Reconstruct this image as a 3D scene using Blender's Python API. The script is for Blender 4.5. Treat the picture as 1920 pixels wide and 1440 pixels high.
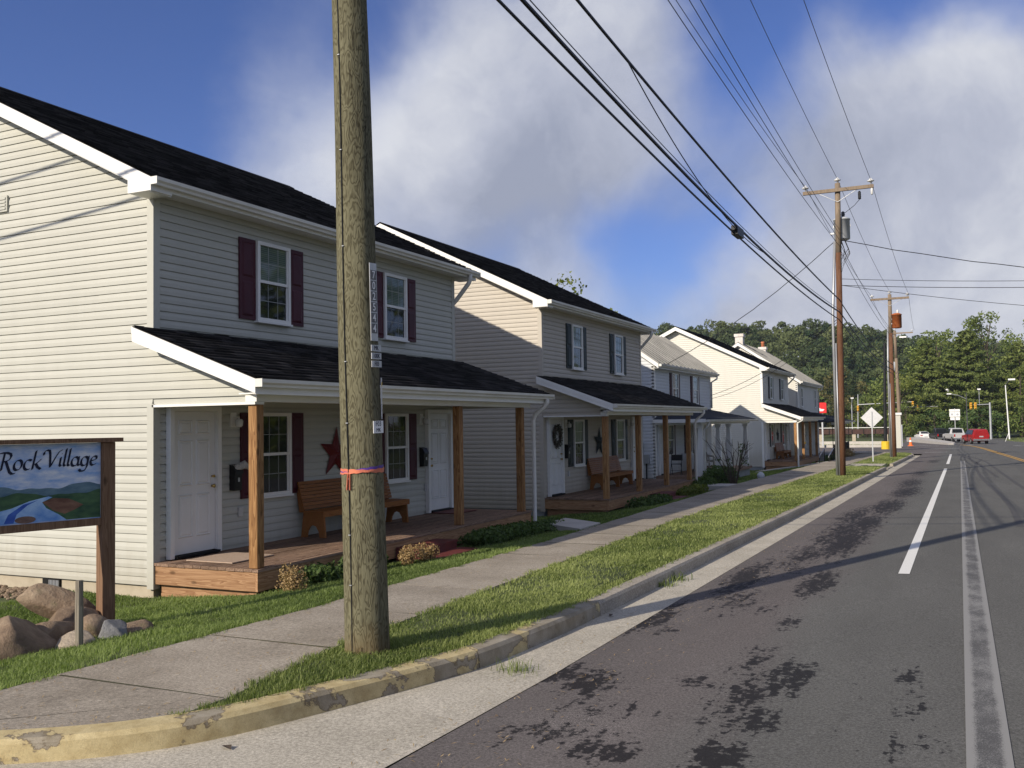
import bpy, bmesh, math, random
import numpy as np
from mathutils import Vector, Matrix

for o in list(bpy.data.objects):
    bpy.data.objects.remove(o, do_unlink=True)
sc = bpy.context.scene
COL = sc.collection
R = math.radians
random.seed(7)
rng = np.random.default_rng(11)

# ------------------------------------------------------------------ camera
CAMR = Matrix(((0.90333771, 0.03243612, 0.42770187),
               (0.42863761, -0.03145033, -0.90292894),
               (-0.01583615, 0.99897887, -0.04231361)))
EYE = Vector((0, 0, 1.75))
cam = bpy.data.cameras.new('camera')
cam.sensor_width = 36
cam.lens = 1780 / 1920 * 36
cam.clip_start = 0.1
cam.clip_end = 4000
camo = bpy.data.objects.new('camera', cam)
camo.matrix_world = Matrix.Translation(EYE) @ CAMR.to_4x4()
COL.objects.link(camo)
sc.camera = camo

# ------------------------------------------------------------------ sun and sky
SUN_EL = R(27.0)
SUN_H = Vector((0.36, 0.933))           # way the shadows fall
SUN_H.normalize()
sun = bpy.data.lights.new('sun', 'SUN')
sun.energy = 4.9
sun.angle = R(0.53)
sun.color = (1.0, 0.905, 0.77)
suno = bpy.data.objects.new('sun', sun)
suno.rotation_euler = Vector((SUN_H.x * math.cos(SUN_EL), SUN_H.y * math.cos(SUN_EL), -math.sin(SUN_EL))).to_track_quat('-Z', 'Y').to_euler()
suno.location = (-30, -70, 50)
COL.objects.link(suno)

w = bpy.data.worlds.new('World')
sc.world = w
w.use_nodes = True
nt = w.node_tree
nt.nodes.clear()
N = nt.nodes.new
L = nt.links.new


def nmath(t, op, a, b=None, c=None, clamp=False):
    n = t.nodes.new('ShaderNodeMath')
    n.operation = op
    n.use_clamp = clamp
    for i, v in enumerate((a, b, c)):
        if v is None:
            continue
        if isinstance(v, (int, float)):
            n.inputs[i].default_value = v
        else:
            t.links.new(v, n.inputs[i])
    return n.outputs[0]


def vmath(t, op, a, b=None, out=0):
    n = t.nodes.new('ShaderNodeVectorMath')
    n.operation = op
    for i, v in enumerate((a, b)):
        if v is None:
            continue
        if isinstance(v, (tuple, list, Vector)):
            n.inputs[i].default_value = v
        elif isinstance(v, (int, float)):
            n.inputs[i].default_value = (v, v, v)
        else:
            t.links.new(v, n.inputs[i])
    return n.outputs[out]


def vscale(t, a, s):
    n = t.nodes.new('ShaderNodeVectorMath')
    n.operation = 'SCALE'
    t.links.new(a, n.inputs[0])
    n.inputs['Scale'].default_value = s
    return n.outputs[0]


def noise(t, vec, scale, detail=4, rough=0.55, dist=0.0, out='Fac'):
    n = t.nodes.new('ShaderNodeTexNoise')
    n.inputs['Scale'].default_value = scale
    n.inputs['Detail'].default_value = detail
    n.inputs['Roughness'].default_value = rough
    n.inputs['Distortion'].default_value = dist
    if vec is not None:
        t.links.new(vec, n.inputs['Vector'])
    return n.outputs[out]


def ramp(t, fac, stops, interp='LINEAR'):
    n = t.nodes.new('ShaderNodeValToRGB')
    n.color_ramp.interpolation = interp
    e = n.color_ramp.elements
    while len(e) < len(stops):
        e.new(0.5)
    for k, (p, c) in enumerate(stops):
        e[k].position = p
        e[k].color = (c[0], c[1], c[2], 1) if not isinstance(c, (int, float)) else (c, c, c, 1)
    t.links.new(fac, n.inputs[0])
    return n.outputs[0]


def mixc(t, fac, a, b, mode='MIX'):
    n = t.nodes.new('ShaderNodeMix')
    n.data_type = 'RGBA'
    n.blend_type = mode
    if isinstance(fac, (int, float)):
        n.inputs[0].default_value = fac
    else:
        t.links.new(fac, n.inputs[0])
    for i, v in ((6, a), (7, b)):
        if isinstance(v, (tuple, list)):
            n.inputs[i].default_value = (v[0], v[1], v[2], 1)
        else:
            t.links.new(v, n.inputs[i])
    return n.outputs[2]


def smooth(t, v, a, b, lo=0.0, hi=1.0):
    n = t.nodes.new('ShaderNodeMapRange')
    n.interpolation_type = 'SMOOTHSTEP'
    t.links.new(v, n.inputs[0])
    n.inputs[1].default_value = a
    n.inputs[2].default_value = b
    n.inputs[3].default_value = lo
    n.inputs[4].default_value = hi
    return n.outputs[0]


sky = N('ShaderNodeTexSky')
sky.sky_type = 'NISHITA'
sky.sun_disc = False
sky.sun_elevation = SUN_EL
sky.sun_rotation = R(201)
sky.altitude = 400
sky.air_density = 1.0
sky.dust_density = 0.6
sky.ozone_density = 2.5
tc = N('ShaderNodeTexCoord')
dirv = tc.outputs['Generated']


def skydir(px, py):
    v = CAMR @ Vector((px - 960, -(py - 720), -1780))
    return v.normalized()


# slow warp so that the cloud banks have ragged outlines
wn = vmath(nt, 'SUBTRACT', noise(nt, dirv, 3.2, 5, 0.55, out='Color'), (0.5, 0.5, 0.5))
wd = vmath(nt, 'ADD', dirv, vscale(nt, wn, 0.20))


def blobs(lst):
    tot = None
    for (px, py, r, wt) in lst:
        d = vmath(nt, 'DISTANCE', wd, tuple(skydir(px, py)), out=1)
        s = smooth(nt, d, 0.0, r / 1780 * 1.45, wt, 0.0)
        tot = s if tot is None else nmath(nt, 'ADD', tot, s)
    return tot


cover = blobs([(720, 270, 330, .78), (980, 330, 310, .80), (1130, 190, 260, .66), (900, 100, 200, .4), (520, 330, 170, .4),
               (1560, 310, 290, .80), (1800, 330, 300, .80), (1760, 160, 170, .55), (1440, 420, 120, .3), (1900, 120, 120, .5),
               (1480, 570, 150, .85), (1720, 520, 200, .9), (1880, 470, 180, .8), (1250, 600, 120, .6), (1080, 530, 110, .7), (1020, 600, 140, .5),
               (1650, 640, 220, .8), (1880, 640, 220, .8), (1350, 640, 160, .6), (1030, 60, 140, .45), (1240, 60, 110, .4)])
holes = blobs([(1380, 110, 170, .75), (1270, 480, 190, .8), (1010, 490, 150, .4), (1690, 10, 130, .8), (1900, 10, 80, .5), (150, 60, 560, .5), (1440, 470, 110, .4), (760, 40, 120, .4), (1060, 520, 90, .2)])
axis = CAMR @ Vector((0, 0, -1))
away = smooth(nt, vmath(nt, 'DISTANCE', dirv, tuple(axis), out=1), 0.62, 0.95, 0.0, 0.42)
fb = noise(nt, dirv, 5.0, 9, 0.60, 0.25)
cv = nmath(nt, 'ADD', nmath(nt, 'SUBTRACT', nmath(nt, 'ADD', cover, away), holes), nmath(nt, 'MULTIPLY', nmath(nt, 'SUBTRACT', fb, 0.5), 1.0))
mask = smooth(nt, cv, -0.22, 1.15)
dark = blobs([(880, 430, 260, .6), (1130, 340, 220, .42), (1560, 370, 280, .62), (1800, 400, 170, .42), (1750, 640, 220, .4), (1300, 640, 200, .3), (1480, 650, 150, .3)])
lite = blobs([(680, 250, 220, .45), (1720, 200, 220, .35), (1870, 480, 190, .75), (1450, 540, 150, .6), (1650, 510, 180, .5), (760, 120, 200, .3), (1080, 560, 120, .3)])
fb2 = noise(nt, wd, 6.0, 9, 0.62)
tone = nmath(nt, 'ADD', nmath(nt, 'ADD', nmath(nt, 'SUBTRACT', 0.60, dark), lite), nmath(nt, 'MULTIPLY', nmath(nt, 'SUBTRACT', fb2, 0.5), 0.8))
lv = Vector((-0.75, -0.36, 0.55)).normalized() * 0.035
fbL = noise(nt, vmath(nt, 'ADD', wd, tuple(lv)), 6.0, 9, 0.62)
tone = nmath(nt, 'ADD', tone, nmath(nt, 'MULTIPLY', nmath(nt, 'SUBTRACT', fb2, fbL), 0.9))
ccol = ramp(nt, tone, [(0.0, (4.9, 5.4, 7.0)), (0.45, (6.9, 7.35, 8.9)), (1.0, (10.2, 10.5, 11.4))])
skyc = mixc(nt, 1.0, sky.outputs[0], (0.92, 1.04, 1.64), 'MULTIPLY')
mx = mixc(nt, mask, skyc, ccol)
bg = N('ShaderNodeBackground')
bg.inputs['Strength'].default_value = 0.062
L(mx, bg.inputs['Color'])
wo = N('ShaderNodeOutputWorld')
L(bg.outputs[0], wo.inputs['Surface'])

sc.render.engine = 'CYCLES'
sc.view_settings.view_transform = 'Standard'
sc.view_settings.look = 'None'
sc.view_settings.exposure = 0.16
sc.view_settings.gamma = 1.0
sc.view_settings.use_curve_mapping = False
sc.cycles.max_bounces = 6
sc.cycles.transparent_max_bounces = 8
sc.render.film_transparent = False

# ------------------------------------------------------------------ helpers


class MB:
    def __init__(s):
        s.v = []
        s.f = []

    def add(s, vs, fs):
        b = len(s.v)
        s.v += [tuple(p) for p in vs]
        s.f += [tuple(i + b for i in f) for f in fs]
        return s

    def box(s, x0, x1, y0, y1, z0, z1):
        return s.add([(x0, y0, z0), (x1, y0, z0), (x1, y1, z0), (x0, y1, z0), (x0, y0, z1), (x1, y0, z1), (x1, y1, z1), (x0, y1, z1)],
                     [(3, 2, 1, 0), (4, 5, 6, 7), (0, 1, 5, 4), (1, 2, 6, 5), (2, 3, 7, 6), (3, 0, 4, 7)])

    def prism(s, poly, axis, a, b):
        """poly: 2-D outline; extruded along axis from a to b. axis 1: poly=(x,z); axis 0: poly=(y,z); axis 2: poly=(x,y)"""
        def P(p, t):
            return {0: (t, p[0], p[1]), 1: (p[0], t, p[1]), 2: (p[0], p[1], t)}[axis]
        n = len(poly)
        vs = [P(p, a) for p in poly] + [P(p, b) for p in poly]
        fs = [tuple(range(n))[::-1], tuple(range(n, 2 * n))] + [(i, (i + 1) % n, (i + 1) % n + n, i + n) for i in range(n)]
        return s.add(vs, fs)

    def tube(s, pts, r, n=8, cap=True, ang=0.0):
        pts = [Vector(p) for p in pts]
        rs = r if isinstance(r, (list, tuple)) else [r] * len(pts)
        base = len(s.v)
        prev = None
        for i, p in enumerate(pts):
            d = (pts[min(i + 1, len(pts) - 1)] - pts[max(i - 1, 0)])
            d.normalize()
            if prev is None:
                a = Vector((0, 0, 1)) if abs(d.z) < 0.9 else Vector((1, 0, 0))
                u = a.cross(d).normalized()
            else:
                u = (prev - d * prev.dot(d)).normalized()
            prev = u
            q = d.cross(u)
            for k in range(n):
                t = 2 * math.pi * k / n + ang
                s.v.append(tuple(p + (u * math.cos(t) + q * math.sin(t)) * rs[i]))
        for i in range(len(pts) - 1):
            for k in range(n):
                a = base + i * n + k
                b = base + i * n + (k + 1) % n
                s.f.append((a, b, b + n, a + n))
        if cap:
            s.f.append(tuple(base + k for k in range(n))[::-1])
            s.f.append(tuple(base + (len(pts) - 1) * n + k for k in range(n)))
        return s

    def beam(s, a, b, w, h, up=(0, 0, 1)):
        a = Vector(a)
        b = Vector(b)
        d = (b - a).normalized()
        u = Vector(up).cross(d)
        if u.length < 1e-4:
            u = Vector((1, 0, 0)).cross(d)
        u.normalize()
        q = d.cross(u)
        vs = []
        for p in (a, b):
            for (i, j) in ((-1, -1), (1, -1), (1, 1), (-1, 1)):
                vs.append(p + u * (i * w / 2) + q * (j * h / 2))
        return s.add(vs, [(3, 2, 1, 0), (4, 5, 6, 7), (0, 1, 5, 4), (1, 2, 6, 5), (2, 3, 7, 6), (3, 0, 4, 7)])

    def lathe(s, prof, c=(0, 0, 0), n=16):
        base = len(s.v)
        for (r, z) in prof:
            for k in range(n):
                t = 2 * math.pi * k / n
                s.v.append((c[0] + r * math.cos(t), c[1] + r * math.sin(t), c[2] + z))
        for i in range(len(prof) - 1):
            for k in range(n):
                a = base + i * n + k
                b = base + i * n + (k + 1) % n
                s.f.append((a, b, b + n, a + n))
        s.f.append(tuple(base + k for k in range(n))[::-1])
        s.f.append(tuple(base + (len(prof) - 1) * n + k for k in range(n)))
        return s

    def xf(s, m):
        s.v = [tuple(m @ Vector(p)) for p in s.v]
        return s

    def mesh(s, name, smooth=False):
        me = bpy.data.meshes.new(name)
        me.from_pydata(s.v, [], s.f)
        bm = bmesh.new()
        bm.from_mesh(me)
        bmesh.ops.recalc_face_normals(bm, faces=bm.faces)
        bm.to_mesh(me)
        bm.free()
        if smooth:
            me.polygons.foreach_set('use_smooth', [True] * len(me.polygons))
        return me


def link(name, me, mat=None, parent=None, loc=None, rot=None):
    o = bpy.data.objects.new(name, me)
    COL.objects.link(o)
    if mat is not None and not me.materials:
        me.materials.append(mat)
    if parent is not None:
        o.parent = parent
    if loc is not None:
        o.location = loc
    if rot is not None:
        o.rotation_euler = rot
    return o


def part(name, mb, mat, parent=None, smooth=False, loc=None, rot=None, kind=None, label=None):
    o = link(name, mb.mesh(name, smooth), mat, parent, loc, rot)
    if kind:
        o['kind'] = kind
    if label:
        o['label'] = label
    return o


def tag(o, label, cat, group=None):
    o['label'] = label
    o['category'] = cat
    if group:
        o['group'] = group
    return o


def thing(name, label, cat, loc=(0, 0, 0), rz=0.0, group=None):
    o = bpy.data.objects.new(name, None)
    o.empty_display_size = 0.2
    COL.objects.link(o)
    o.location = loc
    o.rotation_euler = (0, 0, rz)
    return tag(o, label, cat, group)


def struct(o):
    o['kind'] = 'structure'
    return o


def copy_tree(o, parent=None):
    c = o.copy()
    COL.objects.link(c)
    c.parent = parent
    for ch in list(o.children):
        copy_tree(ch, c)
    return c


def bevel(o, wdt=0.01, seg=2):
    m = o.modifiers.new('bevel', 'BEVEL')
    m.width = wdt
    m.segments = seg
    m.limit_method = 'ANGLE'
    return o


def npmesh(name, verts, quads=None, tris=None, tint=None, smooth=False):
    me = bpy.data.meshes.new(name)
    nv = len(verts)
    nq = 0 if quads is None else len(quads)
    ntr = 0 if tris is None else len(tris)
    me.vertices.add(nv)
    me.vertices.foreach_set('co', np.asarray(verts, dtype=np.float32).ravel())
    loops = []
    if nq:
        loops.append(np.asarray(quads, dtype=np.int32).ravel())
    if ntr:
        loops.append(np.asarray(tris, dtype=np.int32).ravel())
    lp = np.concatenate(loops)
    me.loops.add(len(lp))
    me.loops.foreach_set('vertex_index', lp)
    me.polygons.add(nq + ntr)
    st = np.concatenate([np.arange(nq) * 4, nq * 4 + np.arange(ntr) * 3]).astype(np.int32)
    me.polygons.foreach_set('loop_start', st)
    me.update(calc_edges=True)
    if tint is not None:
        a = me.attributes.new('tint', 'FLOAT', 'POINT')
        a.data.foreach_set('value', np.asarray(tint, dtype=np.float32))
    if smooth:
        me.polygons.foreach_set('use_smooth', np.ones(nq + ntr, dtype=bool))
    return me


# ------------------------------------------------------------------ materials
MATS = {}


def newmat(name):
    m = bpy.data.materials.new(name)
    m.use_nodes = True
    t = m.node_tree
    b = t.nodes['Principled BSDF']
    MATS[name] = m
    return m, t, b


def wpos(t, stretch=(1, 1, 1)):
    g = t.nodes.new('ShaderNodeNewGeometry')
    return vmath(t, 'MULTIPLY', g.outputs['Position'], stretch)


def opos(t, stretch=(1, 1, 1)):
    g = t.nodes.new('ShaderNodeTexCoord')
    oi = t.nodes.new('ShaderNodeObjectInfo')
    off = nmath(t, 'MULTIPLY', oi.outputs['Random'], 50.0)
    v = vmath(t, 'MULTIPLY', g.outputs['Object'], stretch)
    return vmath(t, 'ADD', v, off)


def addbump(t, b, h, strength=0.3, dist=0.01):
    n = t.nodes.new('ShaderNodeBump')
    n.inputs['Strength'].default_value = strength
    n.inputs['Distance'].default_value = dist
    t.links.new(h, n.inputs['Height'])
    t.links.new(n.outputs[0], b.inputs['Normal'])


def mat(name, c, c2=None, scale=3.0, rough=0.6, stretch=(1, 1, 1), rnd=0.0, bump=0.0, bscale=40, metal=0.0, spec=0.3, detail=5, lo=0.3, hi=0.7, coords=None, bdist=0.006):
    m, t, b = newmat(name)
    b.inputs['Roughness'].default_value = rough
    b.inputs['Metallic'].default_value = metal
    b.inputs['Specular IOR Level'].default_value = spec
    v = (coords or wpos)(t, stretch)
    col = None
    if c2 is not None:
        col = ramp(t, noise(t, v, scale, detail, 0.6), [(lo, c), (hi, c2)])
    if rnd:
        oi = t.nodes.new('ShaderNodeObjectInfo')
        f = nmath(t, 'MULTIPLY_ADD', oi.outputs['Random'], 2 * rnd, 1 - rnd)
        if col is None:
            rgb = t.nodes.new('ShaderNodeRGB')
            rgb.outputs[0].default_value = (c[0], c[1], c[2], 1)
            col = rgb.outputs[0]
        col = vmath(t, 'MULTIPLY', col, f)
    if col is None:
        b.inputs['Base Color'].default_value = (c[0], c[1], c[2], 1)
    else:
        t.links.new(col, b.inputs['Base Color'])
    if bump:
        addbump(t, b, noise(t, v, bscale, 4, 0.6), bump, bdist)
    return m


def wood(name, c1, c2, scale=1.0, axis=1, rough=0.7, knots=True, rnd=0.12):
    """grain runs along the object's local axis"""
    m, t, b = newmat(name)
    b.inputs['Specular IOR Level'].default_value = 0.15
    b.inputs['Roughness'].default_value = rough
    st = [14.0, 14.0, 14.0]
    st[axis] = 0.9
    v = opos(t, tuple(x * scale for x in st))
    n1 = noise(t, v, 1.0, 3, 0.6, 0.6)
    rings = nmath(t, 'FRACT', nmath(t, 'MULTIPLY', n1, 7.0))
    fine = noise(t, v, 6.0, 3, 0.6)
    f = nmath(t, 'ADD', nmath(t, 'MULTIPLY', rings, 0.65), nmath(t, 'MULTIPLY', fine, 0.5))
    col = ramp(t, f, [(0.15, c1), (0.95, c2)])
    if knots:
        st2 = [5.0, 5.0, 5.0]
        st2[axis] = 2.2
        vo = t.nodes.new('ShaderNodeTexVoronoi')
        vo.inputs['Scale'].default_value = 1.0
        t.links.new(opos(t, tuple(st2)), vo.inputs['Vector'])
        k = smooth(t, vo.outputs['Distance'], 0.06, 0.16, 1.0, 0.0)
        col = mixc(t, nmath(t, 'MULTIPLY', k, 0.7), col, tuple(x * 0.35 for x in c1))
    if rnd:
        oi = t.nodes.new('ShaderNodeObjectInfo')
        col = vmath(t, 'MULTIPLY', col, nmath(t, 'MULTIPLY_ADD', oi.outputs['Random'], 2 * rnd, 1 - rnd))
    t.links.new(col, b.inputs['Base Color'])
    addbump(t, b, f, 0.25, 0.003)
    return m


def leafmat(name, dark, light, trans=0.3, rough=0.55):
    m, t, b = newmat(name)
    a = t.nodes.new('ShaderNodeAttribute')
    a.attribute_name = 'tint'
    col = ramp(t, a.outputs['Fac'], [(0.0, dark), (1.0, light)])
    t.links.new(col, b.inputs['Base Color'])
    b.inputs['Roughness'].default_value = rough
    b.inputs['Specular IOR Level'].default_value = 0.12
    tr = t.nodes.new('ShaderNodeBsdfTranslucent')
    t.links.new(mixc(t, 1.0, col, (1.0, 1.15, 0.5), 'MULTIPLY'), tr.inputs['Color'])
    mx_ = t.nodes.new('ShaderNodeMixShader')
    mx_.inputs[0].default_value = trans
    t.links.new(b.outputs[0], mx_.inputs[1])
    t.links.new(tr.outputs[0], mx_.inputs[2])
    t.links.new(mx_.outputs[0], t.nodes['Material Output'].inputs['Surface'])
    return m


M = {}


def siding(name, c):
    m, t, b = newmat(name)
    b.inputs['Roughness'].default_value = 0.55
    b.inputs['Specular IOR Level'].default_value = 0.15
    v = wpos(t)
    big = noise(t, v, 0.6, 4, 0.6)
    streak = noise(t, wpos(t, (3, 3, 0.35)), 1.6, 4, 0.6)
    f = nmath(t, 'ADD', nmath(t, 'MULTIPLY', big, 0.5), nmath(t, 'MULTIPLY', streak, 0.5))
    col = ramp(t, f, [(0.25, tuple(x * 0.90 for x in c)), (0.7, c)])
    oi = t.nodes.new('ShaderNodeObjectInfo')
    col = vmath(t, 'MULTIPLY', col, nmath(t, 'MULTIPLY_ADD', oi.outputs['Random'], 0.05, 0.965))
    t.links.new(col, b.inputs['Base Color'])
    sz = t.nodes.new('ShaderNodeSeparateXYZ')
    t.links.new(v, sz.inputs[0])
    drt = smooth(t, nmath(t, 'ADD', sz.outputs[2], nmath(t, 'MULTIPLY', streak, 0.9)), 0.0, 0.75, 0.35, 0.0)
    col = mixc(t, drt, col, (0.30, 0.25, 0.17))
    t.links.new(col, b.inputs['Base Color'])
    addbump(t, b, noise(t, wpos(t, (0.7, 0.7, 3)), 3, 3), 0.25, 0.012)
    return m


M['side_cream'] = siding('vinyl_cream', (0.50, 0.495, 0.435))
M['side_tan'] = siding('vinyl_tan', (0.51, 0.465, 0.395))
M['side_white'] = siding('vinyl_offwhite', (0.66, 0.64, 0.57))
M['side_old'] = siding('old_pale_siding', (0.62, 0.64, 0.66))
M['trim'] = mat('white_trim', (0.80, 0.79, 0.75), (0.72, 0.71, 0.67), 1.2, 0.45)
M['gutter'] = mat('gutter_white', (0.74, 0.73, 0.68), (0.60, 0.58, 0.52), 1.5, 0.4)
M['door'] = mat('door_white', (0.76, 0.755, 0.73), (0.68, 0.675, 0.65), 2.0, 0.45)
M['plum'] = mat('plum_shutter', (0.070, 0.007, 0.018), (0.050, 0.006, 0.014), 2.0, 0.5, rnd=0.08)
M['green'] = mat('dark_green_shutter', (0.010, 0.022, 0.021), (0.008, 0.017, 0.017), 2.0, 0.5, rnd=0.08)
M['black'] = mat('black_shutter', (0.012, 0.012, 0.014), None, 2, 0.5, rnd=0.08)
M['burg'] = mat('burgundy_shutter', (0.060, 0.012, 0.014), (0.04, 0.01, 0.012), 2.0, 0.6)
M['blackmetal'] = mat('black_metal', (0.012, 0.012, 0.013), None, 2, 0.4)
M['brass'] = mat('brass', (0.55, 0.38, 0.12), None, 2, 0.25, metal=1.0)
M['steel'] = mat('galvanised_steel', (0.46, 0.47, 0.48), (0.36, 0.37, 0.38), 2.0, 0.5, metal=0.6)
M['tile'] = mat('dark_number_tile', (0.10, 0.10, 0.10), (0.2, 0.2, 0.2), 30, 0.5)
M['alu'] = mat('aluminium_plate', (0.62, 0.62, 0.62), (0.5, 0.5, 0.5), 9, 0.45, metal=0.5)
M['deckwood'] = wood('weathered_deck', (0.11, 0.062, 0.040), (0.30, 0.205, 0.145), 1.0, 1, 0.75, True, 0.22)
M['rimwood'] = wood('stained_rim_board', (0.23, 0.115, 0.055), (0.44, 0.265, 0.145), 0.8, 1, 0.65)
M['rimwoodx'] = wood('stained_rim_board_side', (0.23, 0.115, 0.055), (0.44, 0.265, 0.145), 0.8, 0, 0.65)
M['post'] = wood('pine_post', (0.13, 0.055, 0.018), (0.42, 0.235, 0.10), 0.9, 2, 0.6)
M['bench'] = wood('honey_bench', (0.21, 0.078, 0.022), (0.33, 0.14, 0.042), 0.9, 1, 0.5)
M['signwood'] = wood('brown_sign_timber', (0.14, 0.078, 0.045), (0.27, 0.165, 0.10), 0.9, 2, 0.8)
M['stake'] = wood('grey_stake', (0.13, 0.11, 0.085), (0.26, 0.23, 0.18), 1, 2, 0.8, False)
M['redwood'] = mat('maroon_step_paint', (0.16, 0.035, 0.03), (0.11, 0.03, 0.028), 4, 0.6, bump=0.2)
M['poledark'] = wood('creosote_pole', (0.085, 0.040, 0.022), (0.17, 0.085, 0.048), 0.5, 2, 0.8, False, 0.05)
M['poletop'] = wood('grey_pole_wood', (0.16, 0.12, 0.085), (0.27, 0.21, 0.15), 0.6, 2, 0.8, False, 0.05)
M['found'] = mat('foundation_block', (0.46, 0.40, 0.30), (0.34, 0.29, 0.21), 2.5, 0.85, bump=0.4, bscale=50)
M['foundgrey'] = mat('foundation_grey', (0.34, 0.35, 0.34), (0.25, 0.26, 0.26), 2.5, 0.85, bump=0.4, bscale=50)
M['dark'] = mat('dark_void', (0.01, 0.01, 0.01), None, 2, 0.9)
M['cable'] = mat('black_cable', (0.012, 0.012, 0.013), None, 2, 0.5)
M['wire'] = mat('weathered_wire', (0.07, 0.07, 0.075), None, 2, 0.5)
M['porcelain'] = mat('porcelain', (0.62, 0.62, 0.60), None, 2, 0.15)
M['transgrey'] = mat('transformer_grey', (0.50, 0.52, 0.53), (0.42, 0.44, 0.45), 3, 0.4)
M['rust'] = mat('rusted_can', (0.42, 0.13, 0.035), (0.30, 0.075, 0.02), 5, 0.7)
M['white'] = mat('white_paint', (0.78, 0.78, 0.76), None, 2, 0.5)
M['star_red'] = mat('red_star', (0.15, 0.013, 0.011), (0.11, 0.011, 0.010), 5, 0.5)
M['orange'] = mat('orange_ribbon', (0.66, 0.20, 0.10), (0.50, 0.14, 0.10), 14, 0.4)
M['purple'] = mat('purple_ribbon', (0.10, 0.05, 0.28), None, 4, 0.4)
M['mat_tan'] = mat('tan_doormat', (0.42, 0.32, 0.24), (0.36, 0.26, 0.19), 30, 0.95, bump=0.4, bscale=200)
M['paper'] = mat('newspaper', (0.55, 0.53, 0.48), (0.25, 0.24, 0.22), 40, 0.8)
M['brick'] = mat('chimney_brick', (0.30, 0.13, 0.08), (0.22, 0.09, 0.06), 12, 0.85)
M['limewash'] = mat('whitewashed_brick', (0.72, 0.70, 0.66), (0.55, 0.48, 0.42), 5, 0.8)
M['clay'] = mat('clay_pot', (0.50, 0.17, 0.08), None, 2, 0.8)
M['ceil'] = mat('porch_ceiling', (0.62, 0.60, 0.55), None, 2, 0.6)
M['curtain'] = mat('blind_cloth', (0.30, 0.36, 0.33), None, 2, 0.8)
M['wicker'] = mat('pale_wicker', (0.45, 0.42, 0.36), (0.3, 0.28, 0.24), 60, 0.8)
M['yellow'] = mat('yellow_paint', (0.75, 0.50, 0.035), (0.66, 0.43, 0.03), 4, 0.5)
M['sig_yellow'] = mat('signal_yellow', (0.62, 0.33, 0.025), None, 4, 0.45)
M['conc'] = mat('pale_concrete', (0.50, 0.47, 0.42), (0.40, 0.37, 0.33), 2.0, 0.85, bump=0.3, bscale=60)
M['lens_red'] = mat('red_lens', (0.25, 0.01, 0.01), None, 2, 0.2)
M['lens_dark'] = mat('dark_lens', (0.02, 0.02, 0.015), None, 2, 0.2)
M['tailred'] = mat('tail_light', (0.35, 0.01, 0.01), None, 2, 0.2)
M['tyre'] = mat('tyre_rubber', (0.012, 0.012, 0.012), None, 2, 0.8)
M['chrome'] = mat('bright_metal', (0.6, 0.6, 0.6), None, 2, 0.25, metal=0.9)
M['carglass'] = mat('car_glass', (0.01, 0.012, 0.014), None, 2, 0.06)
M['cone'] = mat('cone_orange', (0.75, 0.16, 0.03), None, 2, 0.5)


def glass(name, c):
    m, t, b = newmat(name)
    b.inputs['Base Color'].default_value = (*c, 1)
    b.inputs['Roughness'].default_value = 0.03
    b.inputs['IOR'].default_value = 1.52
    addbump(t, b, noise(t, wpos(t), 1.6, 2), 0.05, 0.02)
    return m


M['muntin'] = mat('grey_muntin', (0.30, 0.31, 0.30), None, 2, 0.5)
M['pane'] = glass('window_glass', (0.012, 0.016, 0.018))


def blind():
    m, t, b = newmat('pane_with_blind')
    v = wpos(t)
    sx = t.nodes.new('ShaderNodeSeparateXYZ')
    t.links.new(v, sx.inputs[0])
    s = nmath(t, 'FRACT', nmath(t, 'MULTIPLY', sx.outputs[2], 32.0))
    col = ramp(t, s, [(0.0, (0.05, 0.075, 0.065)), (0.75, (0.15, 0.20, 0.17)), (1.0, (0.03, 0.045, 0.04))])
    t.links.new(col, b.inputs['Base Color'])
    b.inputs['Roughness'].default_value = 0.04
    return m


M['blind'] = blind()


def shingle(name, c):
    m, t, b = newmat(name)
    a = t.nodes.new('ShaderNodeAttribute')
    a.attribute_name = 'tint'
    g = noise(t, wpos(t), 90, 3, 0.7)
    f = nmath(t, 'MULTIPLY_ADD', g, 0.9, nmath(t, 'MULTIPLY_ADD', a.outputs['Fac'], 1.3, 0.05))
    rgb = t.nodes.new('ShaderNodeRGB')
    rgb.outputs[0].default_value = (*c, 1)
    t.links.new(vmath(t, 'MULTIPLY', rgb.outputs[0], f), b.inputs['Base Color'])
    b.inputs['Roughness'].default_value = 0.9
    b.inputs['Specular IOR Level'].default_value = 0.04
    addbump(t, b, g, 0.5, 0.004)
    return m


M['shingle'] = shingle('black_asphalt_shingle', (0.024, 0.0225, 0.022))
M['shingle_blue'] = shingle('slate_blue_roofing', (0.075, 0.085, 0.105))
M['tin'] = mat('weathered_tin', (0.26, 0.255, 0.24), (0.15, 0.148, 0.14), 1.3, 0.55, stretch=(0.4, 2.5, 1), metal=0.25)

# near pole: contour-like figure in the pale pine
m, t, b = newmat('green_treated_pole')
v = wpos(t, (1, 1, 0.30))
vv = vmath(t, 'ADD', v, vscale(t, vmath(t, 'SUBTRACT', noise(t, v, 9, 3, 0.6, out='Color'), (0.5, 0.5, 0.5)), 0.06))
n1 = noise(t, vv, 12.0, 2, 0.5)
rg = nmath(t, 'FRACT', nmath(t, 'MULTIPLY', n1, 10.0))
line = ramp(t, rg, [(0.0, 0.0), (0.16, 0.75), (0.62, 1.0), (0.86, 0.28), (1.0, 0.0)])
fine = noise(t, wpos(t, (60, 60, 3)), 2.0, 4, 0.7)
bigp = noise(t, wpos(t, (1, 1, 0.5)), 2.4, 3, 0.6)
f = nmath(t, 'MULTIPLY_ADD', fine, 0.42, nmath(t, 'MULTIPLY_ADD', line, 0.40, nmath(t, 'MULTIPLY', bigp, 0.42)))
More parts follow.
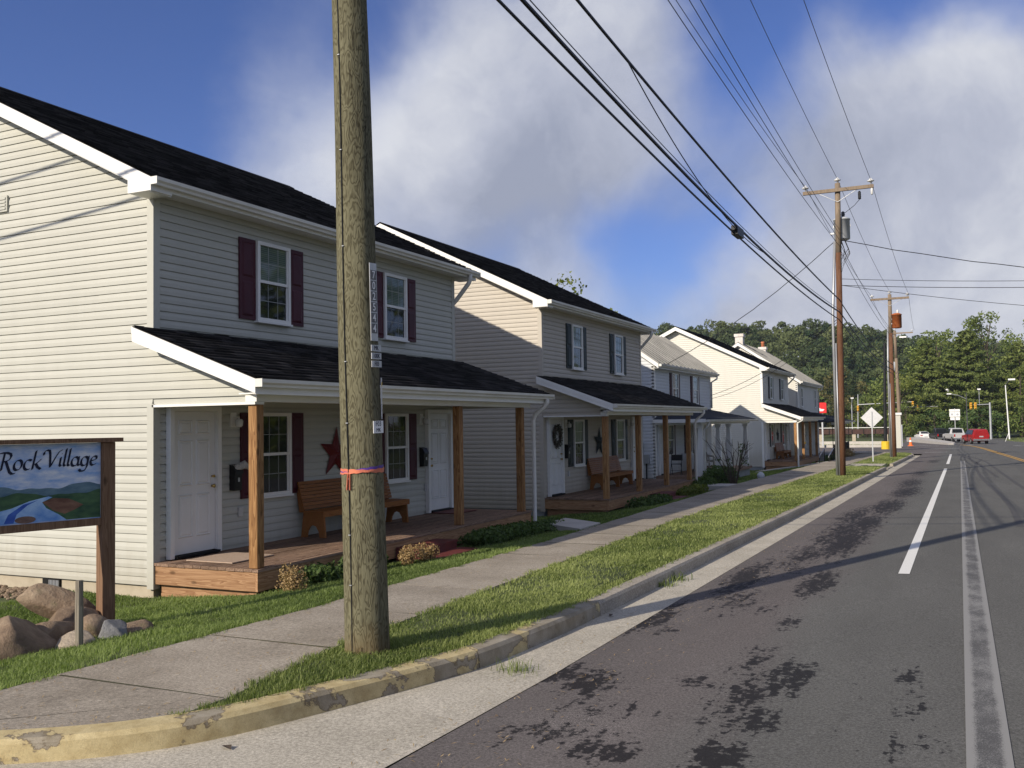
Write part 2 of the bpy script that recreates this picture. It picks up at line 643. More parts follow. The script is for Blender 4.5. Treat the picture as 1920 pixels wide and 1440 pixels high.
pc = ramp(t, f, [(0.22, (0.040, 0.035, 0.020)), (0.62, (0.105, 0.096, 0.058)), (1.0, (0.20, 0.19, 0.12))])
sxp = t.nodes.new('ShaderNodeSeparateXYZ')
t.links.new(wpos(t), sxp.inputs[0])
foot = smooth(t, nmath(t, 'ADD', sxp.outputs[2], nmath(t, 'MULTIPLY', bigp, 0.5)), 0.15, 0.5, 0.55, 0.0)
pc = mixc(t, foot, pc, (0.16, 0.10, 0.042))
chk = noise(t, wpos(t, (26, 26, 0.5)), 1.0, 3, 0.6)
chk = smooth(t, nmath(t, 'ABSOLUTE', nmath(t, 'SUBTRACT', chk, 0.5)), 0.0, 0.02, 0.75, 0.0)
chk = nmath(t, 'MULTIPLY', chk, nmath(t, 'GREATER_THAN', noise(t, wpos(t, (4, 4, 1.2)), 1.0, 2), 0.5))
pc = mixc(t, chk, pc, (0.018, 0.014, 0.009))
t.links.new(pc, b.inputs['Base Color'])
b.inputs['Roughness'].default_value = 0.8
b.inputs['Specular IOR Level'].default_value = 0.1
addbump(t, b, f, 0.55, 0.008)
M['pole'] = m

# asphalt with damp stains that have a shape of their own
m, t, b = newmat('asphalt')
v = wpos(t)
sx = t.nodes.new('ShaderNodeSeparateXYZ')
t.links.new(v, sx.inputs[0])
grain = noise(t, v, 160, 3, 0.75)
mid = noise(t, wpos(t, (1.0, 0.25, 1)), 1.3, 5, 0.6)
lane = smooth(t, nmath(t, 'ADD', sx.outputs[0], nmath(t, 'MULTIPLY', nmath(t, 'SUBTRACT', mid, 0.5), 1.0)), -2.0, -1.1)
base = mixc(t, lane, (0.138, 0.123, 0.116), (0.124, 0.122, 0.113))
base = vmath(t, 'MULTIPLY', base, nmath(t, 'MULTIPLY_ADD', grain, 2.2, -0.10))
base = vmath(t, 'MULTIPLY', base, nmath(t, 'MULTIPLY_ADD', mid, 0.5, 0.75))
base = vmath(t, 'MULTIPLY', base, nmath(t, 'MULTIPLY_ADD', noise(t, v, 55, 2, 0.6), 1.5, 0.25))
vo = t.nodes.new('ShaderNodeTexVoronoi')
vo.inputs['Scale'].default_value = 70
t.links.new(v, vo.inputs['Vector'])
stone = smooth(t, vo.outputs['Distance'], 0.12, 0.22, 1.0, 0.0)
pick = nmath(t, 'GREATER_THAN', noise(t, v, 33, 1, 0.5), 0.62)
base = mixc(t, nmath(t, 'MULTIPLY', nmath(t, 'MULTIPLY', stone, pick), 0.4), base, (0.30, 0.28, 0.25))
flat = vmath(t, 'MULTIPLY', v, (1, 1, 0))
tot = None
for (sxx, syy, rx, ry, wt) in [(-1.86, 17.00, 0.42, 3.20, 1.00), (-1.83, 20.50, 0.42, 2.60, 1.00), (-1.66, 12.20, 0.28, 1.60, 0.90), (-2.60, 12.50, 0.32, 2.20, 0.90), (-2.89, 9.60, 0.22, 1.10, 0.85), (-2.62, 8.90, 0.16, 0.50, 0.62),
                          (-2.97, 7.00, 0.34, 0.55, 0.77), (-2.62, 6.85, 0.32, 0.50, 0.82), (-1.97, 5.36, 0.32, 0.30, 0.82), (-1.91, 10.20, 0.16, 0.50, 0.70), (-1.59, 9.57, 0.12, 0.50, 0.70), (-1.85, 7.10, 0.30, 0.35, 0.62), (-1.60, 7.90, 0.23, 0.80, 0.62),
                          (-1.24, 7.45, 0.23, 0.90, 0.84), (-1.26, 6.28, 0.18, 0.50, 0.89), (-1.33, 5.50, 0.25, 0.45, 0.89), (-0.43, 7.78, 0.14, 0.50, 0.66), (-0.37, 7.05, 0.14, 0.60, 0.56), (-0.44, 5.97, 0.16, 0.30, 0.51), (-0.26, 6.20, 0.23, 0.35, 0.46),
                          (-1.72, 25.00, 0.55, 4.00, 0.88), (-1.60, 31.00, 0.60, 4.00, 0.88), (-1.70, 44.00, 0.50, 5.00, 0.68), (-1.60, 60.00, 0.50, 5.00, 0.68), (-2.20, 15.00, 0.50, 3.00, 0.68), (-2.20, 22.00, 0.40, 4.00, 0.83), (-2.30, 6.20, 0.57, 0.30, 0.52), (-2.00, 18.50, 0.60, 5.00, 0.88), (-2.35, 10.80, 0.35, 1.50, 0.65), (-1.45, 6.90, 0.29, 1.20, 0.69), (-2.35, 5.60, 0.52, 0.40, 0.62), (-0.40, 6.60, 0.16, 1.30, 0.46), (-0.75, 7.00, 0.11, 1.00, 0.26), (-1.70, 36.00, 0.60, 5.00, 0.78)]:
    d = vmath(t, 'LENGTH', vmath(t, 'MULTIPLY', vmath(t, 'SUBTRACT', flat, (sxx, syy, 0)), (1 / rx, 1 / ry, 0)), out=1)
    s = smooth(t, d, 0.0, 1.5, wt, 0.0)
    tot = s if tot is None else nmath(t, 'MAXIMUM', tot, s)
rag = nmath(t, 'MULTIPLY_ADD', noise(t, wpos(t, (8.5, 8.5, 1)), 2.0, 6, 0.64), 0.62, nmath(t, 'MULTIPLY', noise(t, wpos(t, (9.0, 1.6, 1)), 1.6, 4, 0.6), 0.45))
wet = smooth(t, nmath(t, 'ADD', tot, nmath(t, 'MULTIPLY', nmath(t, 'SUBTRACT', rag, 0.535), 3.4)), 0.50, 0.66)
base = mixc(t, nmath(t, 'MULTIPLY', wet, 0.86), base, (0.013, 0.012, 0.013))
# pale grit scatter
gd = vmath(t, 'LENGTH', vmath(t, 'MULTIPLY', vmath(t, 'SUBTRACT', flat, (-2.3, 5.85, 0)), (1.5, 2.6, 0)), out=1)
grit = nmath(t, 'MULTIPLY', smooth(t, gd, 0.0, 1.3, 1.0, 0.0), nmath(t, 'GREATER_THAN', noise(t, v, 120, 2, 0.6), 0.60))
base = mixc(t, nmath(t, 'MULTIPLY', grit, 0.6), base, (0.38, 0.35, 0.32))
t.links.new(base, b.inputs['Base Color'])
rr = nmath(t, 'MULTIPLY_ADD', wet, -0.2, 0.88)
t.links.new(rr, b.inputs['Roughness'])
b.inputs['Specular IOR Level'].default_value = 0.08
addbump(t, b, grain, 0.6, 0.005)
M['asphalt'] = m


def concrete(name, c1, c2, stain=0.35):
    m, t, b = newmat(name)
    v = wpos(t)
    g = noise(t, v, 140, 3, 0.75)
    big = noise(t, v, 1.1, 5, 0.65)
    oi = t.nodes.new('ShaderNodeObjectInfo')
    col = ramp(t, big, [(0.28, c1), (0.72, c2)])
    col = vmath(t, 'MULTIPLY', col, nmath(t, 'MULTIPLY_ADD', g, 1.7, 0.15))
    col = vmath(t, 'MULTIPLY', col, nmath(t, 'MULTIPLY_ADD', oi.outputs['Random'], 0.16, 0.92))
    g2 = noise(t, v, 45, 3, 0.7)
    col = vmath(t, 'MULTIPLY', col, nmath(t, 'MULTIPLY_ADD', g2, 1.7, 0.15))
    sp = smooth(t, noise(t, v, 26, 2, 0.5), 0.68, 0.74)
    col = mixc(t, nmath(t, 'MULTIPLY', sp, 0.5), col, tuple(min(1, x * 1.6) for x in c2))
    dk = smooth(t, noise(t, wpos(t, (1, .6, 1)), 3.5, 4, 0.6), 0.58, 0.75)
    col = mixc(t, nmath(t, 'MULTIPLY', dk, stain), col, tuple(x * 0.5 for x in c1))
    t.links.new(col, b.inputs['Base Color'])
    b.inputs['Roughness'].default_value = 0.9
    b.inputs['Specular IOR Level'].default_value = 0.1
    addbump(t, b, g, 0.5, 0.004)
    return m


M['walk'] = concrete('sidewalk_concrete', (0.235, 0.203, 0.160), (0.365, 0.322, 0.262))
M['joint'] = mat('joint_moss', (0.035, 0.04, 0.018), (0.07, 0.06, 0.035), 30, 0.95)
M['gutterpan'] = concrete('gutter_concrete', (0.34, 0.31, 0.25), (0.47, 0.43, 0.355), 0.35)
M['kerb'] = concrete('kerb_concrete', (0.29, 0.255, 0.205), (0.40, 0.36, 0.295), 0.3)

m, t, b = newmat('yellow_kerb')
v = wpos(t)
pt = noise(t, wpos(t, (0.8, 0.8, 1.0)), 2.6, 7, 0.62, 0.2)
sx = t.nodes.new('ShaderNodeSeparateXYZ')
t.links.new(v, sx.inputs[0])
fade = smooth(t, sx.outputs[1], 5.2, 8.0, -0.06, 0.10)
pk = smooth(t, nmath(t, 'SUBTRACT', pt, fade), 0.46, 0.475)
g = noise(t, v, 120, 3, 0.7)
yel = ramp(t, noise(t, v, 9, 4, 0.6), [(0.25, (0.36, 0.275, 0.125)), (0.75, (0.57, 0.475, 0.26))])
con = ramp(t, noise(t, v, 5, 4, 0.6), [(0.3, (0.20, 0.165, 0.105)), (0.7, (0.35, 0.31, 0.24))])
edge = nmath(t, 'MULTIPLY', smooth(t, nmath(t, 'ABSOLUTE', nmath(t, 'SUBTRACT', nmath(t, 'SUBTRACT', pt, fade), 0.465)), 0.0, 0.018, 1.0, 0.0), 0.6)
col = mixc(t, pk, con, yel)
col = mixc(t, edge, col, (0.09, 0.06, 0.03))
crk = noise(t, v, 15, 5, 0.7)
col = mixc(t, smooth(t, nmath(t, 'ABSOLUTE', nmath(t, 'SUBTRACT', crk, 0.5)), 0.0, 0.012, 0.35, 0.0), col, (0.12, 0.08, 0.04))
col = vmath(t, 'MULTIPLY', col, nmath(t, 'MULTIPLY_ADD', g, 0.7, 0.65))
t.links.new(col, b.inputs['Base Color'])
b.inputs['Roughness'].default_value = 0.8
addbump(t, b, nmath(t, 'MULTIPLY_ADD', pk, 0.6, g), 0.5, 0.004)
M['kerbyel'] = m

# grass-covered soil
m, t, b = newmat('turf_soil')
v = wpos(t)
col = ramp(t, noise(t, v, 3.0, 5, 0.65), [(0.3, (0.045, 0.062, 0.018)), (0.6, (0.075, 0.095, 0.028)), (0.8, (0.11, 0.10, 0.05))])
col = vmath(t, 'MULTIPLY', col, nmath(t, 'MULTIPLY_ADD', noise(t, v, 60, 3, 0.7), 1.1, 0.45))
t.links.new(col, b.inputs['Base Color'])
b.inputs['Roughness'].default_value = 0.95
addbump(t, b, noise(t, v, 45, 4, 0.7), 0.8, 0.03)
M['soil'] = m

M['grass_a'] = leafmat('lawn_grass', (0.075, 0.115, 0.030), (0.30, 0.37, 0.13), 0.45)
M['grass_b'] = leafmat('verge_grass', (0.085, 0.125, 0.032), (0.40, 0.44, 0.17), 0.45)
M['leaf_shrub'] = leafmat('shrub_leaf', (0.030, 0.062, 0.020), (0.15, 0.21, 0.07), 0.35)
M['leaf_dry'] = leafmat('dry_flower_head', (0.20, 0.115, 0.045), (0.52, 0.38, 0.20), 0.25)
M['leaf_tan'] = leafmat('tan_green_leaf', (0.09, 0.085, 0.03), (0.26, 0.22, 0.09), 0.3)
M['leaf_wreath'] = leafmat('wreath_leaf', (0.02, 0.03, 0.015), (0.30, 0.26, 0.22), 0.2)
M['leaf_tree'] = leafmat('broad_leaf', (0.06, 0.095, 0.022), (0.26, 0.31, 0.09), 0.4)
M['leaf_yel'] = leafmat('yellow_green_leaf', (0.09, 0.12, 0.025), (0.26, 0.28, 0.07), 0.4)
M['needle'] = leafmat('pine_needle', (0.052, 0.085, 0.022), (0.29, 0.33, 0.10), 0.38)
M['leaf_hill'] = leafmat('wooded_hill_leaf', (0.026, 0.052, 0.022), (0.14, 0.165, 0.065), 0.25)
M['bark'] = mat('bark', (0.10, 0.075, 0.055), (0.055, 0.042, 0.032), 6, 0.9, bump=0.6, bscale=20)

# paint on the road: worn, with asphalt showing through


def roadpaint(name, c, wear, scale=7.0):
    m, t, b = newmat(name)
    v = wpos(t)
    g = noise(t, v, 130, 3, 0.75)
    wv = nmath(t, 'MULTIPLY_ADD', noise(t, v, scale, 4, 0.7), 1.0, nmath(t, 'MULTIPLY', nmath(t, 'SUBTRACT', g, 0.5), 0.9))
    f = smooth(t, wv, wear - 0.1, wear + 0.1)
    col = mixc(t, f, (0.10, 0.098, 0.092), c)
    col = vmath(t, 'MULTIPLY', col, nmath(t, 'MULTIPLY_ADD', g, 0.5, 0.75))
    t.links.new(col, b.inputs['Base Color'])
    b.inputs['Roughness'].default_value = 0.8
    addbump(t, b, g, 0.4, 0.004)
    return m


M['paintw'] = roadpaint('white_road_paint', (0.72, 0.71, 0.66), 0.20)
M['painty'] = roadpaint('yellow_road_paint', (0.55, 0.30, 0.04), 0.25)
m, t, b = newmat('scrubbed_line')
v = wpos(t)
sx = t.nodes.new('ShaderNodeSeparateXYZ')
t.links.new(v, sx.inputs[0])
g = noise(t, v, 110, 3, 0.75)
e = nmath(t, 'ABSOLUTE', nmath(t, 'SUBTRACT', sx.outputs[0], nmath(t, 'MULTIPLY_ADD', sx.outputs[1], -0.0029, 0.094)))
e = smooth(t, e, 0.045, 0.115)
f = nmath(t, 'ADD', nmath(t, 'MULTIPLY_ADD', e, 0.36, nmath(t, 'MULTIPLY', g, 0.95)), nmath(t, 'MULTIPLY', noise(t, wpos(t, (1.4, 0.7, 1)), 2.6, 6, 0.68), 0.75))
col = ramp(t, f, [(0.80, (0.075, 0.073, 0.070)), (1.12 if False else 1.0, (0.25, 0.245, 0.23))])
t.links.new(col, b.inputs['Base Color'])
b.inputs['Roughness'].default_value = 0.85
M['worn'] = m
M['tar'] = mat('tyre_mark_rubber', (0.052, 0.050, 0.049), (0.095, 0.090, 0.083), 16, 0.8)

m, t, b = newmat('boulder_stone')
v = wpos(t)
n = noise(t, v, 3.0, 6, 0.65)
oi = t.nodes.new('ShaderNodeObjectInfo')
c1 = ramp(t, n, [(0.3, (0.12, 0.080, 0.052)), (0.5, (0.235, 0.165, 0.108)), (0.72, (0.40, 0.31, 0.215))])
c2 = ramp(t, n, [(0.25, (0.13, 0.13, 0.135)), (0.75, (0.25, 0.25, 0.25))])
c3 = ramp(t, n, [(0.25, (0.35, 0.28, 0.20)), (0.75, (0.52, 0.44, 0.34))])
cc = mixc(t, nmath(t, 'GREATER_THAN', oi.outputs['Color'] if False else oi.outputs['Alpha'], 0.75), c1, c2)
cc = mixc(t, nmath(t, 'LESS_THAN', oi.outputs['Alpha'], 0.25), cc, c3)
mo = smooth(t, noise(t, v, 4.0, 4, 0.6), 0.60, 0.72)
cc = mixc(t, nmath(t, 'MULTIPLY', mo, 0.35), cc, (0.10, 0.11, 0.035))
t.links.new(cc, b.inputs['Base Color'])
b.inputs['Roughness'].default_value = 0.85
addbump(t, b, noise(t, v, 12, 7, 0.72), 0.9, 0.05)
M['rock'] = m


# ------------------------------------------------------------------ ground levels
def base(Y):
    Y = np.asarray(Y, dtype=float)
    return -0.011 * np.clip(Y, -40, 170) - 0.003 * np.clip(Y - 170, 0, 200)


def roadz(X, Y):
    return base(Y) + np.interp(X, [-3.5, -2.87, 0, 2.5, 9, 14], [-0.17, -0.15, -0.085, -0.07, -0.16, -0.2])


KY = np.array([1.5, 2.2, 2.7, 3.05, 3.4, 3.87, 4.32, 4.85, 5.6, 6.3, 7.0, 8.5, 12, 20, 35, 48, 52, 68, 72.5, 75.2, 77.0, 78.2, 78.8])
KX = np.array([-14, -10.5, -8.4, -7.1, -6.15, -5.25, -4.66, -4.38, -4.14, -3.92, -3.74, -3.64, -3.60, -3.54, -3.50, -3.46, -3.44, -3.36, -3.34, -3.55, -4.1, -5.0, -6.2])


KYD = np.linspace(1.5, 78.8, 3000)
KXD = np.interp(KYD, KY, KX)
for _ in range(3):
    KXD = np.convolve(np.pad(KXD, 9, mode='edge'), np.ones(19) / 19, 'valid')


def kx(Y):
    return np.interp(Y, KYD, KXD)


def swR(Y):
    return np.minimum(np.interp(Y, [3, 4.5, 6.5, 8.8, 19, 40, 75], [-4.4, -4.45, -4.78, -4.88, -5.25, -5.35, -5.2]), kx(Y) - 0.015)


def swL(Y):
    return np.interp(Y, [2, 4.5, 8, 14, 30, 45, 75], [-6.22, -6.17, -6.07, -6.2, -6.85, -7.0, -6.8])


def lawnz(X, Y):
    """ground level everywhere off the road"""
    X = np.asarray(X, dtype=float)
    Y = np.asarray(Y, dtype=float)
    drop = np.interp(-X, [3.0, 6.1, 8.2, 9.9, 25, 80], [0.0, -0.015, -0.27, -0.41, -0.44, -0.3])
    right = np.interp(X, [7, 10, 30], [-0.2, -0.02, 0.3])
    return base(Y) + np.where(X < 0, drop, right)


# ground sheet (lowered beneath the road, walk and paved lot)
xs = np.unique(np.concatenate([np.linspace(-900, -60, 22), np.linspace(-60, -14, 24), np.linspace(-14, -3, 56), np.linspace(-3, 12, 16), np.linspace(12, 60, 20), np.linspace(60, 900, 22)]))
ys = np.unique(np.concatenate([np.linspace(-300, -10, 16), np.linspace(-10, 40, 126), np.linspace(40, 130, 91), np.linspace(130, 230, 51), np.linspace(230, 1500, 30)]))
GX, GY = np.meshgrid(xs, ys, indexing='ij')


def on_road(X, Y):
    main = (X > kx(np.clip(Y, 1.5, 78)) - 0.12) & (X < np.interp(Y, [-300, 60, 138, 167, 200], [9, 9, 7.4, 5.4, 8])) & (Y < 78.8)
    main2 = (Y >= 78.0) & (Y < 182) & (X > np.interp(Y, [78, 90, 110, 112, 165, 182], [-30, -30, -30, -6.4, -8.5, -10])) & (X < np.interp(Y, [60, 138, 167, 200], [9, 7.4, 5.4, 8]))
    side = (Y < 1.6)
    walk = (X > swL(Y)) & (X < swR(Y) + 0.02) & (Y < 76) & (Y > -5)
    return main | main2 | side | walk


GZ = lawnz(GX, GY) - np.where(on_road(GX, GY), 0.45, 0.0)
GZ += (rng.random(GZ.shape) - 0.5) * 0.03 * (np.abs(GX) < 30)
nx_, ny_ = GX.shape
V = np.stack([GX, GY, GZ], -1).reshape(-1, 3)
I = np.arange(nx_ * ny_).reshape(nx_, ny_)
Q = np.stack([I[:-1, :-1], I[1:, :-1], I[1:, 1:], I[:-1, 1:]], -1).reshape(-1, 4)
ground = struct(link('ground', npmesh('ground', V, Q, smooth=True), M['soil']))


def sheet(name, L_, R_, Ys, zf, n, mat_, parent=None):
    vs = []
    for y in Ys:
        a = L_(y) if callable(L_) else L_
        c = R_(y) if callable(R_) else R_
        for k in range(n + 1):
            x = a + (c - a) * k / n
            vs.append((x, y, float(zf(x, y))))
    qs = []
    for i in range(len(Ys) - 1):
        for k in range(n):
            p = i * (n + 1) + k
            qs.append((p, p + 1, p + n + 2, p + n + 1))
    return link(name, npmesh(name, np.array(vs), np.array(qs), smooth=True), mat_, parent)


roadR = lambda y: float(np.interp(y, [-60, 60, 138, 167, 200], [9, 9, 7.6, 5.6, 8]))
road = struct(sheet('road', lambda y: float(np.interp(y, [-60, 1.0, 4.6, 7, 30, 76, 79, 80, 108, 110, 165, 185], [-3.05, -3.05, -3.05, -2.98, -2.88, -2.84, -2.84, -30, -30, -6.3, -8.5, -11])), roadR,
                    list(np.arange(-40, 79, 1.0)) + list(np.arange(79, 186, 1.5)), roadz, 14, M['asphalt']))
side = struct(sheet('side_street', -60.0, -3.07, list(np.arange(-40, 0.5, 2.0)) + [0.6], lambda x, y: roadz(-2.87, y), 12, M['asphalt']))
pan = struct(sheet('gutter_pan', lambda y: float(kx(y)) + 0.10, lambda y: float(np.interp(y, [1.0, 4.6, 7, 30, 76], [-3.06, -3.06, -2.99, -2.89, -2.85])) if y > 1.4 else -3.06,
                   list(np.arange(1.5, 8, 0.15)) + list(np.arange(8, 76, 1.0)), lambda x, y: roadz(-3.2, y) + 0.006 + 0.02 * max(0.0, min(1.0, (-2.9 - x) / 6)), 3, M['gutterpan']))

# kerb stones, one by one
kerb = struct(link('kerb', bpy.data.meshes.new('kerb'), M['kerb']))


def kerbstone(y0, y1, mat_, n=6, low=0.0, parent=kerb):
    yy = np.linspace(y0, y1, n + 1)
    mb = MB()
    prof = [(-0.01, -0.45), (-0.01, 0.0), (0.125, -0.012), (0.15, -0.04), (0.17, -0.30)]
    prof = [(a, bb) for a, bb in prof]
    k = len(prof)
    for y in yy:
        x = float(kx(y))
        d = Vector((float(kx(y + 0.05) - kx(y - 0.05)), 0.1)).normalized()
        nrm = Vector((d.y, -d.x))
        zz = float(base(y)) + 0.004
        for (a, c) in prof:
            mb.v.append((x + nrm.x * a, y + nrm.y * a, zz + min(c, -low) if c > -0.2 else zz + c))
    for i in range(n):
        for j in range(k):
            a = i * k + j
            c = i * k + (j + 1) % k
            mb.f.append((a, c, c + k, a + k))
    mb.f.append(tuple(range(k))[::-1])
    mb.f.append(tuple(n * k + j for j in range(k)))
    o = part('kerb_stone', mb, mat_, parent, True)
    o.data.set_sharp_from_angle(angle=R(24))
    return o


yk = 1.9
k_i = 0
bounds = [1.9, 3.66, 6.95, 9.4, 12.0] + [12.0 + 3.05 * k for k in range(1, 12)] + [47.9]
for a, c in zip(bounds[:-1], bounds[1:]):
    if c - a < 0.1:
        continue
    kerbstone(a + 0.004, c - 0.006, M['kerbyel'] if c < 11.9 else M['kerb'], 22 if c < 13 else 7)
kerbstone(48.4, 52.0, M['kerb'], 3, 0.12)
for a in np.arange(52.2, 72, 3.3):
    kerbstone(a, min(a + 3.29, 72.4), M['kerb'], 4)
kerbstone(72.42, 75.6, M['kerb'], 6)
kerbstone(75.62, 78.7, M['kerb'], 8)

# sidewalk slabs
sw = struct(sheet('sidewalk', lambda y: float(swL(y)) + 0.02, lambda y: float(swR(y)) - 0.02, list(np.arange(2.0, 76, 0.5)), lambda x, y: base(y) - 0.013, 1, M['soil']))
edges = [2.0, 3.4, 5.0] + [6.54 + 1.52 * k for k in range(0, 46)]
for i, (a, c) in enumerate(zip(edges[:-1], edges[1:])):
    dz = random.uniform(-0.003, 0.003)
    tl = random.uniform(-0.004, 0.004)
    mb = MB()
    pts = []
    ysl = np.linspace(a + 0.006, c - 0.006, 5)
    for y in ysl:
        pts.append((float(swL(y)) + random.uniform(-.012, .012), y))
    for y in ysl[::-1]:
        pts.append((float(swR(y)) + random.uniform(-.01, .01), y))
    n_ = len(pts)
    top = [(x, y, float(base(y)) - 0.004 + dz + tl * (x + 5.5)) for x, y in pts]
    mb.add(top + [(x, y, z - 0.14) for x, y, z in top], [tuple(range(n_)), tuple(range(n_, 2 * n_))[::-1]] + [(k, (k + 1) % n_, (k + 1) % n_ + n_, k + n_) for k in range(n_)])
    part('slab', mb, M['walk'], sw)
    xl_, xr_ = float(swL(c)) + 0.03, float(swR(c)) - 0.03
    part('joint', MB().box(xl_, xr_, c - 0.012, c + 0.012, float(base(c)) - 0.05, float(base(c)) - 0.0035), M['joint'], sw)
mb = MB()
mb.box(-5.2, -3.6, 48.6, 51.8, -0.72, -0.553)
struct(part('driveway_apron', mb, M['gutterpan']))
# short walks from the porches to the sidewalk
for (y0, y1, x0, x1) in ((12.55, 13.6, -7.15, -6.15), (17.6, 18.6, -7.0, -6.45), (26.4, 27.6, -7.3, -6.75), (29.9, 31.0, -8.0, -6.95), (55.6, 56.8, -7.6, -6.85)):
    pass
mb = MB()
mb.add([(-7.4, 17.0, -0.18), (-6.35, 16.2, -0.168), (-6.4, 17.4, -0.18), (-7.45, 18.2, -0.192), (-7.4, 17.0, -0.40), (-6.35, 16.2, -0.40), (-6.4, 17.4, -0.40), (-7.45, 18.2, -0.40)],
       [(0, 1, 2, 3), (7, 6, 5, 4), (0, 4, 5, 1), (1, 5, 6, 2), (2, 6, 7, 3), (3, 7, 4, 0)])
struct(part('entrance_path', mb, M['conc']))
mb = MB()
mb.box(-8.0, -6.85, 30.6, 31.8, -0.7, -0.345)
struct(part('entrance_path', mb, M['conc']))
mb = MB()
mb.add([(-9.6, 49.0, -0.86), (-6.9, 56.6, -0.64), (-6.9, 57.8, -0.65), (-9.6, 51.0, -0.88), (-9.6, 49.0, -1.2), (-6.9, 56.6, -1.2), (-6.9, 57.8, -1.2), (-9.6, 51.0, -1.2)],
       [(0, 1, 2, 3), (7, 6, 5, 4), (0, 4, 5, 1), (1, 5, 6, 2), (2, 6, 7, 3), (3, 7, 4, 0)])
struct(part('entrance_path', mb, M['conc']))
# far kerbs and islands of the junction
mb = MB()
for (pts, z0, z1) in (([(-30, 110.6), (-6.7, 110.6), (-6.5, 111.0), (-30, 111.0)], -1.5, -1.13), ([(-40, 148), (-9.0, 144), (-9, 144.5), (-40, 148.5)], -2.1, -1.50),
                      ([(-30, 77.9), (-6.3, 78.5), (-6.3, 79.0), (-30, 78.4)], -1.3, -0.80), ([(-8.0, 160), (-1.6, 122.0), (-0.8, 122.3), (-1.2, 130), (-6.0, 162)], -2.2, -1.28)):
    mb.prism(pts, 2, z0, z1)
struct(part('traffic_island', mb, M['conc']))
mb = MB()
mb.prism([(-6.4, 76.2), (-4.6, 76.2), (-4.2, 77.6), (-5.4, 78.6), (-12, 78.3), (-12, 77.0)], 2, -1.2, -0.838)
struct(part('corner_pavement', mb, M['walk']))


# road markings
def strip(name, pts, wd, mat_, dz=0.006, parent=road):
    vs = []
    for i, (x, y) in enumerate(pts):
        a = Vector(pts[max(i - 1, 0)])
        c = Vector(pts[min(i + 1, len(pts) - 1)])
        d = (c - a).normalized()
        nn = Vector((d.y, -d.x))
        for s in (-1, 1):
            px, py = x + nn.x * s * wd / 2, y + nn.y * s * wd / 2
            vs.append((px, py, float(roadz(px, py)) + dz))
    qs = [(2 * i, 2 * i + 1, 2 * i + 3, 2 * i + 2) for i in range(len(pts) - 1)]
    return link(name, npmesh(name, np.array(vs), np.array(qs)), mat_, parent)


def lin(x0, y0, x1, y1, n=30):
    return [(x0 + (x1 - x0) * k / n, y0 + (y1 - y0) * k / n) for k in range(n + 1)]


strip('lane_dash', lin(-0.745, 13.2, -0.79, 48.6), 0.135, M['paintw'])
strip('lane_dash', lin(-0.79, 55.0, -0.86, 76.0), 0.15, M['paintw'])
strip('scrubbed_line', lin(0.085, 2.0, -0.08, 60.0, 60), 0.235, M['worn'])
yl = [(3.6, 42), (3.0, 59.5), (2.3, 78), (1.45, 100), (0.6, 112), (-0.3, 120)]


def smoothline(pts, n=8):
    P_ = [Vector(p) for p in pts]
    out = []
    for i in range(len(P_) - 1):
        p0 = P_[max(i - 1, 0)]
        p1 = P_[i]
        p2 = P_[i + 1]
        p3 = P_[min(i + 2, len(P_) - 1)]
        for k in range(n):
            t_ = k / n
            out.append(0.5 * ((2 * p1) + (p2 - p0) * t_ + (2 * p0 - 5 * p1 + 4 * p2 - p3) * t_ ** 2 + (3 * p1 - p0 - 3 * p2 + p3) * t_ ** 3))
    out.append(P_[-1])
    return [tuple(p) for p in out]


yls = smoothline(yl)
strip('centre_line', [(x - 0.11, y) for x, y in yls], 0.12, M['painty'])
strip('centre_line', [(x + 0.13, y) for x, y in yls], 0.12, M['painty'])
strip('stop_line', [(-3.6, 101), (-0.4, 99.5)], 0.4, M['paintw'])
strip('stop_line', [(0.4, 118.5), (5.6, 113)], 0.5, M['paintw'])
strip('stop_line', [(-5.5, 118), (-2.6, 116)], 0.4, M['paintw'])
strip('stop_line', [(-3.0, 84.5), (-1.2, 84.0)], 0.25, M['paintw'])
for pts in ([(0.9, 20), (0.95, 24), (0.88, 29), (0.62, 37.7), (0.5, 46), (0.55, 55), (0.9, 62)], [(1.75, 29), (1.6, 33), (1.4, 42), (1.28, 48), (1.0, 60), (0.2, 70), (-0.5, 78)],
            [(1.1, 40), (0.75, 52), (0.3, 64), (-0.4, 74)]):
    strip('tyre_mark', smoothline(pts), 0.13, M['tar'], 0.004)
strip('tar_seam', [(-2.0, 62), (-0.6, 62.6)], 0.22, M['tar'], 0.004)

# ------------------------------------------------------------------ houses


def hboard(Lx, h, tk=0.021):
    """lap board running along local y, standing proud in +x"""
    g_ = 0.009
    prof = [(0, g_), (tk, g_), (tk, h * 0.52), (tk * 0.35, h), (0, h)]
    return MB().prism(prof, 1, 0, Lx)


def gboard(xa0, xb0, xa1, xb1, h, tk=0.021):
    """board of the side wall: along x, proud towards -y; lower edge xa0..xb0, upper edge xa1..xb1"""
    mb = MB()
    hm = 0.52
    xam, xbm = xa0 + (xa1 - xa0) * hm, xb0 + (xb1 - xb0) * hm
    g_ = 0.009
    vs = [(xa0, 0, g_), (xb0, 0, g_), (xb0, -tk, g_), (xa0, -tk, g_), (xam, -tk, h * hm), (xbm, -tk, h * hm), (xa1, -tk * .35, h), (xb1, -tk * .35, h), (xa1, 0, h), (xb1, 0, h)]
    fs = [(0, 1, 2, 3), (3, 2, 5, 4), (4, 5, 7, 6), (6, 7, 9, 8), (0, 3, 4, 6, 8), (1, 9, 7, 5, 2)]
    return mb.add(vs, fs)


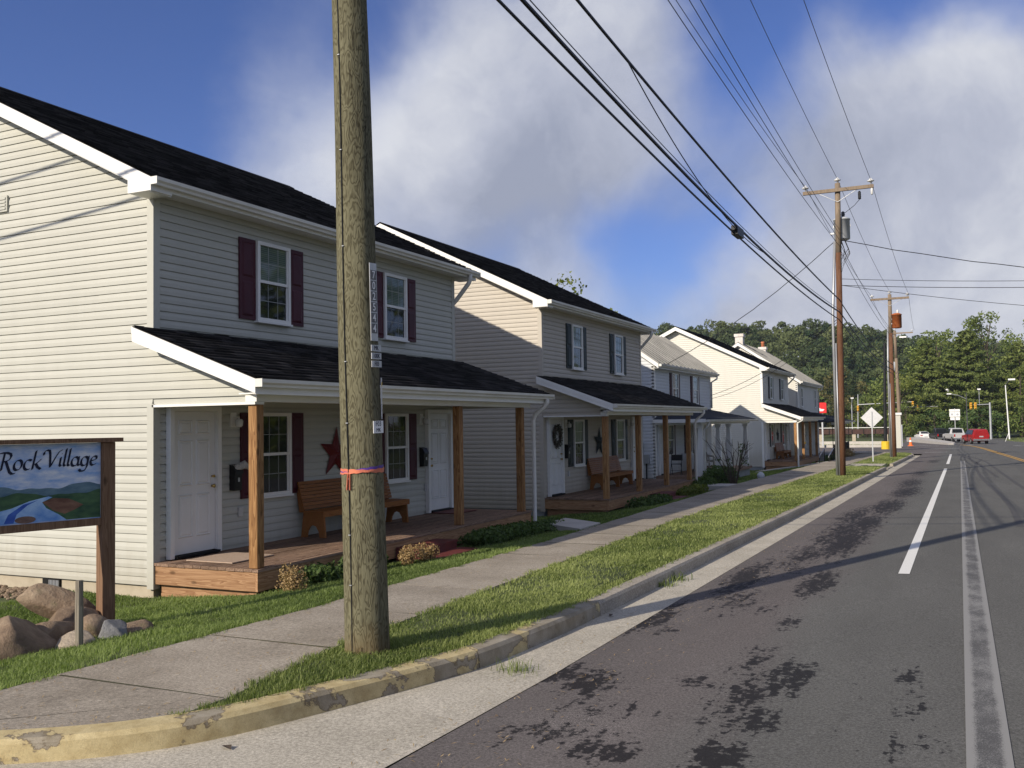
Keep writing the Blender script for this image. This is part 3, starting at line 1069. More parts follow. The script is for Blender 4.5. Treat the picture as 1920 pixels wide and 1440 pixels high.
def shingles(name, x0, z0, x1, z1, y0, y1, mat_, parent, exp=0.145, tab=0.30, hgt=0.012):
    """rows of tabs on a slope that runs from eave (x0,z0) up to (x1,z1)"""
    Ls = math.hypot(x1 - x0, z1 - z0)
    ux, uz = (x1 - x0) / Ls, (z1 - z0) / Ls
    nx, nz = -uz, ux
    if nz < 0:
        nx, nz = -nx, -nz
    rows = int(Ls / exp)
    vs, qs, tn = [], [], []
    for r in range(rows + 1):
        s0 = r * exp
        s1 = min(s0 + exp * 1.02, Ls)
        off = random.uniform(0, tab)
        y = y0
        k = 0
        while y < y1 - 1e-3:
            ye = min(y1, (y + tab * random.uniform(0.6, 1.3)) if k else y + off + 0.02)
            k += 1
            hh = hgt + random.choice((0, 0.006, 0.010))
            jj = random.uniform(-0.006, 0.006)
            b0 = len(vs)
            for (s, h) in ((s0 + jj, 0.0), (s0 + jj, hh), (s1, 0.003)):
                for yy in (y + 0.002, ye - 0.002):
                    vs.append((x0 + ux * s + nx * h, yy, z0 + uz * s + nz * h))
            qs += [(b0, b0 + 1, b0 + 3, b0 + 2), (b0 + 2, b0 + 3, b0 + 5, b0 + 4)]
            tn += [random.random() ** 1.3] * 6
            y = ye
    me = npmesh(name, np.array(vs), np.array(qs), tint=np.array(tn))
    o = link(name, me, mat_, parent)
    o['kind'] = 'stuff'
    return o


def gutter(parent, x, z, y0, y1, sgn=1, mat_=None):
    prof = [(0, 0), (0.075, 0.0), (0.085, 0.03), (0.115, 0.055), (0.12, 0.10), (0.105, 0.10), (0.100, 0.062), (0.07, 0.035), (0.065, 0.014), (0.012, 0.014), (0.012, 0.10), (0, 0.10)]
    mb = MB().prism([(x + a, z + c) for a, c in prof], 1, y0, y1)
    mb.box(x + 0.002, x + 0.118, y0 - 0.006, y0 + 0.004, z + 0.003, z + 0.103)
    mb.box(x + 0.002, x + 0.118, y1 - 0.004, y1 + 0.006, z + 0.003, z + 0.103)
    return part('gutter', mb, mat_ or M['gutter'], parent)


PANE_M = None


def window(root, y0, y1, z0, z1, shut=None, sw_=0.36, x=0.0, blindtop=True, grid=True, shutgap=0.012):
    fw = 0.055
    mb = MB()
    for (a, c, d, e) in ((y0, y1, z1 - fw, z1), (y0, y1, z0, z0 + fw), (y0, y0 + fw, z0 + fw, z1 - fw), (y1 - fw, y1, z0 + fw, z1 - fw)):
        mb.box(x + 0.0, x + 0.062, a, c, d, e)
    mb.box(x, x + 0.085, y0 - 0.02, y1 + 0.02, z0 - 0.03, z0 - 0.001)
    win = part('window', mb, M['trim'], root)
    zm = (z0 + z1) / 2
    a, c = y0 + fw, y1 - fw
    mb = MB()
    mb.box(x + 0.012, x + 0.052, a, c, zm - 0.022, zm + 0.022)
    s2 = 0.028
    for (d, e, xx) in ((zm + 0.022, z1 - fw, 0.046), (z0 + fw, zm - 0.022, 0.034)):
        mb.box(x + 0.012, x + xx, a, a + s2, d, e)
        mb.box(x + 0.012, x + xx, c - s2, c, d, e)
    part('sash', mb, M['trim'], win)
    part('pane', MB().box(x + 0.024, x + 0.030, a + s2, c - s2, zm + 0.022, z1 - fw), M['blind'] if blindtop else M['pane'], win)
    part('pane', MB().box(x + 0.016, x + 0.022, a + s2, c - s2, z0 + fw, zm - 0.022), M['pane'], win)
    if grid:
        mb = MB()
        for k in (1, 2):
            yy = a + (c - a) * k / 3
            mb.box(x + 0.026, x + 0.033, yy - 0.006, yy + 0.006, zm + 0.023, z1 - fw - 0.001)
            mb.box(x + 0.018, x + 0.0235, yy - 0.005, yy + 0.005, z0 + fw + 0.001, zm - 0.023)
        for (d, e, xo) in ((zm + 0.022, z1 - fw, 0.008), (z0 + fw, zm - 0.022, 0.0)):
            zz = (d + e) / 2
            mb.box(x + 0.0175 + xo, x + 0.0245 + xo, a + s2, c - s2, zz - 0.005, zz + 0.005)
        part('muntin', mb, M['muntin'], win)
    if shut:
        for s in (-1, 1):
            ya = y0 - shutgap - sw_ if s < 0 else y1 + shutgap
            yb = ya + sw_
            mb = MB()
            st = 0.055
            zs = [z0 + 0.03, (z0 + z1) / 2 - 0.05, z1 - 0.03]
            mb.box(x + 0.0, x + 0.026, ya, yb, z0, z1)
            sh = part('shutter', mb, shut, root)
            for (za, zb) in ((z0 + st, zm - 0.07 + 0.035), (zm + 0.035 - 0.0, z1 - st)):
                mb = MB()
                # raised panel with a sloping rim
                A = (ya + st, yb - st, za, zb)
                i_ = 0.03
                vs = [(x + 0.0262, A[0], A[2]), (x + 0.0262, A[1], A[2]), (x + 0.0262, A[1], A[3]), (x + 0.0262, A[0], A[3]),
                      (x + 0.040, A[0] + i_, A[2] + i_), (x + 0.040, A[1] - i_, A[2] + i_), (x + 0.040, A[1] - i_, A[3] - i_), (x + 0.040, A[0] + i_, A[3] - i_)]
                mb.add(vs, [(3, 2, 1, 0), (4, 5, 6, 7), (0, 1, 5, 4), (1, 2, 6, 5), (2, 3, 7, 6), (3, 0, 4, 7)])
                part('shutter_panel', mb, shut, sh)
    return win


def door(root, y0, y1, z0=0.03, h=2.03, hinge_right=True, x=0.0, mat_=None):
    cw = 0.075
    mb = MB()
    for (a, c, d, e) in ((y0 - cw, y0, 0.0 + z0 - 0.02, z0 + h + cw), (y1, y1 + cw, z0 - 0.02, z0 + h + cw), (y0, y1, z0 + h, z0 + h + cw)):
        mb.box(x, x + 0.085, a, c, d, e)
    fr = part('door_frame', mb, M['trim'], root)
    part('threshold', MB().box(x, x + 0.13, y0, y1, z0 - 0.02, z0 + 0.012), M['dark'], fr)
    d = part('door', MB().box(x + 0.002, x + 0.028, y0 + 0.004, y1 - 0.004, z0 + 0.02, z0 + h - 0.004), mat_ or M['door'], root)
    wd = y1 - y0
    for (fa, fb) in ((0.14, 0.46), (0.54, 0.86)):
        for (za, zb) in ((0.12, 0.42), (0.48, 0.80), (0.84, 0.94)):
            ya, yb = y0 + wd * fa, y0 + wd * fb
            a, c = z0 + h * za, z0 + h * zb
            i_ = 0.022
            mb = MB()
            # moulded rim and raised field
            vs = []
            rings = [(0.0, 0.0282), (0.014, 0.046), (0.028, 0.0300), (0.055, 0.044)]
            for (g_, xx) in rings:
                vs += [(x + xx, ya + g_, a + g_), (x + xx, yb - g_, a + g_), (x + xx, yb - g_, c - g_), (x + xx, ya + g_, c - g_)]
            fs = []
            for r_ in range(3):
                o_ = r_ * 4
                fs += [(o_ + k, o_ + (k + 1) % 4, o_ + (k + 1) % 4 + 4, o_ + k + 4) for k in range(4)]
            fs += [(12, 13, 14, 15), (3, 2, 1, 0)]
            mb.add(vs, fs)
            part('door_panel', mb, mat_ or M['door'], d)
    yk_ = (y1 - 0.07) if hinge_right else (y0 + 0.07)
    for zz, r_ in ((0.93, 0.03), (1.07, 0.022)):
        mb = MB()
        mb.tube([(x + 0.028, yk_, z0 + zz), (x + 0.05, yk_, z0 + zz), (x + 0.075, yk_, z0 + zz), (x + 0.09, yk_, z0 + zz)], [r_ * 0.6, r_ * 0.6, r_, r_ * 0.5], 10)
        part('knob', mb, M['brass'], d, True)
    return d


def duplex(label, Y0, zf, side_m, shut, detail, side_light=True):
    W, D = 8.43, 9.4
    e = 0.1143
    rx, rz = -4.7, 7.62          # ridge
    ex, ez = 0.36, 5.12          # eave edge, top of roof
    sl = (rz - ez) / (ex - rx)
    oy = 0.40
    root = thing('duplex_house', label, 'house', (-9.9, Y0, zf), 0, 'new duplex houses along the street')
    # body
    mb = MB()
    mb.prism([(-D, -0.30), (0, -0.30), (0, 5.02), (rx, 5.02 + 4.7 * sl), (-D, 5.02)], 1, 0.0, W)
    wall = part('wall', mb, side_m, root)
    part('foundation', MB().box(-D + 0.03, -0.03, 0.03, W - 0.03, -1.1, -0.301), M['found'] if detail > 1 else M['foundgrey'], root)
    # boards of the side wall (with the gable and the porch end)
    zb = -0.32
    pe = 2.13
    px1 = 1.77
    zz = zb
    joined = MB()

    def lim(z):
        lo = max(-D, rx - max(0.0, (rz - 0.17 - z)) / sl)
        hi = min(0.0, rx + max(0.0, (rz - 0.17 - z)) / sl)
        return lo, hi

    def plim(z):
        return min(px1, max(0.0, (3.06 - z) / 0.382))
    while zz < rz - 0.3:
        top = zz + e
        a0, b0 = lim(zz)
        a1, b1 = lim(top)
        b0c, b1c = b0 - (0.07 if (zz < pe - 0.05 or zz > 2.95) and b0 > -0.05 else 0), b1 - (0.07 if (zz < pe - 0.05 or zz > 2.95) and b1 > -0.05 else 0)
        if pe - 0.01 <= zz < 2.95:
            b0c, b1c = plim(zz), plim(top)
            b0c = max(b0c, 0.0)
            b1c = max(b1c, 0.0)
        mbb = gboard(a0, b0c, a1, b1c, e)
        if detail == 2 and b1c > -0.3:
            xs_ = random.uniform(-3.0, -0.4) if random.random() < 0.45 else random.uniform(-6.5, -3.4)
            for (p0, p1, q0, q1, tk_) in ((a0, xs_ + 0.02, a1, xs_ + 0.02, 0.0205), (xs_, b0c, xs_, b1c, 0.0222)):
                link('siding_board', gboard(p0, p1, q0, q1, e, tk_).mesh('siding_board'), side_m, wall, (0, -0.001, zz + random.uniform(-.0012, .0012)))
        elif detail:
            o = link('siding_board', mbb.mesh('siding_board'), side_m, wall, (0, -0.001, zz))
        else:
            joined.add([(p[0], p[1] - 0.001, p[2] + zz) for p in mbb.v], mbb.f)
        zz = top
    # front boards, upper storey then porch wall
    fm = hboard(W - 0.18, e).mesh('siding_board')
    fm.materials.append(side_m)
    for (za, zc) in ((3.06, 5.0), (0.045, 2.28)):
        z = za
        while z < zc - 0.02:
            if detail:
                link('siding_board', fm, side_m, wall, (0.001, 0.09, z))
            else:
                hb = hboard(W - 0.18, min(e, zc - z))
                joined.add([(p[0] + 0.001, p[1] + 0.09, p[2] + z) for p in hb.v], hb.f)
            z += e
    if not detail:
        o = part('siding', joined, side_m, wall)
        o['kind'] = 'stuff'
    # corner trim
    for (za, zc) in ((-0.36, pe), (3.08, 5.0)):
        for yy in (-0.028, W - 0.09):
            mb = MB()
            mb.prism([(-0.09, yy), (0.028, yy), (0.028, yy + 0.118), (-0.09, yy + 0.118)], 2, za, zc)
            part('corner_trim', mb, side_m if detail > 1 else M['trim'] if detail == 0 else side_m, root)
    # porch end infill and its lower trim
    mb = MB()
    mb.prism([(0.002, pe - 0.01), (px1 - 0.004, pe - 0.01), (px1 - 0.004, 2.37), (0.002, 3.05)], 1, 0.002, 0.14)
    part('porch_end_wall', mb, side_m, root)
    mb = MB()
    mb.box(-0.0, px1 + 0.002, -0.028, 0.15, pe - 0.045, pe - 0.012)
    part('porch_end_trim', mb, M['trim'], root)
    mb = MB()
    mb.prism([(0.002, pe - 0.01), (px1 - 0.004, pe - 0.01), (px1 - 0.004, 2.37), (0.002, 3.05)], 1, W - 0.14, W - 0.002)
    part('porch_end_wall', mb, side_m, root)
    # main roof
    th = 0.10
    mb = MB()
    bx, bz = -D - 0.36, ez
    mb.prism([(ex, ez), (rx, rz), (bx, bz), (bx, bz - th), (rx, rz - th * 1.15), (ex, ez - th)], 1, -oy + 0.02, W + oy - 0.02)
    roof = part('roof', mb, M['shingle'], root)
    shingles('shingles', ex + 0.02, ez + 0.002, rx, rz + 0.006, -oy, W + oy, M['shingle'], roof)
    mb = MB()
    mb.prism([(rx - 0.14, rz - 0.14 * sl + 0.03), (rx, rz + 0.035), (rx + 0.14, rz - 0.14 * sl + 0.03), (rx, rz + 0.012)], 1, -oy, W + oy)
    part('ridge_cap', mb, M['shingle'], roof)
    for yy in (-oy, W + oy - 0.03):
        for sgn in (1, -1):
            def X_(d):
                return rx + d if sgn > 0 else rx - d
            dd = ex - rx
            mb = MB()
            mb.prism([(X_(0), rz - 0.012), (X_(dd), ez - 0.012), (X_(dd), ez - 0.115), (X_(0), rz - 0.118)], 1, yy, yy + 0.03)
            mb.prism([(X_(0), rz - 0.119), (X_(dd), ez - 0.116), (X_(dd), ez - 0.20), (X_(0), rz - 0.225)], 1, yy + 0.008, yy + 0.028)
            part('rake_board', mb, M['trim'], roof)
    mb = MB()
    # sloping soffit under the rakes, flat soffit under the eave
    for yy in (-oy + 0.03, W + 0.0):
        mb.prism([(rx, rz - 0.20), (ex - 0.03, ez - 0.19), (ex - 0.03, ez - 0.205), (rx, rz - 0.216)], 1, yy, yy + oy - 0.03)
    mb.box(0.002, ex - 0.02, -0.001, W, 4.985, 5.0)
    part('soffit', mb, M['trim'], roof)
    part('fascia', MB().box(ex - 0.02, ex + 0.004, -oy + 0.03, W + oy - 0.03, 4.955, ez - 0.02), M['trim'], roof)
    # boxed eave returns
    for yy in (-oy, W + 0.02):
        mb = MB()
        mb.prism([(-0.05, 4.93), (ex + 0.005, 4.93), (ex + 0.005, ez - 0.116), (-0.05, ez + 0.05)], 1, yy + 0.002, yy + oy - 0.025)
        part('eave_return', mb, M['trim'], roof)
    gutter(roof, ex + 0.004, ez - 0.12, -oy + 0.0, W + oy)
    # porch roof
    qx, qz = 2.07, 2.40
    wx, wz = 0.0, 3.16
    mb = MB()
    mb.prism([(qx, qz), (wx, wz), (wx, wz - 0.10), (qx, qz - 0.09)], 1, -0.36, W + 0.36)
    proof = part('porch_roof', mb, M['shingle'], root)
    shingles('shingles', qx + 0.02, qz + 0.002, wx, wz + 0.004, -0.38, W + 0.38, M['shingle'], proof)
    for yy in (-0.38, W + 0.35):
        mb = MB()
        mb.prism([(wx - 0.0, wz - 0.012), (qx, qz - 0.012), (qx, qz - 0.10), (wx, wz - 0.105)], 1, yy, yy + 0.03)
        mb.prism([(wx - 0.0, wz - 0.106), (qx, qz - 0.101), (qx, qz - 0.19), (wx, wz - 0.205)], 1, yy + 0.008, yy + 0.028)
        if yy < 0:
            mb.box(-0.30, 0.0, yy + 0.002, yy + 0.03, wz - 0.13, wz - 0.015) if False else None
        part('rake_board', mb, M['trim'], proof)
    mb = MB()
    for ya, yb in ((-0.35, 0.0), (W, W + 0.35)):
        mb.prism([(wx + 0.0, wz - 0.19), (qx - 0.02, qz - 0.175), (qx - 0.02, qz - 0.19), (wx + 0.0, wz - 0.205)], 1, ya, yb)
    mb.box(px1 + 0.024, qx - 0.031, -0.35, W + 0.35, qz - 0.195, qz - 0.18)
    part('soffit', mb, M['trim'], proof)
    part('fascia', MB().box(qx - 0.03, qx + 0.001, -0.35, W + 0.35, qz - 0.20, qz - 0.02), M['trim'], proof)
    gutter(proof, qx + 0.002, qz - 0.115, -0.38, W + 0.38)
    part('porch_beam', MB().box(px1 - 0.16, px1 + 0.022, -0.022, W + 0.02, pe - 0.01, qz - 0.09), M['trim'], root)
    part('porch_ceiling', MB().box(0.02, px1 - 0.16, 0.14, W - 0.14, 2.29, 2.31), M['ceil'], root)
    # deck
    deck = part('porch_deck', MB().box(0.03, px1 - 0.09, 0.06, W - 0.06, -0.16, -0.046), M['dark'], root)
    pw = 0.142
    pm = {}
    x = 0.004
    k = 0
    while x < px1 + 0.0:
        x2 = min(x + pw - 0.006, px1 + 0.03)
        cut = random.choice([None, 3.66, 4.88, 2.44, 6.1])
        segs = [(-0.02, W)] if cut is None else [(-0.02, cut - 0.002), (cut + 0.002, W)]
        for a, c in segs:
            part('plank', MB().box(x, x2, a, c, -0.042 + random.uniform(-.003, .003), -0.004 + random.uniform(-0.003, 0.003)), M['deckwood'], deck)
        x += pw
        k += 1
    part('rim_board', MB().box(px1 - 0.03, px1 + 0.008, 0.0, W, -0.29, -0.045), M['rimwood'], root)
    part('rim_board', MB().box(0.02, px1 - 0.032, 0.0, 0.038, -0.29, -0.045), M['rimwoodx'], root)
    part('rim_board', MB().box(0.06, px1 - 0.20, 0.08, 0.115, -0.52, -0.30), M['rimwoodx'], root)
    for yy in (0.06, 2.8, 5.5, 8.2):
        part('footing_post', MB().box(px1 - 0.19, px1 - 0.06, yy, yy + 0.13, -0.75, -0.16), M['rimwood'], root)
    for yy in (0.0, 2.70, 5.40, 8.05):
        o = part('porch_post', MB().box(px1 - 0.145, px1 - 0.005, yy + 0.01, yy + 0.15, -0.003, pe - 0.012), M['post'], root)
        bevel(o, 0.008, 1)
    # windows and doors
    for (y0, y1) in ((2.03, 2.83), (5.63, 6.43)):
        window(root, y0, y1, 3.45, 4.70, shut, 0.36, 0.022)
        window(root, y0, y1, 0.72, 2.02, shut, 0.34, 0.022, blindtop=(detail < 2))
    door(root, 0.28, 1.12, 0.03, 2.0, True, 0.022)
    door(root, 7.22, 8.08, 0.03, 2.0, False, 0.022)
    # wall lights, sockets
    for yy in (1.52, 6.98):
        mb = MB()
        mb.box(0.02, 0.045, yy - 0.06, yy + 0.06, 1.80, 2.02)
        wl = part('wall_light', mb, M['trim'], root)
        mb = MB()
        mb.lathe([(0.03, 0), (0.055, 0.02), (0.06, 0.09), (0.045, 0.12)], (0.13, yy + 0.02, 1.80), 10)
        part('light_shade', mb, M['porcelain'], wl, True)
        mb = MB()
        mb.tube([(0.04, yy + 0.02, 1.95), (0.13, yy + 0.02, 1.95), (0.13, yy + 0.02, 1.91)], 0.012, 6)
        part('light_arm', mb, M['trim'], wl)
        part('socket_cover', MB().box(0.018, 0.055, yy + 0.1, yy + 0.19, 0.46, 0.60), M['alu'], root)
    # downspouts at the far end
    mb = MB()
    mb.tube([(ex + 0.06, W + 0.02, ez - 0.10), (ex + 0.06, W + 0.02, ez - 0.22), (ex + 0.02, W + 0.02, ez - 0.30), (0.06, W + 0.07, ez - 0.62), (-0.06, W + 0.08, ez - 0.74), (-0.07, W + 0.08, -0.3)], 0.048, 6)
    part('downspout', mb, M['gutter'], root, True)
    mb = MB()
    if side_light:
        mb.tube([(qx + 0.06, W + 0.1, qz - 0.1), (qx + 0.06, W + 0.1, qz - 0.2), (qx, W + 0.09, qz - 0.28), (px1 + 0.12, W + 0.06, qz - 0.42), (px1 + 0.07, W + 0.05, qz - 0.55), (px1 + 0.07, W + 0.05, -0.35), (px1 + 0.12, W + 0.05, -0.46)], 0.045, 6)
    else:
        mb.tube([(qx + 0.06, -0.3, qz - 0.1), (qx + 0.06, -0.3, qz - 0.2), (qx, -0.28, qz - 0.24), (px1 + 0.07, -0.06, qz - 0.34), (px1 + 0.06, -0.05, qz - 0.42), (px1 + 0.06, -0.05, -0.35), (px1 + 0.12, -0.08, -0.46)], 0.045, 6)
    part('downspout', mb, M['gutter'], root, True)
    if detail > 1:
        # crawl-space vent and gable vent cover
        v_ = part('foundation_vent', MB().box(-2.16, -1.80, 0.005, 0.05, -0.49, -0.33), M['dark'], root)
        for k in range(7):
            part('slat', MB().box(-2.01 + k * 0.03, -1.995 + k * 0.03, -0.012, 0.004, -0.478, -0.342), M['steel'], v_)
        v_ = part('wall_vent', MB().box(-3.1, -2.90, -0.05, -0.018, 5.08, 5.32), M['side_cream'], root)
        for k in range(4):
            part('slat', MB().box(-3.07, -2.93, -0.062, -0.051, 5.11 + k * 0.05, 5.14 + k * 0.05), M['side_cream'], v_)
    return root


duplex('cream sided two storey duplex with plum shutters, nearest house', 9.54, -0.03, M['side_cream'], M['plum'], 2)
duplex('tan sided two storey duplex with dark green shutters, second house along', 22.73, -0.17, M['side_tan'], M['green'], 1)
duplex('off white two storey duplex with black shutters beyond the tin roofed house', 53.0, -0.48, M['side_white'], M['black'], 0, side_light=False)


# older houses, one room deep, with tin roofs
def oldhouse(label, X0, Y0, zf, W, D, eave, ridge, side_m, shut, wins, ez_ov=0.28, chim=(), porch=None):
    root = thing('tin_roofed_house', label, 'house', (X0, Y0, zf))
    rx = -D / 2
    ex = ez_ov
    sl = (ridge - eave) / (ex - rx)
    body = MB().prism([(-D, -0.1), (0, -0.1), (0, eave - 0.06), (rx, ridge - 0.14), (-D, eave - 0.06)], 1, 0, W)
    wall = part('wall', body, side_m, root)
    jb = MB()
    e = 0.135
    z = -0.1
    while z < ridge - 0.3:
        def lim(zz):
            d = max(0.0, ridge - 0.15 - zz) / sl
            return max(-D, rx - d), min(0.0, rx + d)
        a0, b0 = lim(z)
        a1, b1 = lim(z + e)
        g_ = gboard(a0, b0, a1, b1, e)
        jb.add([(p[0], p[1] - 0.001, p[2] + z) for p in g_.v], g_.f)
        if z + e < eave - 0.04:
            hb = hboard(W, e)
            jb.add([(p[0] + 0.001, p[1], p[2] + z) for p in hb.v], hb.f)
        z += e
    part('siding', jb, side_m, wall, kind='stuff')
    for yy in (-0.022, W - 0.10):
        part('corner_trim', MB().prism([(-0.1, yy), (0.024, yy), (0.024, yy + 0.122), (-0.1, yy + 0.122)], 2, -0.12, eave - 0.08), M['trim'], root)
    part('foundation', MB().box(-D + 0.04, -0.04, 0.04, W - 0.04, -0.9, -0.11), M['foundgrey'], root)
    oy = 0.3
    mb = MB().prism([(ex, eave), (rx, ridge), (-D - ex, eave), (-D - ex, eave - 0.06), (rx, ridge - 0.07), (ex, eave - 0.06)], 1, -oy, W + oy)
    roof = part('roof', mb, M['tin'], root)
    rb = MB()
    nrib = int((W + 2 * oy) / 0.62)
    for k in range(nrib + 1):
        yy = -oy + 0.02 + k * (W + 2 * oy - 0.04) / nrib
        rb.beam((ex + 0.02, yy, eave + 0.010 - 0.02 * sl), (rx, yy, ridge + 0.012), 0.055, 0.085)
        rb.beam((-D - ex, yy, eave + 0.010), (rx, yy, ridge + 0.012), 0.035, 0.03)
    part('roof_rib', rb, M['tin'], roof, kind='stuff')
    for yy in (-oy - 0.02, W + oy):
        for s in (1, -1):
            q = lambda d: rx + s * d
            d_ = ex - rx
            part('rake_board', MB().prism([(q(0), ridge - 0.02), (q(d_), eave - 0.02), (q(d_), eave - 0.20), (q(0), ridge - 0.22)], 1, yy, yy + 0.02), M['trim'], roof)
    part('fascia', MB().box(ex - 0.03, ex - 0.004, -oy, W + oy, eave - 0.2, eave - 0.06), M['trim'], roof)
    part('soffit', MB().box(0.0, ex - 0.03, -oy, W + oy, eave - 0.2, eave - 0.185), M['trim'], roof)
    gutter(roof, ex + 0.01, eave - 0.13, -oy, W + oy)
    mb = MB().tube([(ex + 0.06, W + 0.1, eave - 0.1), (ex + 0.05, W + 0.08, eave - 0.28), (0.08, W - 0.05, eave - 0.45), (0.07, W - 0.05, 2.8)], 0.045, 6)
    part('downspout', mb, M['gutter'], root, True)
    for (y0, y1, z0, z1) in wins:
        window(root, y0, y1, z0, z1, shut, 0.30, 0.018, grid=True)
    for (y, xo, wd, h, pot) in chim:
        ch = part('chimney', MB().box(rx + xo - wd / 2, rx + xo + wd / 2, y - wd / 2, y + wd / 2, ridge - 0.5, ridge + h), M['limewash'], roof)
        part('chimney_cap', MB().box(rx + xo - wd / 2 - 0.06, rx + xo + wd / 2 + 0.06, y - wd / 2 - 0.06, y + wd / 2 + 0.06, ridge + h - 0.18, ridge + h + 0.02), M['limewash'], roof)
        if pot:
            part('chimney_pot', MB().lathe([(0.13, 0), (0.12, 0.3), (0.14, 0.32), (0.14, 0.42)], (rx + xo, y, ridge + h + 0.02), 10), M['clay'], roof, True)
    return root


h3z = -0.42
h3 = oldhouse('pale grey old house with tin roof and burgundy shutters between the duplexes', -11.2, 37.05, h3z, 9.4, 4.7, 4.52, 6.42, M['side_old'], M['burg'],
              [(2.45, 3.4, 2.95, 4.25), (5.85, 6.8, 2.95, 4.25), (1.6, 2.5, 0.75, 2.05), (4.6, 5.5, 0.75, 2.05)])
door(h3, 0.35, 1.1, 0.03, 2.0, True, 0.018)
door(h3, 7.2, 8.0, 0.03, 2.0, False, 0.018)
part('electric_meter', MB().box(-0.75, -0.5, -0.12, -0.018, 0.9, 1.35), M['steel'], h3)
part('electric_meter', MB().tube([(-0.62, -0.12, 1.2), (-0.62, -0.22, 1.2)], 0.1, 12), M['alu'], h3)
part('electric_meter', MB().box(-0.5, -0.25, -0.14, -0.018, 0.5, 0.85), M['steel'], h3)
part('conduit', MB().tube([(-0.62, -0.05, 1.35), (-0.62, -0.05, 4.2)], 0.03, 6), M['cable'], h3)
part('conduit', MB().tube([(-0.38, -0.05, 0.5), (-0.38, -0.05, -0.2)], 0.03, 6), M['cable'], h3)
# its porch: hip roof on boxed columns
mb = MB()
x1, z1, zt = 2.15, 2.26, 2.80
vs = [(0, -0.3, z1), (x1, -0.3, z1), (x1, 9.5, z1), (0, 9.5, z1), (0, 1.5, zt), (0, 7.7, zt), (0, -0.3, z1 - 0.05), (x1, -0.3, z1 - 0.05), (x1, 9.5, z1 - 0.05), (0, 9.5, z1 - 0.05)]
mb.add(vs, [(0, 1, 4), (1, 2, 5, 4), (2, 3, 5), (6, 9, 8, 7), (0, 6, 7, 1), (1, 7, 8, 2), (2, 8, 9, 3), (0, 4, 5, 3, 9, 6)])
pr = part('porch_roof', mb, M['shingle_blue'], h3)
gutter(pr, x1 + 0.0, z1 - 0.13, -0.3, 9.5)
part('fascia', MB().box(0.0, x1 - 0.01, -0.32, -0.301, z1 - 0.14, z1 - 0.0), M['trim'], pr)
part('porch_beam', MB().box(x1 - 0.42, x1 - 0.25, -0.05, 9.3, z1 - 0.22, z1 - 0.055), M['trim'], h3)
part('porch_beam', MB().box(0.03, x1 - 0.42, -0.05, 0.12, z1 - 0.22, z1 - 0.055), M['trim'], h3)
part('porch_floor', MB().box(0.02, x1 - 0.2, -0.1, 9.4, -0.12, 0.0), M['deckwood'], h3)
part('porch_base', MB().box(0.05, x1 - 0.3, 0.0, 9.3, -0.6, -0.125), M['foundgrey'], h3)
for yy in (0.0, 3.0, 5.0, 8.6):
    mb = MB()
    mb.box(x1 - 0.46, x1 - 0.22, yy - 0.02, yy + 0.22, 0.0, 0.9)
    mb.add([(x1 - 0.46, yy - 0.02, 0.9), (x1 - 0.22, yy - 0.02, 0.9), (x1 - 0.22, yy + 0.22, 0.9), (x1 - 0.46, yy + 0.22, 0.9), (x1 - 0.41, yy + 0.03, 1.9), (x1 - 0.27, yy + 0.03, 1.9), (x1 - 0.27, yy + 0.17, 1.9), (x1 - 0.41, yy + 0.17, 1.9)],
           [(0, 1, 5, 4), (1, 2, 6, 5), (2, 3, 7, 6), (3, 0, 4, 7)])
    mb.box(x1 - 0.45, x1 - 0.23, yy - 0.01, yy + 0.21, 1.9, z1 - 0.222)
    part('porch_column', mb, M['trim'], h3)
mb = MB().tube([(x1 + 0.06, 0.0, z1 - 0.1), (x1 - 0.02, 0.0, z1 - 0.3), (x1 - 0.16, 0.02, z1 - 0.42), (x1 - 0.16, 0.02, -0.3), (x1 - 0.05, 0.0, -0.42)], 0.045, 6)
part('downspout', mb, M['gutter'], h3, True)

h5z = -0.78
h5 = oldhouse('white old house with tin roof and two brick chimneys, farthest house', -9.9, 65.3, h5z, 9.8, 7.6, 5.10, 7.86, M['side_white'], None,
              [(1.2, 2.0, 3.4, 4.7), (7.6, 8.4, 3.4, 4.7), (2.0, 2.9, 0.8, 2.2)], chim=((0.35, 0.0, 0.52, 0.60, False), (9.3, -0.1, 0.5, 0.30, True)))
door(h5, 4.6, 5.4, 0.03, 2.0, True, 0.018)
mb = MB()
vs = [(0, -0.3, 2.4), (2.5, -0.3, 2.4), (2.5, 10.1, 2.4), (0, 10.1, 2.4), (0, 1.6, 3.05), (0, 8.2, 3.05), (0, -0.3, 2.33), (2.5, -0.3, 2.33), (2.5, 10.1, 2.33), (0, 10.1, 2.33)]
mb.add(vs, [(0, 1, 4), (1, 2, 5, 4), (2, 3, 5), (6, 9, 8, 7), (0, 6, 7, 1), (1, 7, 8, 2), (2, 8, 9, 3), (0, 4, 5, 3, 9, 6)])
pr = part('porch_roof', mb, M['shingle_blue'], h5)
gutter(pr, 2.5, 2.28, -0.3, 10.1)
part('porch_floor', MB().box(0.02, 2.3, -0.1, 9.9, -0.25, -0.02), M['foundgrey'], h5)
part('porch_beam', MB().box(2.1, 2.24, -0.05, 9.85, 2.18, 2.33), M['trim'], h5)
for yy in (0.1, 2.4, 4.9, 7.4, 9.7):
    mb = MB()
    for dy in (0, 0.16):
        mb.box(2.14, 2.165, yy + dy, yy + dy + 0.025, -0.02, 2.18)
    for k in range(7):
        mb.beam((2.152, yy + 0.0125, 0.1 + k * 0.3), (2.152, yy + 0.1725, 0.25 + k * 0.3), 0.012, 0.012, (1, 0, 0))
    part('iron_post', mb, M['blackmetal'], h5)
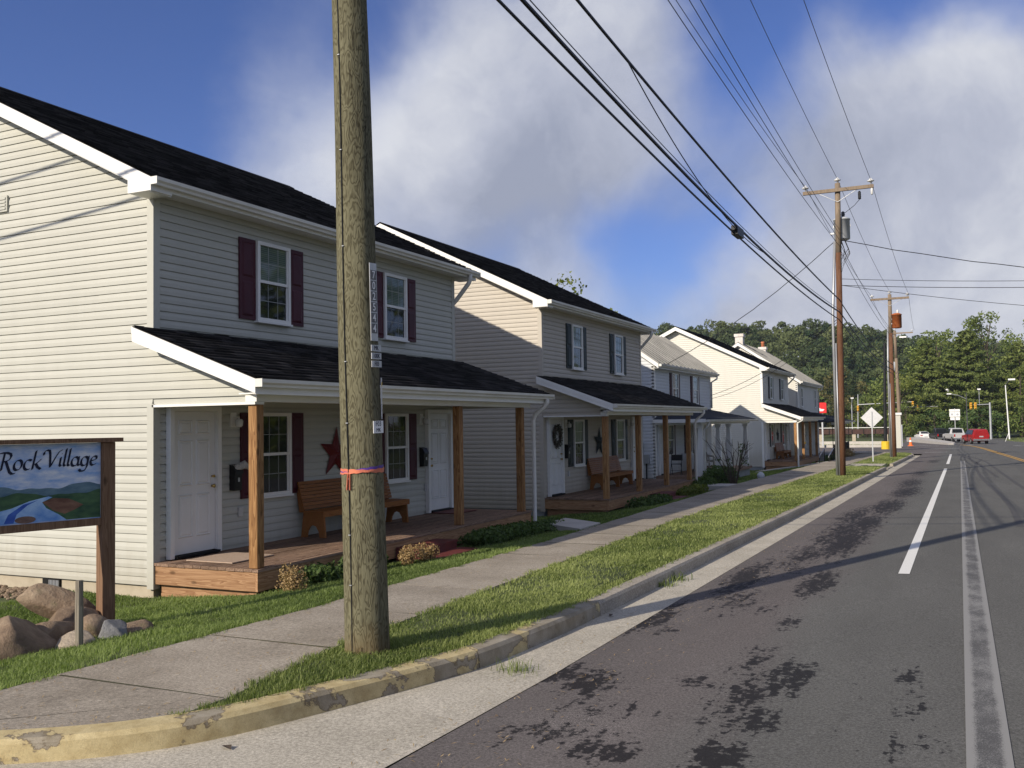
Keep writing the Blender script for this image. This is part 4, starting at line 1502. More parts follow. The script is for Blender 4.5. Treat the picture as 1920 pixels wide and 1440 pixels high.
for (a, c) in ((0.3, 2.4), (2.6, 4.9), (7.6, 9.7)):
    mb = MB()
    mb.box(2.14, 2.165, a, c, 0.82, 0.86)
    mb.box(2.14, 2.165, a, c, 0.10, 0.13)
    for k in range(int((c - a) / 0.14)):
        mb.box(2.146, 2.16, a + 0.07 + k * 0.14, a + 0.085 + k * 0.14, 0.13, 0.82)
    part('railing', mb, M['blackmetal'], h5)

# ------------------------------------------------------------------ things on and by the porches


def textmesh(body, size, shear=0.0, extrude=0.001, offset=0.0, align='CENTER', sx=1.0):
    cu = bpy.data.curves.new('lettering', 'FONT')
    cu.body = body
    cu.size = size
    cu.shear = shear
    cu.extrude = extrude
    cu.offset = offset
    cu.align_x = align
    cu.align_y = 'CENTER'
    o = bpy.data.objects.new('lettering', cu)
    COL.objects.link(o)
    dg = bpy.context.evaluated_depsgraph_get()
    me = bpy.data.meshes.new_from_object(o.evaluated_get(dg))
    bpy.data.objects.remove(o, do_unlink=True)
    for v_ in me.vertices:
        v_.co.x *= sx
    return me


def make_bench(label, loc, seat_len=2.62):
    root = thing('porch_bench', label, 'bench', loc, 0, 'wooden benches on the porches')
    Lb = seat_len
    # back leans; slats run along y
    for k in range(8):
        f = k / 7
        z = 0.47 + f * 0.40
        x = 0.13 - f * 0.11
        mb = MB().box(-0.011, 0.011, 0.0, Lb, -0.026, 0.026).xf(Matrix.Translation((x, 0, z)) @ Matrix.Rotation(-0.26, 4, 'Y'))
        part('back_slat', mb, M['bench'], root)
    for k in range(5):
        part('seat_slat', MB().box(0.135 + k * 0.078, 0.205 + k * 0.078, 0.0, Lb, 0.405 - k * 0.0, 0.430), M['bench'], root)
    part('front_apron', MB().box(0.505, 0.53, 0.0, Lb, 0.335, 0.43), M['bench'], root)
    for yy in (0.035, Lb - 0.075, Lb / 2 - 0.02):
        mb = MB()
        arch = [(0.05, 0.0), (0.16, 0.0), (0.18, 0.10), (0.23, 0.18), (0.29, 0.20), (0.35, 0.18), (0.40, 0.10), (0.42, 0.0), (0.53, 0.0), (0.50, 0.40), (0.14, 0.40), (0.05, 0.90), (-0.02, 0.90), (0.09, 0.40)]
        # lower panel with an arched cut-out, then the back support
        mb.prism([arch[8], arch[9], (0.29, 0.40), arch[4], arch[5], arch[6], arch[7]], 1, yy, yy + 0.04)
        mb.prism([arch[0], arch[1], arch[2], arch[3], arch[4], (0.29, 0.40), (0.10, 0.40)], 1, yy, yy + 0.04)
        mb.prism([(0.02, 0.401), (0.11, 0.401), (0.0, 0.90), (-0.06, 0.90)], 1, yy + 0.001, yy + 0.039)
        part('end_panel', mb, M['bench'], root)
    return root


b1 = make_bench('honey brown slatted bench on the porch of the nearest cream house', (-9.84, 12.52, -0.032))
b2 = copy_tree(b1)
b2.location = (-9.84, 25.75, -0.172)
b2['label'] = 'brown slatted bench on the porch of the tan house'
b4 = copy_tree(b1)
b4.location = (-9.84, 55.9, -0.482)
b4['label'] = 'brown slatted bench on the porch of the off white house'


def make_star(label, loc, r, mat_):
    mb = MB()
    vs = [(0.07, 0, 0)]
    for k in range(10):
        a = math.pi / 2 + k * math.pi / 5 + 0.06
        rr = r if k % 2 == 0 else r * 0.39
        vs.append((0.004, -rr * math.cos(a), rr * math.sin(a)))
    vs.append((-0.004, 0, 0))
    fs = [(0, k, k % 10 + 1) for k in range(1, 11)] + [(11, k % 10 + 1, k) for k in range(1, 11)]
    mb.add(vs, fs)
    o = part('barn_star', mb, mat_, None)
    o.location = loc
    return tag(o, label, 'star', 'barn stars on the porch walls')


make_star('large red metal star on the cream porch wall', (-9.86, 13.62, 1.30), 0.47, M['star_red'])
make_star('dark green star on the porch wall of the tan house', (-9.86, 26.85, 1.18), 0.47, M['green'])
make_star('black star on the porch wall of the off white house', (-9.86, 57.2, 0.85), 0.47, M['black'])


def make_mailbox(label, loc, paper=False):
    root = thing('wall_mailbox', label, 'mailbox', loc, 0, 'wall mailboxes by the doors')
    mb = MB().prism([(0.0, -0.19), (0.10, -0.19), (0.11, 0.10), (0.07, 0.17), (0.0, 0.19)], 1, -0.075, 0.075)
    part('box', mb, M['blackmetal'], root)
    mb = MB().prism([(-0.002, 0.196), (0.075, 0.176), (0.125, 0.10), (0.13, 0.06), (0.122, 0.06), (0.116, 0.10), (0.07, 0.168), (-0.002, 0.188)], 1, -0.085, 0.085)
    part('lid', mb, M['blackmetal'], root)
    part('handle', MB().box(0.111, 0.120, -0.015, 0.015, -0.06, 0.0), M['alu'], root)
    return root


make_mailbox('black wall mailbox holding a newspaper by the near white door', (-9.875, 11.06, 1.02))
make_mailbox('black wall mailbox beside the far door of the cream house', (-9.875, 16.53, 1.12))
make_mailbox('black wall mailbox beside the wreath door of the tan house', (-9.875, 24.22, 0.98))
make_mailbox('small black wall mailbox on the pale grey old house', (-11.17, 38.35, 1.0))
mb = MB()
for k in range(3):
    mb.tube([(0.0, -0.05, 0.02 * k), (0.05, 0.1, 0.05 + 0.02 * k), (0.09, 0.24, 0.03 - 0.03 * k)], [0.03, 0.045, 0.03], 7)
o = part('newspaper', mb, M['paper'])
o.location = (-9.80, 11.06, 1.14)
tag(o, 'rolled newspaper sticking out of the near mailbox', 'newspaper')

for lab, (x0, x1, y0, y1, z) in (('tan doormat before the near door of the cream house', (-9.55, -8.75, 9.78, 10.62, -0.026)),
                                 ('dark doormat before the far door of the cream house', (-9.78, -9.2, 16.75, 17.6, -0.026))):
    o = part('doormat', MB().box(x0, x1, y0, y1, z, z + 0.014), M['mat_tan'] if 'tan' in lab else M['redwood'])
    tag(o, lab, 'doormat', 'doormats')

# wreath on the tan house's door: twig ring with leaves
ring = []
wr = thing('door_wreath', 'twig and flower wreath on the white door of the tan house', 'wreath', (-9.82, 23.44, 1.42))
mb = MB()
for j in range(3):
    mb.tube([(0.02 + 0.02 * math.sin(k * 1.7 + j), (0.22 + 0.02 * math.sin(k * 2.3 + j * 2)) * math.cos(k * math.pi / 10), (0.26 + 0.02 * math.cos(k * 2.9 + j)) * math.sin(k * math.pi / 10)) for k in range(21)], 0.028, 5, False)
part('ring', mb, M['bark'], wr)
vs, qs, tn = [], [], []
for k in range(420):
    a = random.uniform(0, 2 * math.pi)
    rr = random.gauss(1.0, 0.18)
    c = Vector((0.04 + random.uniform(-.03, .05), 0.22 * rr * math.cos(a), 0.26 * rr * math.sin(a)))
    u = Vector((random.gauss(0, 1), random.gauss(0, 1), random.gauss(0, 1))).normalized()
    w_ = u.orthogonal().normalized()
    s = random.uniform(0.015, 0.035)
    b0 = len(vs)
    vs += [c + u * s, c + w_ * s * .6, c - u * s, c - w_ * s * .6]
    qs.append((b0, b0 + 1, b0 + 2, b0 + 3))
    tn += [random.random()] * 4
link('leaves', npmesh('leaves', np.array([tuple(p) for p in vs]), np.array(qs), tint=np.array(tn) * 0.6), M['leaf_wreath'], wr)['kind'] = 'stuff'

# porch steps of the cream house
st = thing('porch_steps', 'low maroon wooden steps before the cream porch', 'steps', (-8.1, 12.75, -0.03))
part('tread', MB().box(0.0, 0.42, 0.0, 1.25, -0.16, -0.125), M['redwood'], st)
part('riser', MB().box(0.38, 0.41, 0.02, 1.23, -0.40, -0.161), M['redwood'], st)
part('tread', MB().box(0.43, 0.80, -0.04, 1.29, -0.29, -0.255), M['redwood'], st)
part('riser', MB().box(0.76, 0.79, 0.0, 1.25, -0.5, -0.291), M['redwood'], st)
part('side_board', MB().box(0.0, 0.37, 0.0, 0.03, -0.5, -0.161), M['redwood'], st)
st2 = copy_tree(st)
st2.location = (-8.1, 26.1, -0.17)
st2['label'] = 'low maroon wooden steps before the tan porch'
for s_ in (st, st2):
    s_['group'] = 'wooden porch steps'

# folding chair and wicker chairs on the old house's porch
fc = thing('folding_chair', 'black metal folding chair on the old grey house porch', 'chair', (-10.6, 37.9, h3z), 0.15)
for xx in (-0.21, 0.21):
    part('leg', MB().tube([(xx, -0.28, 0.0), (xx, 0.0, 0.42), (xx, 0.22, 0.86)], 0.014, 6), M['blackmetal'], fc)
    part('leg', MB().tube([(xx * 0.9, 0.30, 0.0), (xx * 0.9, 0.0, 0.40), (xx * 0.9, -0.16, 0.46)], 0.014, 6), M['blackmetal'], fc)
part('seat', MB().box(-0.2, 0.2, -0.22, 0.18, 0.435, 0.455), M['blackmetal'], fc)
part('backrest', MB().box(-0.22, 0.22, 0.15, 0.165, 0.62, 0.86).xf(Matrix.Translation((0, 0.02, 0)) @ Matrix.Rotation(-0.2, 4, 'X')), M['blackmetal'], fc)
part('rung', MB().tube([(-0.21, -0.16, 0.18), (0.21, -0.16, 0.18)], 0.01, 6), M['blackmetal'], fc)
for i, (yy, lab) in enumerate(((41.0, 'pale wicker armchair on the old grey house porch, nearer one'), (42.1, 'pale wicker armchair on the old grey house porch, farther one'))):
    wc = thing('wicker_chair', lab, 'chair', (-10.35, yy, h3z), 0.2 * i, 'wicker chairs on the old porch')
    part('seat', MB().box(-0.25, 0.28, -0.27, 0.27, 0.36, 0.43), M['wicker'], wc)
    mb = MB()
    mb.tube([(0.26, -0.3, 0.0), (0.28, -0.31, 0.3), (0.26, -0.31, 0.60), (0.0, -0.32, 0.64), (-0.26, -0.26, 0.80), (-0.32, 0.0, 0.92), (-0.26, 0.26, 0.80), (0.0, 0.32, 0.64), (0.26, 0.31, 0.60), (0.28, 0.31, 0.3), (0.26, 0.3, 0.0)], 0.032, 7)
    part('arm_frame', mb, M['wicker'], wc, True)
    mb = MB()
    pts = [(-0.02, -0.31), (-0.24, -0.25), (-0.31, 0.0), (-0.24, 0.25), (-0.02, 0.31)]
    for (a, c) in zip(pts[:-1], pts[1:]):
        mb.beam((a[0], a[1], 0.60), (c[0], c[1], 0.60), 0.02, 0.36)
    part('backrest', mb, M['wicker'], wc)
    for (xx, yy2) in ((-0.25, -0.24), (-0.25, 0.24)):
        part('leg', MB().tube([(xx, yy2, 0), (xx, yy2, 0.37)], 0.025, 6), M['wicker'], wc)

# iron handrail at the off-white house path
hr = thing('iron_handrail', 'black iron handrail on the path before the off white house', 'handrail', (-7.3, 55.4, -0.9))
for yy in (0.0, 2.1):
    part('post', MB().tube([(0, yy, -0.05), (0, yy, 0.95 if yy else 0.6)], 0.02, 6), M['blackmetal'], hr)
    part('post', MB().tube([(0.5, yy, -0.05), (0.5, yy, 0.95 if yy else 0.6)], 0.02, 6), M['blackmetal'], hr)
for xx in (0.0, 0.5):
    part('rail', MB().tube([(xx, -0.1, 0.52), (xx, 0.0, 0.6), (xx, 2.1, 0.95), (xx, 2.25, 0.95)], 0.022, 6), M['steel'], hr)
    for k in range(6):
        part('baluster', MB().tube([(xx, 0.35 * (k + 0.5), 0.08 + 0.03 * k), (xx, 0.35 * (k + 0.5), 0.6 + 0.058 * (k + 0.5))], 0.008, 5), M['blackmetal'], hr)


# ------------------------------------------------------------------ leaves
def leaf_quads(C, size, rng_, flat=0.0, aspect=0.6, out=None):
    n = len(C)
    if out is not None:
        nr = out + 0.55 * rng_.normal(size=(n, 3))
        nr /= np.linalg.norm(nr, axis=1)[:, None]
        u = np.cross(nr, rng_.normal(size=(n, 3)))
        u /= np.linalg.norm(u, axis=1)[:, None]
        w_ = np.cross(nr, u)
    else:
        u = rng_.normal(size=(n, 3))
        u[:, 2] *= (1 - flat)
        u /= np.linalg.norm(u, axis=1)[:, None]
        w_ = rng_.normal(size=(n, 3))
        w_[:, 2] *= (1 - flat)
    w_ -= u * (u * w_).sum(1)[:, None]
    w_ /= np.linalg.norm(w_, axis=1)[:, None]
    s = (size * rng_.uniform(0.6, 1.3, n))[:, None]
    V_ = np.stack([C + u * s, C + w_ * s * aspect, C - u * s, C - w_ * s * aspect], 1).reshape(-1, 3)
    Q_ = np.arange(4 * n).reshape(n, 4)
    return V_, Q_


def puff(c, r, n, rng_, shell=0.55):
    d = rng_.normal(size=(n, 3))
    d /= np.linalg.norm(d, axis=1)[:, None]
    rad = shell + (1 - shell) * rng_.random(n) ** 0.6
    return np.asarray(c) + d * np.asarray(r) * rad[:, None]


def crown(name, clusters, nper, size, mat_, parent, rng_, tintc=None, flat=0.0, aspect=0.6, rootz=None):
    Vs, Qs, T = [], [], []
    off = 0
    for i, (c, r) in enumerate(clusters):
        n = max(6, int(nper * (np.mean(r) ** 2)))
        P_ = puff(c, r, n, rng_)
        d_ = (P_ - np.asarray(c)) / np.asarray(r)
        v_, q_ = leaf_quads(P_, np.full(n, size), rng_, flat, aspect, d_)
        tv = np.clip(rng_.normal(0.5 if tintc is None else tintc[i], 0.18, n), 0, 1)
        Vs.append(v_)
        Qs.append(q_ + off)
        T.append(np.repeat(tv, 4))
        off += len(v_)
    me = npmesh(name, np.concatenate(Vs), np.concatenate(Qs), tint=np.concatenate(T))
    o = link(name, me, mat_, parent)
    o['kind'] = 'stuff'
    return o


def shrub(label, loc, rx_, ry_, h, seed, mat_, n=900, size=0.03, group=None, name='leafy_shrub', cat='shrub'):
    g_ = np.random.default_rng(seed)
    root = thing(name, label, cat, loc, 0, group)
    cl = []
    for k in range(16):
        a = g_.uniform(0, 2 * math.pi)
        rr = math.sqrt(g_.random()) * 0.75
        cl.append(((rx_ * rr * math.cos(a), ry_ * rr * math.sin(a), h * g_.uniform(0.3, 0.75)), (rx_ * .45, ry_ * .45, h * .33)))
    nper = n / 16 / max(1e-6, np.mean([np.mean(c[1]) ** 2 for c in cl]))
    crown('foliage', cl, nper, size, mat_, root, g_)
    mb = MB()
    for k in range(7):
        a = g_.uniform(0, 2 * math.pi)
        mb.tube([(0, 0, -0.05), (rx_ * .35 * math.cos(a), ry_ * .35 * math.sin(a), h * .4), (rx_ * .6 * math.cos(a), ry_ * .6 * math.sin(a), h * .75)], [0.012, 0.008, 0.004], 5)
    part('stem', mb, M['bark'], root)
    return root


shrub('round clump of dried tan flower heads by the near porch corner', (-7.62, 9.62, -0.34), 0.21, 0.22, 0.40, 5, M['leaf_dry'], 1500, 0.016, 'dried flower clumps', 'dried_flower_clump', 'plant')
shrub('dried tan flower heads beside the maroon steps, left clump', (-7.5, 12.15, -0.36), 0.18, 0.19, 0.36, 6, M['leaf_dry'], 1300, 0.016, 'dried flower clumps', 'dried_flower_clump', 'plant')
shrub('dried tan flower heads beside the maroon steps, right clump', (-7.38, 12.5, -0.36), 0.16, 0.17, 0.35, 8, M['leaf_dry'], 1300, 0.016, 'dried flower clumps', 'dried_flower_clump', 'plant')
shrub('low green creeping shrub at the far end of the cream porch', (-7.6, 15.4, -0.40), 0.52, 1.1, 0.34, 9, M['leaf_shrub'], 4200, 0.035, 'green shrubs along the porches')
shrub('second low green creeping shrub near the cream porch downspout', (-7.5, 17.0, -0.42), 0.50, 1.1, 0.30, 10, M['leaf_shrub'], 4000, 0.035, 'green shrubs along the porches')
shrub('dark green weeds beside the utility pole under the cream porch', (-7.75, 11.3, -0.38), 0.30, 0.55, 0.38, 11, M['leaf_shrub'], 1800, 0.03, 'green shrubs along the porches')
shrub('dark low plants under the front of the cream porch by the first clump', (-7.8, 10.35, -0.38), 0.24, 0.45, 0.32, 12, M['leaf_shrub'], 1500, 0.03, 'green shrubs along the porches')
shrub('green shrub at the front of the tan porch, nearer one', (-7.55, 24.6, -0.55), 0.5, 1.3, 0.34, 13, M['leaf_shrub'], 2600, 0.045, 'green shrubs along the porches')
shrub('yellowish bush at the far end of the tan porch', (-7.6, 28.9, -0.6), 0.45, 1.0, 0.42, 14, M['leaf_yel'], 2200, 0.045, 'green shrubs along the porches')
shrub('green shrub at the far corner of the tan porch', (-8.0, 31.6, -0.65), 0.5, 1.0, 0.55, 15, M['leaf_shrub'], 2200, 0.05, 'green shrubs along the porches')
shrub('dark green shrub under the bare bush before the old grey house', (-8.6, 36.6, -0.75), 0.7, 1.0, 0.75, 16, M['leaf_shrub'], 2600, 0.055, 'green shrubs along the porches')
shrub('brownish bush in front of the farthest white house', (-7.3, 66.5, -1.0), 0.7, 1.6, 0.8, 17, M['leaf_dry'], 1600, 0.06, 'green shrubs along the porches')
shrub('dark bush in the shade before the farthest white house porch', (-7.4, 63.0, -1.0), 0.6, 1.4, 0.6, 18, M['leaf_shrub'], 1600, 0.06, 'green shrubs along the porches')

# bare bush
g_ = np.random.default_rng(3)
bb = thing('bare_bush', 'leafless twiggy bush on the lawn before the old grey house', 'bush', (-7.25, 33.2, -0.55))
mb = MB()
tips = []
for k in range(15):
    a = k * 2.4
    sp = g_.uniform(0.25, 0.85)
    p0 = Vector((0.06 * math.cos(a), 0.06 * math.sin(a), 0))
    p1 = p0 + Vector((sp * .35 * math.cos(a), sp * .35 * math.sin(a), 0.6))
    p2 = p1 + Vector((sp * .45 * math.cos(a + .3), sp * .45 * math.sin(a + .3), 0.55))
    p3 = p2 + Vector((sp * .35 * math.cos(a - .2), sp * .35 * math.sin(a - .2), g_.uniform(0.3, 0.55)))
    mb.tube([p0, p1, p2, p3], [0.022, 0.016, 0.011, 0.005], 5)
    for q in (p1, p2, (p1 + p2) / 2, (p2 + p3) / 2):
        b_ = a + g_.uniform(-1.4, 1.4)
        e_ = q + Vector((0.28 * math.cos(b_), 0.28 * math.sin(b_), g_.uniform(0.15, 0.4)))
        mb.tube([q, (q + e_) / 2 + Vector((0, 0, 0.03)), e_], [0.009, 0.006, 0.003], 4)
        tips.append(e_)
part('branches', mb, M['bark'], bb)
cl = [((t_.x, t_.y, t_.z), (0.06, 0.06, 0.06)) for t_ in tips[::4]] + [((0.25, 0.3, 1.35), (.16, .16, .2)), ((0.2, 0.25, 1.15), (.12, .12, .15))]
crown('withered_leaves', cl, 2600, 0.03, M['leaf_shrub'], bb, g_)
o = part('garden_globe', MB().lathe([(0.03, -0.16), (0.09, -0.13), (0.13, -0.06), (0.145, 0.0), (0.13, 0.06), (0.09, 0.115), (0.03, 0.143)], (0, 0, 0), 14), M['transgrey'], None, True)
o.location = (-6.9, 36.2, -0.33)
tag(o, 'pale round garden ball on the lawn beside the sidewalk', 'ball')

# ------------------------------------------------------------------ village sign, stake, boulders
SD = Vector((0.27, 0.963, 0)).normalized()
SN = Vector((SD.y, -SD.x, 0))
sp0 = Vector((-8.12, 7.18, -0.30))
ang = math.atan2(SD.y, SD.x)
sg = thing('village_sign', 'painted wooden village sign with a river scene on brown timber posts', 'sign', sp0, ang)
SW = 2.3      # panel width, local x runs back from the right-hand post
for xx in (0.0, -SW):
    o = part('post', MB().box(xx - 0.07, xx + 0.07, -0.07, 0.07, -0.2, 1.93), M['signwood'], sg)
    bevel(o, 0.006, 1)
part('top_rail', MB().box(-SW - 0.12, 0.14, -0.10, 0.09, 1.931, 1.975), M['signwood'], sg)
part('bottom_rail', MB().box(-SW + 0.071, -0.071, -0.05, 0.03, 1.075, 1.15), M['signwood'], sg)


def paint(name, c, c2, sc_=6, st=(1, 1, 3)):
    c = tuple(x * 1.25 for x in c)
    c2 = tuple(min(0.85, x * 1.35) for x in c2)
    return mat(name, c, c2, sc_, 0.55, stretch=st, detail=5)


PS = paint('sign_sky', (0.16, 0.30, 0.55), (0.62, 0.62, 0.62), 4, (1, 1, 3.2))
board = part('board', MB().box(-SW + 0.071, -0.071, -0.03, 0.0, 1.151, 1.929), PS, sg)
gl = np.random.default_rng(21)


def skyline(x0, x1, zb, amp, n, seed, low):
    r_ = np.random.default_rng(seed)
    ph = r_.uniform(0, 6, 4)
    top = []
    for k in range(n + 1):
        x = x0 + (x1 - x0) * k / n
        z = zb + amp * (0.55 * math.sin(x * 7 + ph[0]) + 0.3 * math.sin(x * 15 + ph[1]) + 0.15 * math.sin(x * 31 + ph[2]))
        top.append((x, max(low + .01, z)))
    return [(x0, low)] + top + [(x1, low)]


def pflat(name, poly, mat_, d):
    # a painted area: a thin skin on the board, facing the street side (-y local)
    mb = MB()
    n_ = len(poly)
    mb.add([(p[0], -0.0302 - d, p[1]) for p in poly], [tuple(range(n_))])
    return link(name, mb.mesh(name), mat_, board)


xl, xr = -SW + 0.075, -0.075
pflat('painted_mountains', skyline(xl, xr, 1.50, 0.035, 60, 1, 1.16), paint('sign_mountain', (0.05, 0.10, 0.15), (0.12, 0.19, 0.22)), 0.0006)
pflat('painted_hills', skyline(xl, xr, 1.43, 0.03, 60, 2, 1.16), paint('sign_hill', (0.018, 0.05, 0.03), (0.06, 0.12, 0.05)), 0.0012)
pflat('painted_river', [(xl, 1.16), (-0.42, 1.16), (-0.50, 1.22), (-0.62, 1.29), (-0.66, 1.35), (-0.56, 1.395), (-0.60, 1.405), (-0.78, 1.37), (-0.95, 1.31), (-1.2, 1.26), (-1.6, 1.24), (xl, 1.25)],
      paint('sign_river', (0.07, 0.20, 0.50), (0.32, 0.46, 0.66), 5, (1, 1, 1.5)), 0.0018)
pflat('painted_river', [(-1.02, 1.165), (-0.98, 1.25), (-0.84, 1.34), (-0.70, 1.375), (-0.80, 1.33), (-0.90, 1.25), (-0.93, 1.165)], paint('sign_river_dark', (0.02, 0.06, 0.30), (0.05, 0.12, 0.40)), 0.0024)
pflat('painted_bank', [(-0.66, 1.35), (-0.55, 1.385), (-0.40, 1.37), (-0.25, 1.30), (-0.35, 1.25), (-0.44, 1.22), (-0.55, 1.26)], paint('sign_earth', (0.10, 0.045, 0.03), (0.20, 0.11, 0.07)), 0.0024)
for (cx_, cz_, r1, r2) in ((-1.28, 1.215, 0.15, 0.075), (-0.82, 1.19, 0.10, 0.035), (-1.7, 1.22, 0.12, 0.06)):
    pflat('painted_rock', [(cx_ + r1 * math.cos(a_ * math.pi / 10), max(1.155, cz_ + r2 * math.sin(a_ * math.pi / 10))) for a_ in range(20)], paint('sign_rock', (0.09, 0.05, 0.04), (0.19, 0.12, 0.09), 10), 0.003)
INK = mat('sign_ink', (0.008, 0.012, 0.035), None, 2, 0.5)


def arc(cx_, cz_, rx__, rz__, a0, a1, n=14):
    return [(cx_ + rx__ * math.cos(math.radians(a0 + (a1 - a0) * k / n)), cz_ + rz__ * math.sin(math.radians(a0 + (a1 - a0) * k / n))) for k in range(n + 1)]


NIB = {
    'R': (0.60, [[(0.12, 0.0), (0.12, 0.78)], [(-0.16, 0.56), (-0.20, 0.64), (-0.14, 0.74), (0.0, 0.79), (0.2, 0.80), (0.38, 0.74), (0.43, 0.62), (0.38, 0.48), (0.24, 0.41), (0.13, 0.40)], [(0.24, 0.41), (0.36, 0.18), (0.50, -0.08), (0.62, -0.17), (0.74, -0.15)]]),
    'o': (0.44, [arc(0.2, 0.22, 0.17, 0.23, 90, 450)]),
    'c': (0.38, [arc(0.2, 0.22, 0.17, 0.23, 50, 310)]),
    'k': (0.44, [[(0.05, 0.0), (0.05, 0.84)], [(0.36, 0.46), (0.22, 0.30), (0.06, 0.21)], [(0.14, 0.27), (0.26, 0.10), (0.42, 0.0)]]),
    'V': (0.54, [[(-0.22, 0.58), (-0.24, 0.70), (-0.14, 0.80), (0.0, 0.78), (0.06, 0.60), (0.18, 0.0)], [(0.18, 0.0), (0.34, 0.46), (0.46, 0.72), (0.60, 0.80)]]),
    'i': (0.19, [[(0.05, 0.44), (0.06, 0.08), (0.14, 0.02)], [(0.06, 0.60), (0.08, 0.62)]]),
    'l': (0.19, [[(0.05, 0.84), (0.06, 0.08), (0.14, 0.02)]]),
    'a': (0.46, [arc(0.19, 0.22, 0.16, 0.22, 40, 400), [(0.34, 0.45), (0.35, 0.08), (0.43, 0.02)]]),
    'g': (0.44, [arc(0.19, 0.22, 0.16, 0.22, 40, 400), [(0.35, 0.45), (0.36, -0.05), (0.28, -0.24), (0.10, -0.26), (0.0, -0.16)]]),
    'e': (0.40, [[(0.05, 0.22), (0.20, 0.25), (0.32, 0.30), (0.30, 0.42), (0.19, 0.46), (0.08, 0.36), (0.04, 0.20), (0.10, 0.05), (0.20, 0.0), (0.34, 0.08)]]),
    'r': (0.30, [[(0.06, 0.44), (0.07, 0.0)], [(0.07, 0.26), (0.16, 0.42), (0.28, 0.42)]]),
}


def penned(word, x0_, z0_, em):
    x = x0_
    nib = Vector((0.052, 0.036)) * em * 1.05
    thin = Vector((0.010, -0.012)) * em
    for ch in word:
        adv, strokes = NIB[ch]
        mb = MB()
        dpt = 0.0345
        for st_ in strokes:
            P_ = [Vector((x + (p[0] + 0.22 * p[1]) * em, z0_ + p[1] * em)) for p in st_]
            for (a, c) in zip(P_[:-1], P_[1:]):
                for q_ in (nib, thin):
                    dpt += 0.000004
                    vs = [a + q_, a - q_, c - q_, c + q_]
                    mb.add([(v_.x, -dpt, v_.y) for v_ in vs], [(0, 1, 2, 3)])
        link('lettering', mb.mesh('lettering'), INK, board)
        x += adv * em


penned('r', -1.235, 1.685, 0.21)
penned('Rock', -1.075, 1.680, 0.215)
penned('Village', -0.625, 1.695, 0.212)

o = part('wooden_stake', MB().tube([(0, 0, -0.2), (0.0, 0, 0.3), (-0.004, 0.004, 0.57)], [0.036, 0.036, 0.034], 8), M['stake'])
o.location = (-7.43, 6.27, -0.20)
tag(o, 'short grey wooden stake standing in the grass by the boulders', 'stake')


def boulder(label, loc, sx_, sy_, sz_, seed, tone, rz=0.0, tilt=(0, 0)):
    g = np.random.default_rng(seed)
    bm = bmesh.new()
    bmesh.ops.create_icosphere(bm, subdivisions=4, radius=1.0)
    dirs = g.normal(size=(14, 3))
    dirs /= np.linalg.norm(dirs, axis=1)[:, None]
    offs = g.uniform(0.62, 0.95, 14)
    ph = g.uniform(0, 6, 6)
    for v_ in bm.verts:
        p = np.array(v_.co)
        for d, o_ in zip(dirs, offs):
            h = p.dot(d)
            if h > o_:
                p = p - d * (h - o_) * 0.92
        k = 1 + 0.05 * math.sin(p[0] * 3 + ph[0]) * math.cos(p[1] * 3.3 + ph[1]) + 0.03 * math.sin(p[2] * 6 + ph[2])
        p *= k
        v_.co = (p[0] * sx_, p[1] * sy_, p[2] * sz_)
    me = bpy.data.meshes.new('boulder')
    bm.to_mesh(me)
    bm.free()
    me.polygons.foreach_set('use_smooth', [True] * len(me.polygons))
    o = link('boulder', me, M['rock'])
    o.location = loc
    o.rotation_euler = (tilt[0], tilt[1], rz)
    o.color = (1, 1, 1, tone)
    return tag(o, label, 'boulder', 'boulders piled under the village sign')


boulder('long brown boulder lying tilted on top of the pile', (-8.52, 6.98, -0.06), 0.22, 0.50, 0.16, 1, 0.6, -1.0, (-0.36, 0.1))
boulder('broad rust brown boulder at the front of the pile', (-7.93, 5.95, -0.22), 0.30, 0.40, 0.30, 2, 0.6, -0.3)
boulder('brown boulder behind the front one, under the tilted boulder', (-8.05, 6.45, -0.26), 0.24, 0.36, 0.24, 3, 0.6, 0.2)
boulder('dark boulder at the left edge of the picture', (-9.35, 6.15, -0.02), 0.36, 0.36, 0.36, 4, 0.6)
boulder('small pale angular boulder standing at the left of the pile', (-8.8, 6.25, -0.05), 0.13, 0.15, 0.17, 5, 0.1, 0.4)
boulder('pale tan boulder half hidden behind the wooden stake', (-7.62, 6.42, -0.26), 0.17, 0.24, 0.14, 6, 0.1, 0.1)
boulder('dark brown boulder between the stake and the sign post', (-7.85, 6.78, -0.24), 0.16, 0.18, 0.17, 7, 0.6)
boulder('blue grey pointed boulder at the right end of the pile', (-7.5, 6.72, -0.24), 0.15, 0.20, 0.17, 8, 0.9, 0.5)
boulder('flat tan boulder just behind the blue grey one', (-7.62, 7.06, -0.28), 0.20, 0.28, 0.13, 9, 0.6, 0.3)
boulder('grey brown boulder wedged under the long tilted one', (-8.3, 6.95, -0.22), 0.26, 0.36, 0.20, 10, 0.6, 0.6)
boulder('low grey boulder in the grass at the bottom left', (-8.0, 5.6, -0.30), 0.16, 0.2, 0.12, 12, 0.9)
# gravel strip by the wall
g_ = np.random.default_rng(8)
n_ = 420
P_ = np.stack([g_.uniform(-14.5, -11.7, n_), g_.uniform(8.75, 9.45, n_), np.zeros(n_)], 1)
P_[:, 2] = lawnz(P_[:, 0], P_[:, 1]) + 0.01
mbg = MB()
for p in P_:
    r_ = g_.uniform(0.02, 0.05)
    mbg.lathe([(r_ * .4, -r_ * .5), (r_, -r_ * .1), (r_ * .8, r_ * .45), (r_ * .25, r_ * .65)], tuple(p), 6)
o = part('gravel', mbg, M['rock'], None, kind='stuff')
o.color = (1, 1, 1, 0.6)
tag(o, 'loose brown gravel along the foot of the cream side wall', 'gravel')

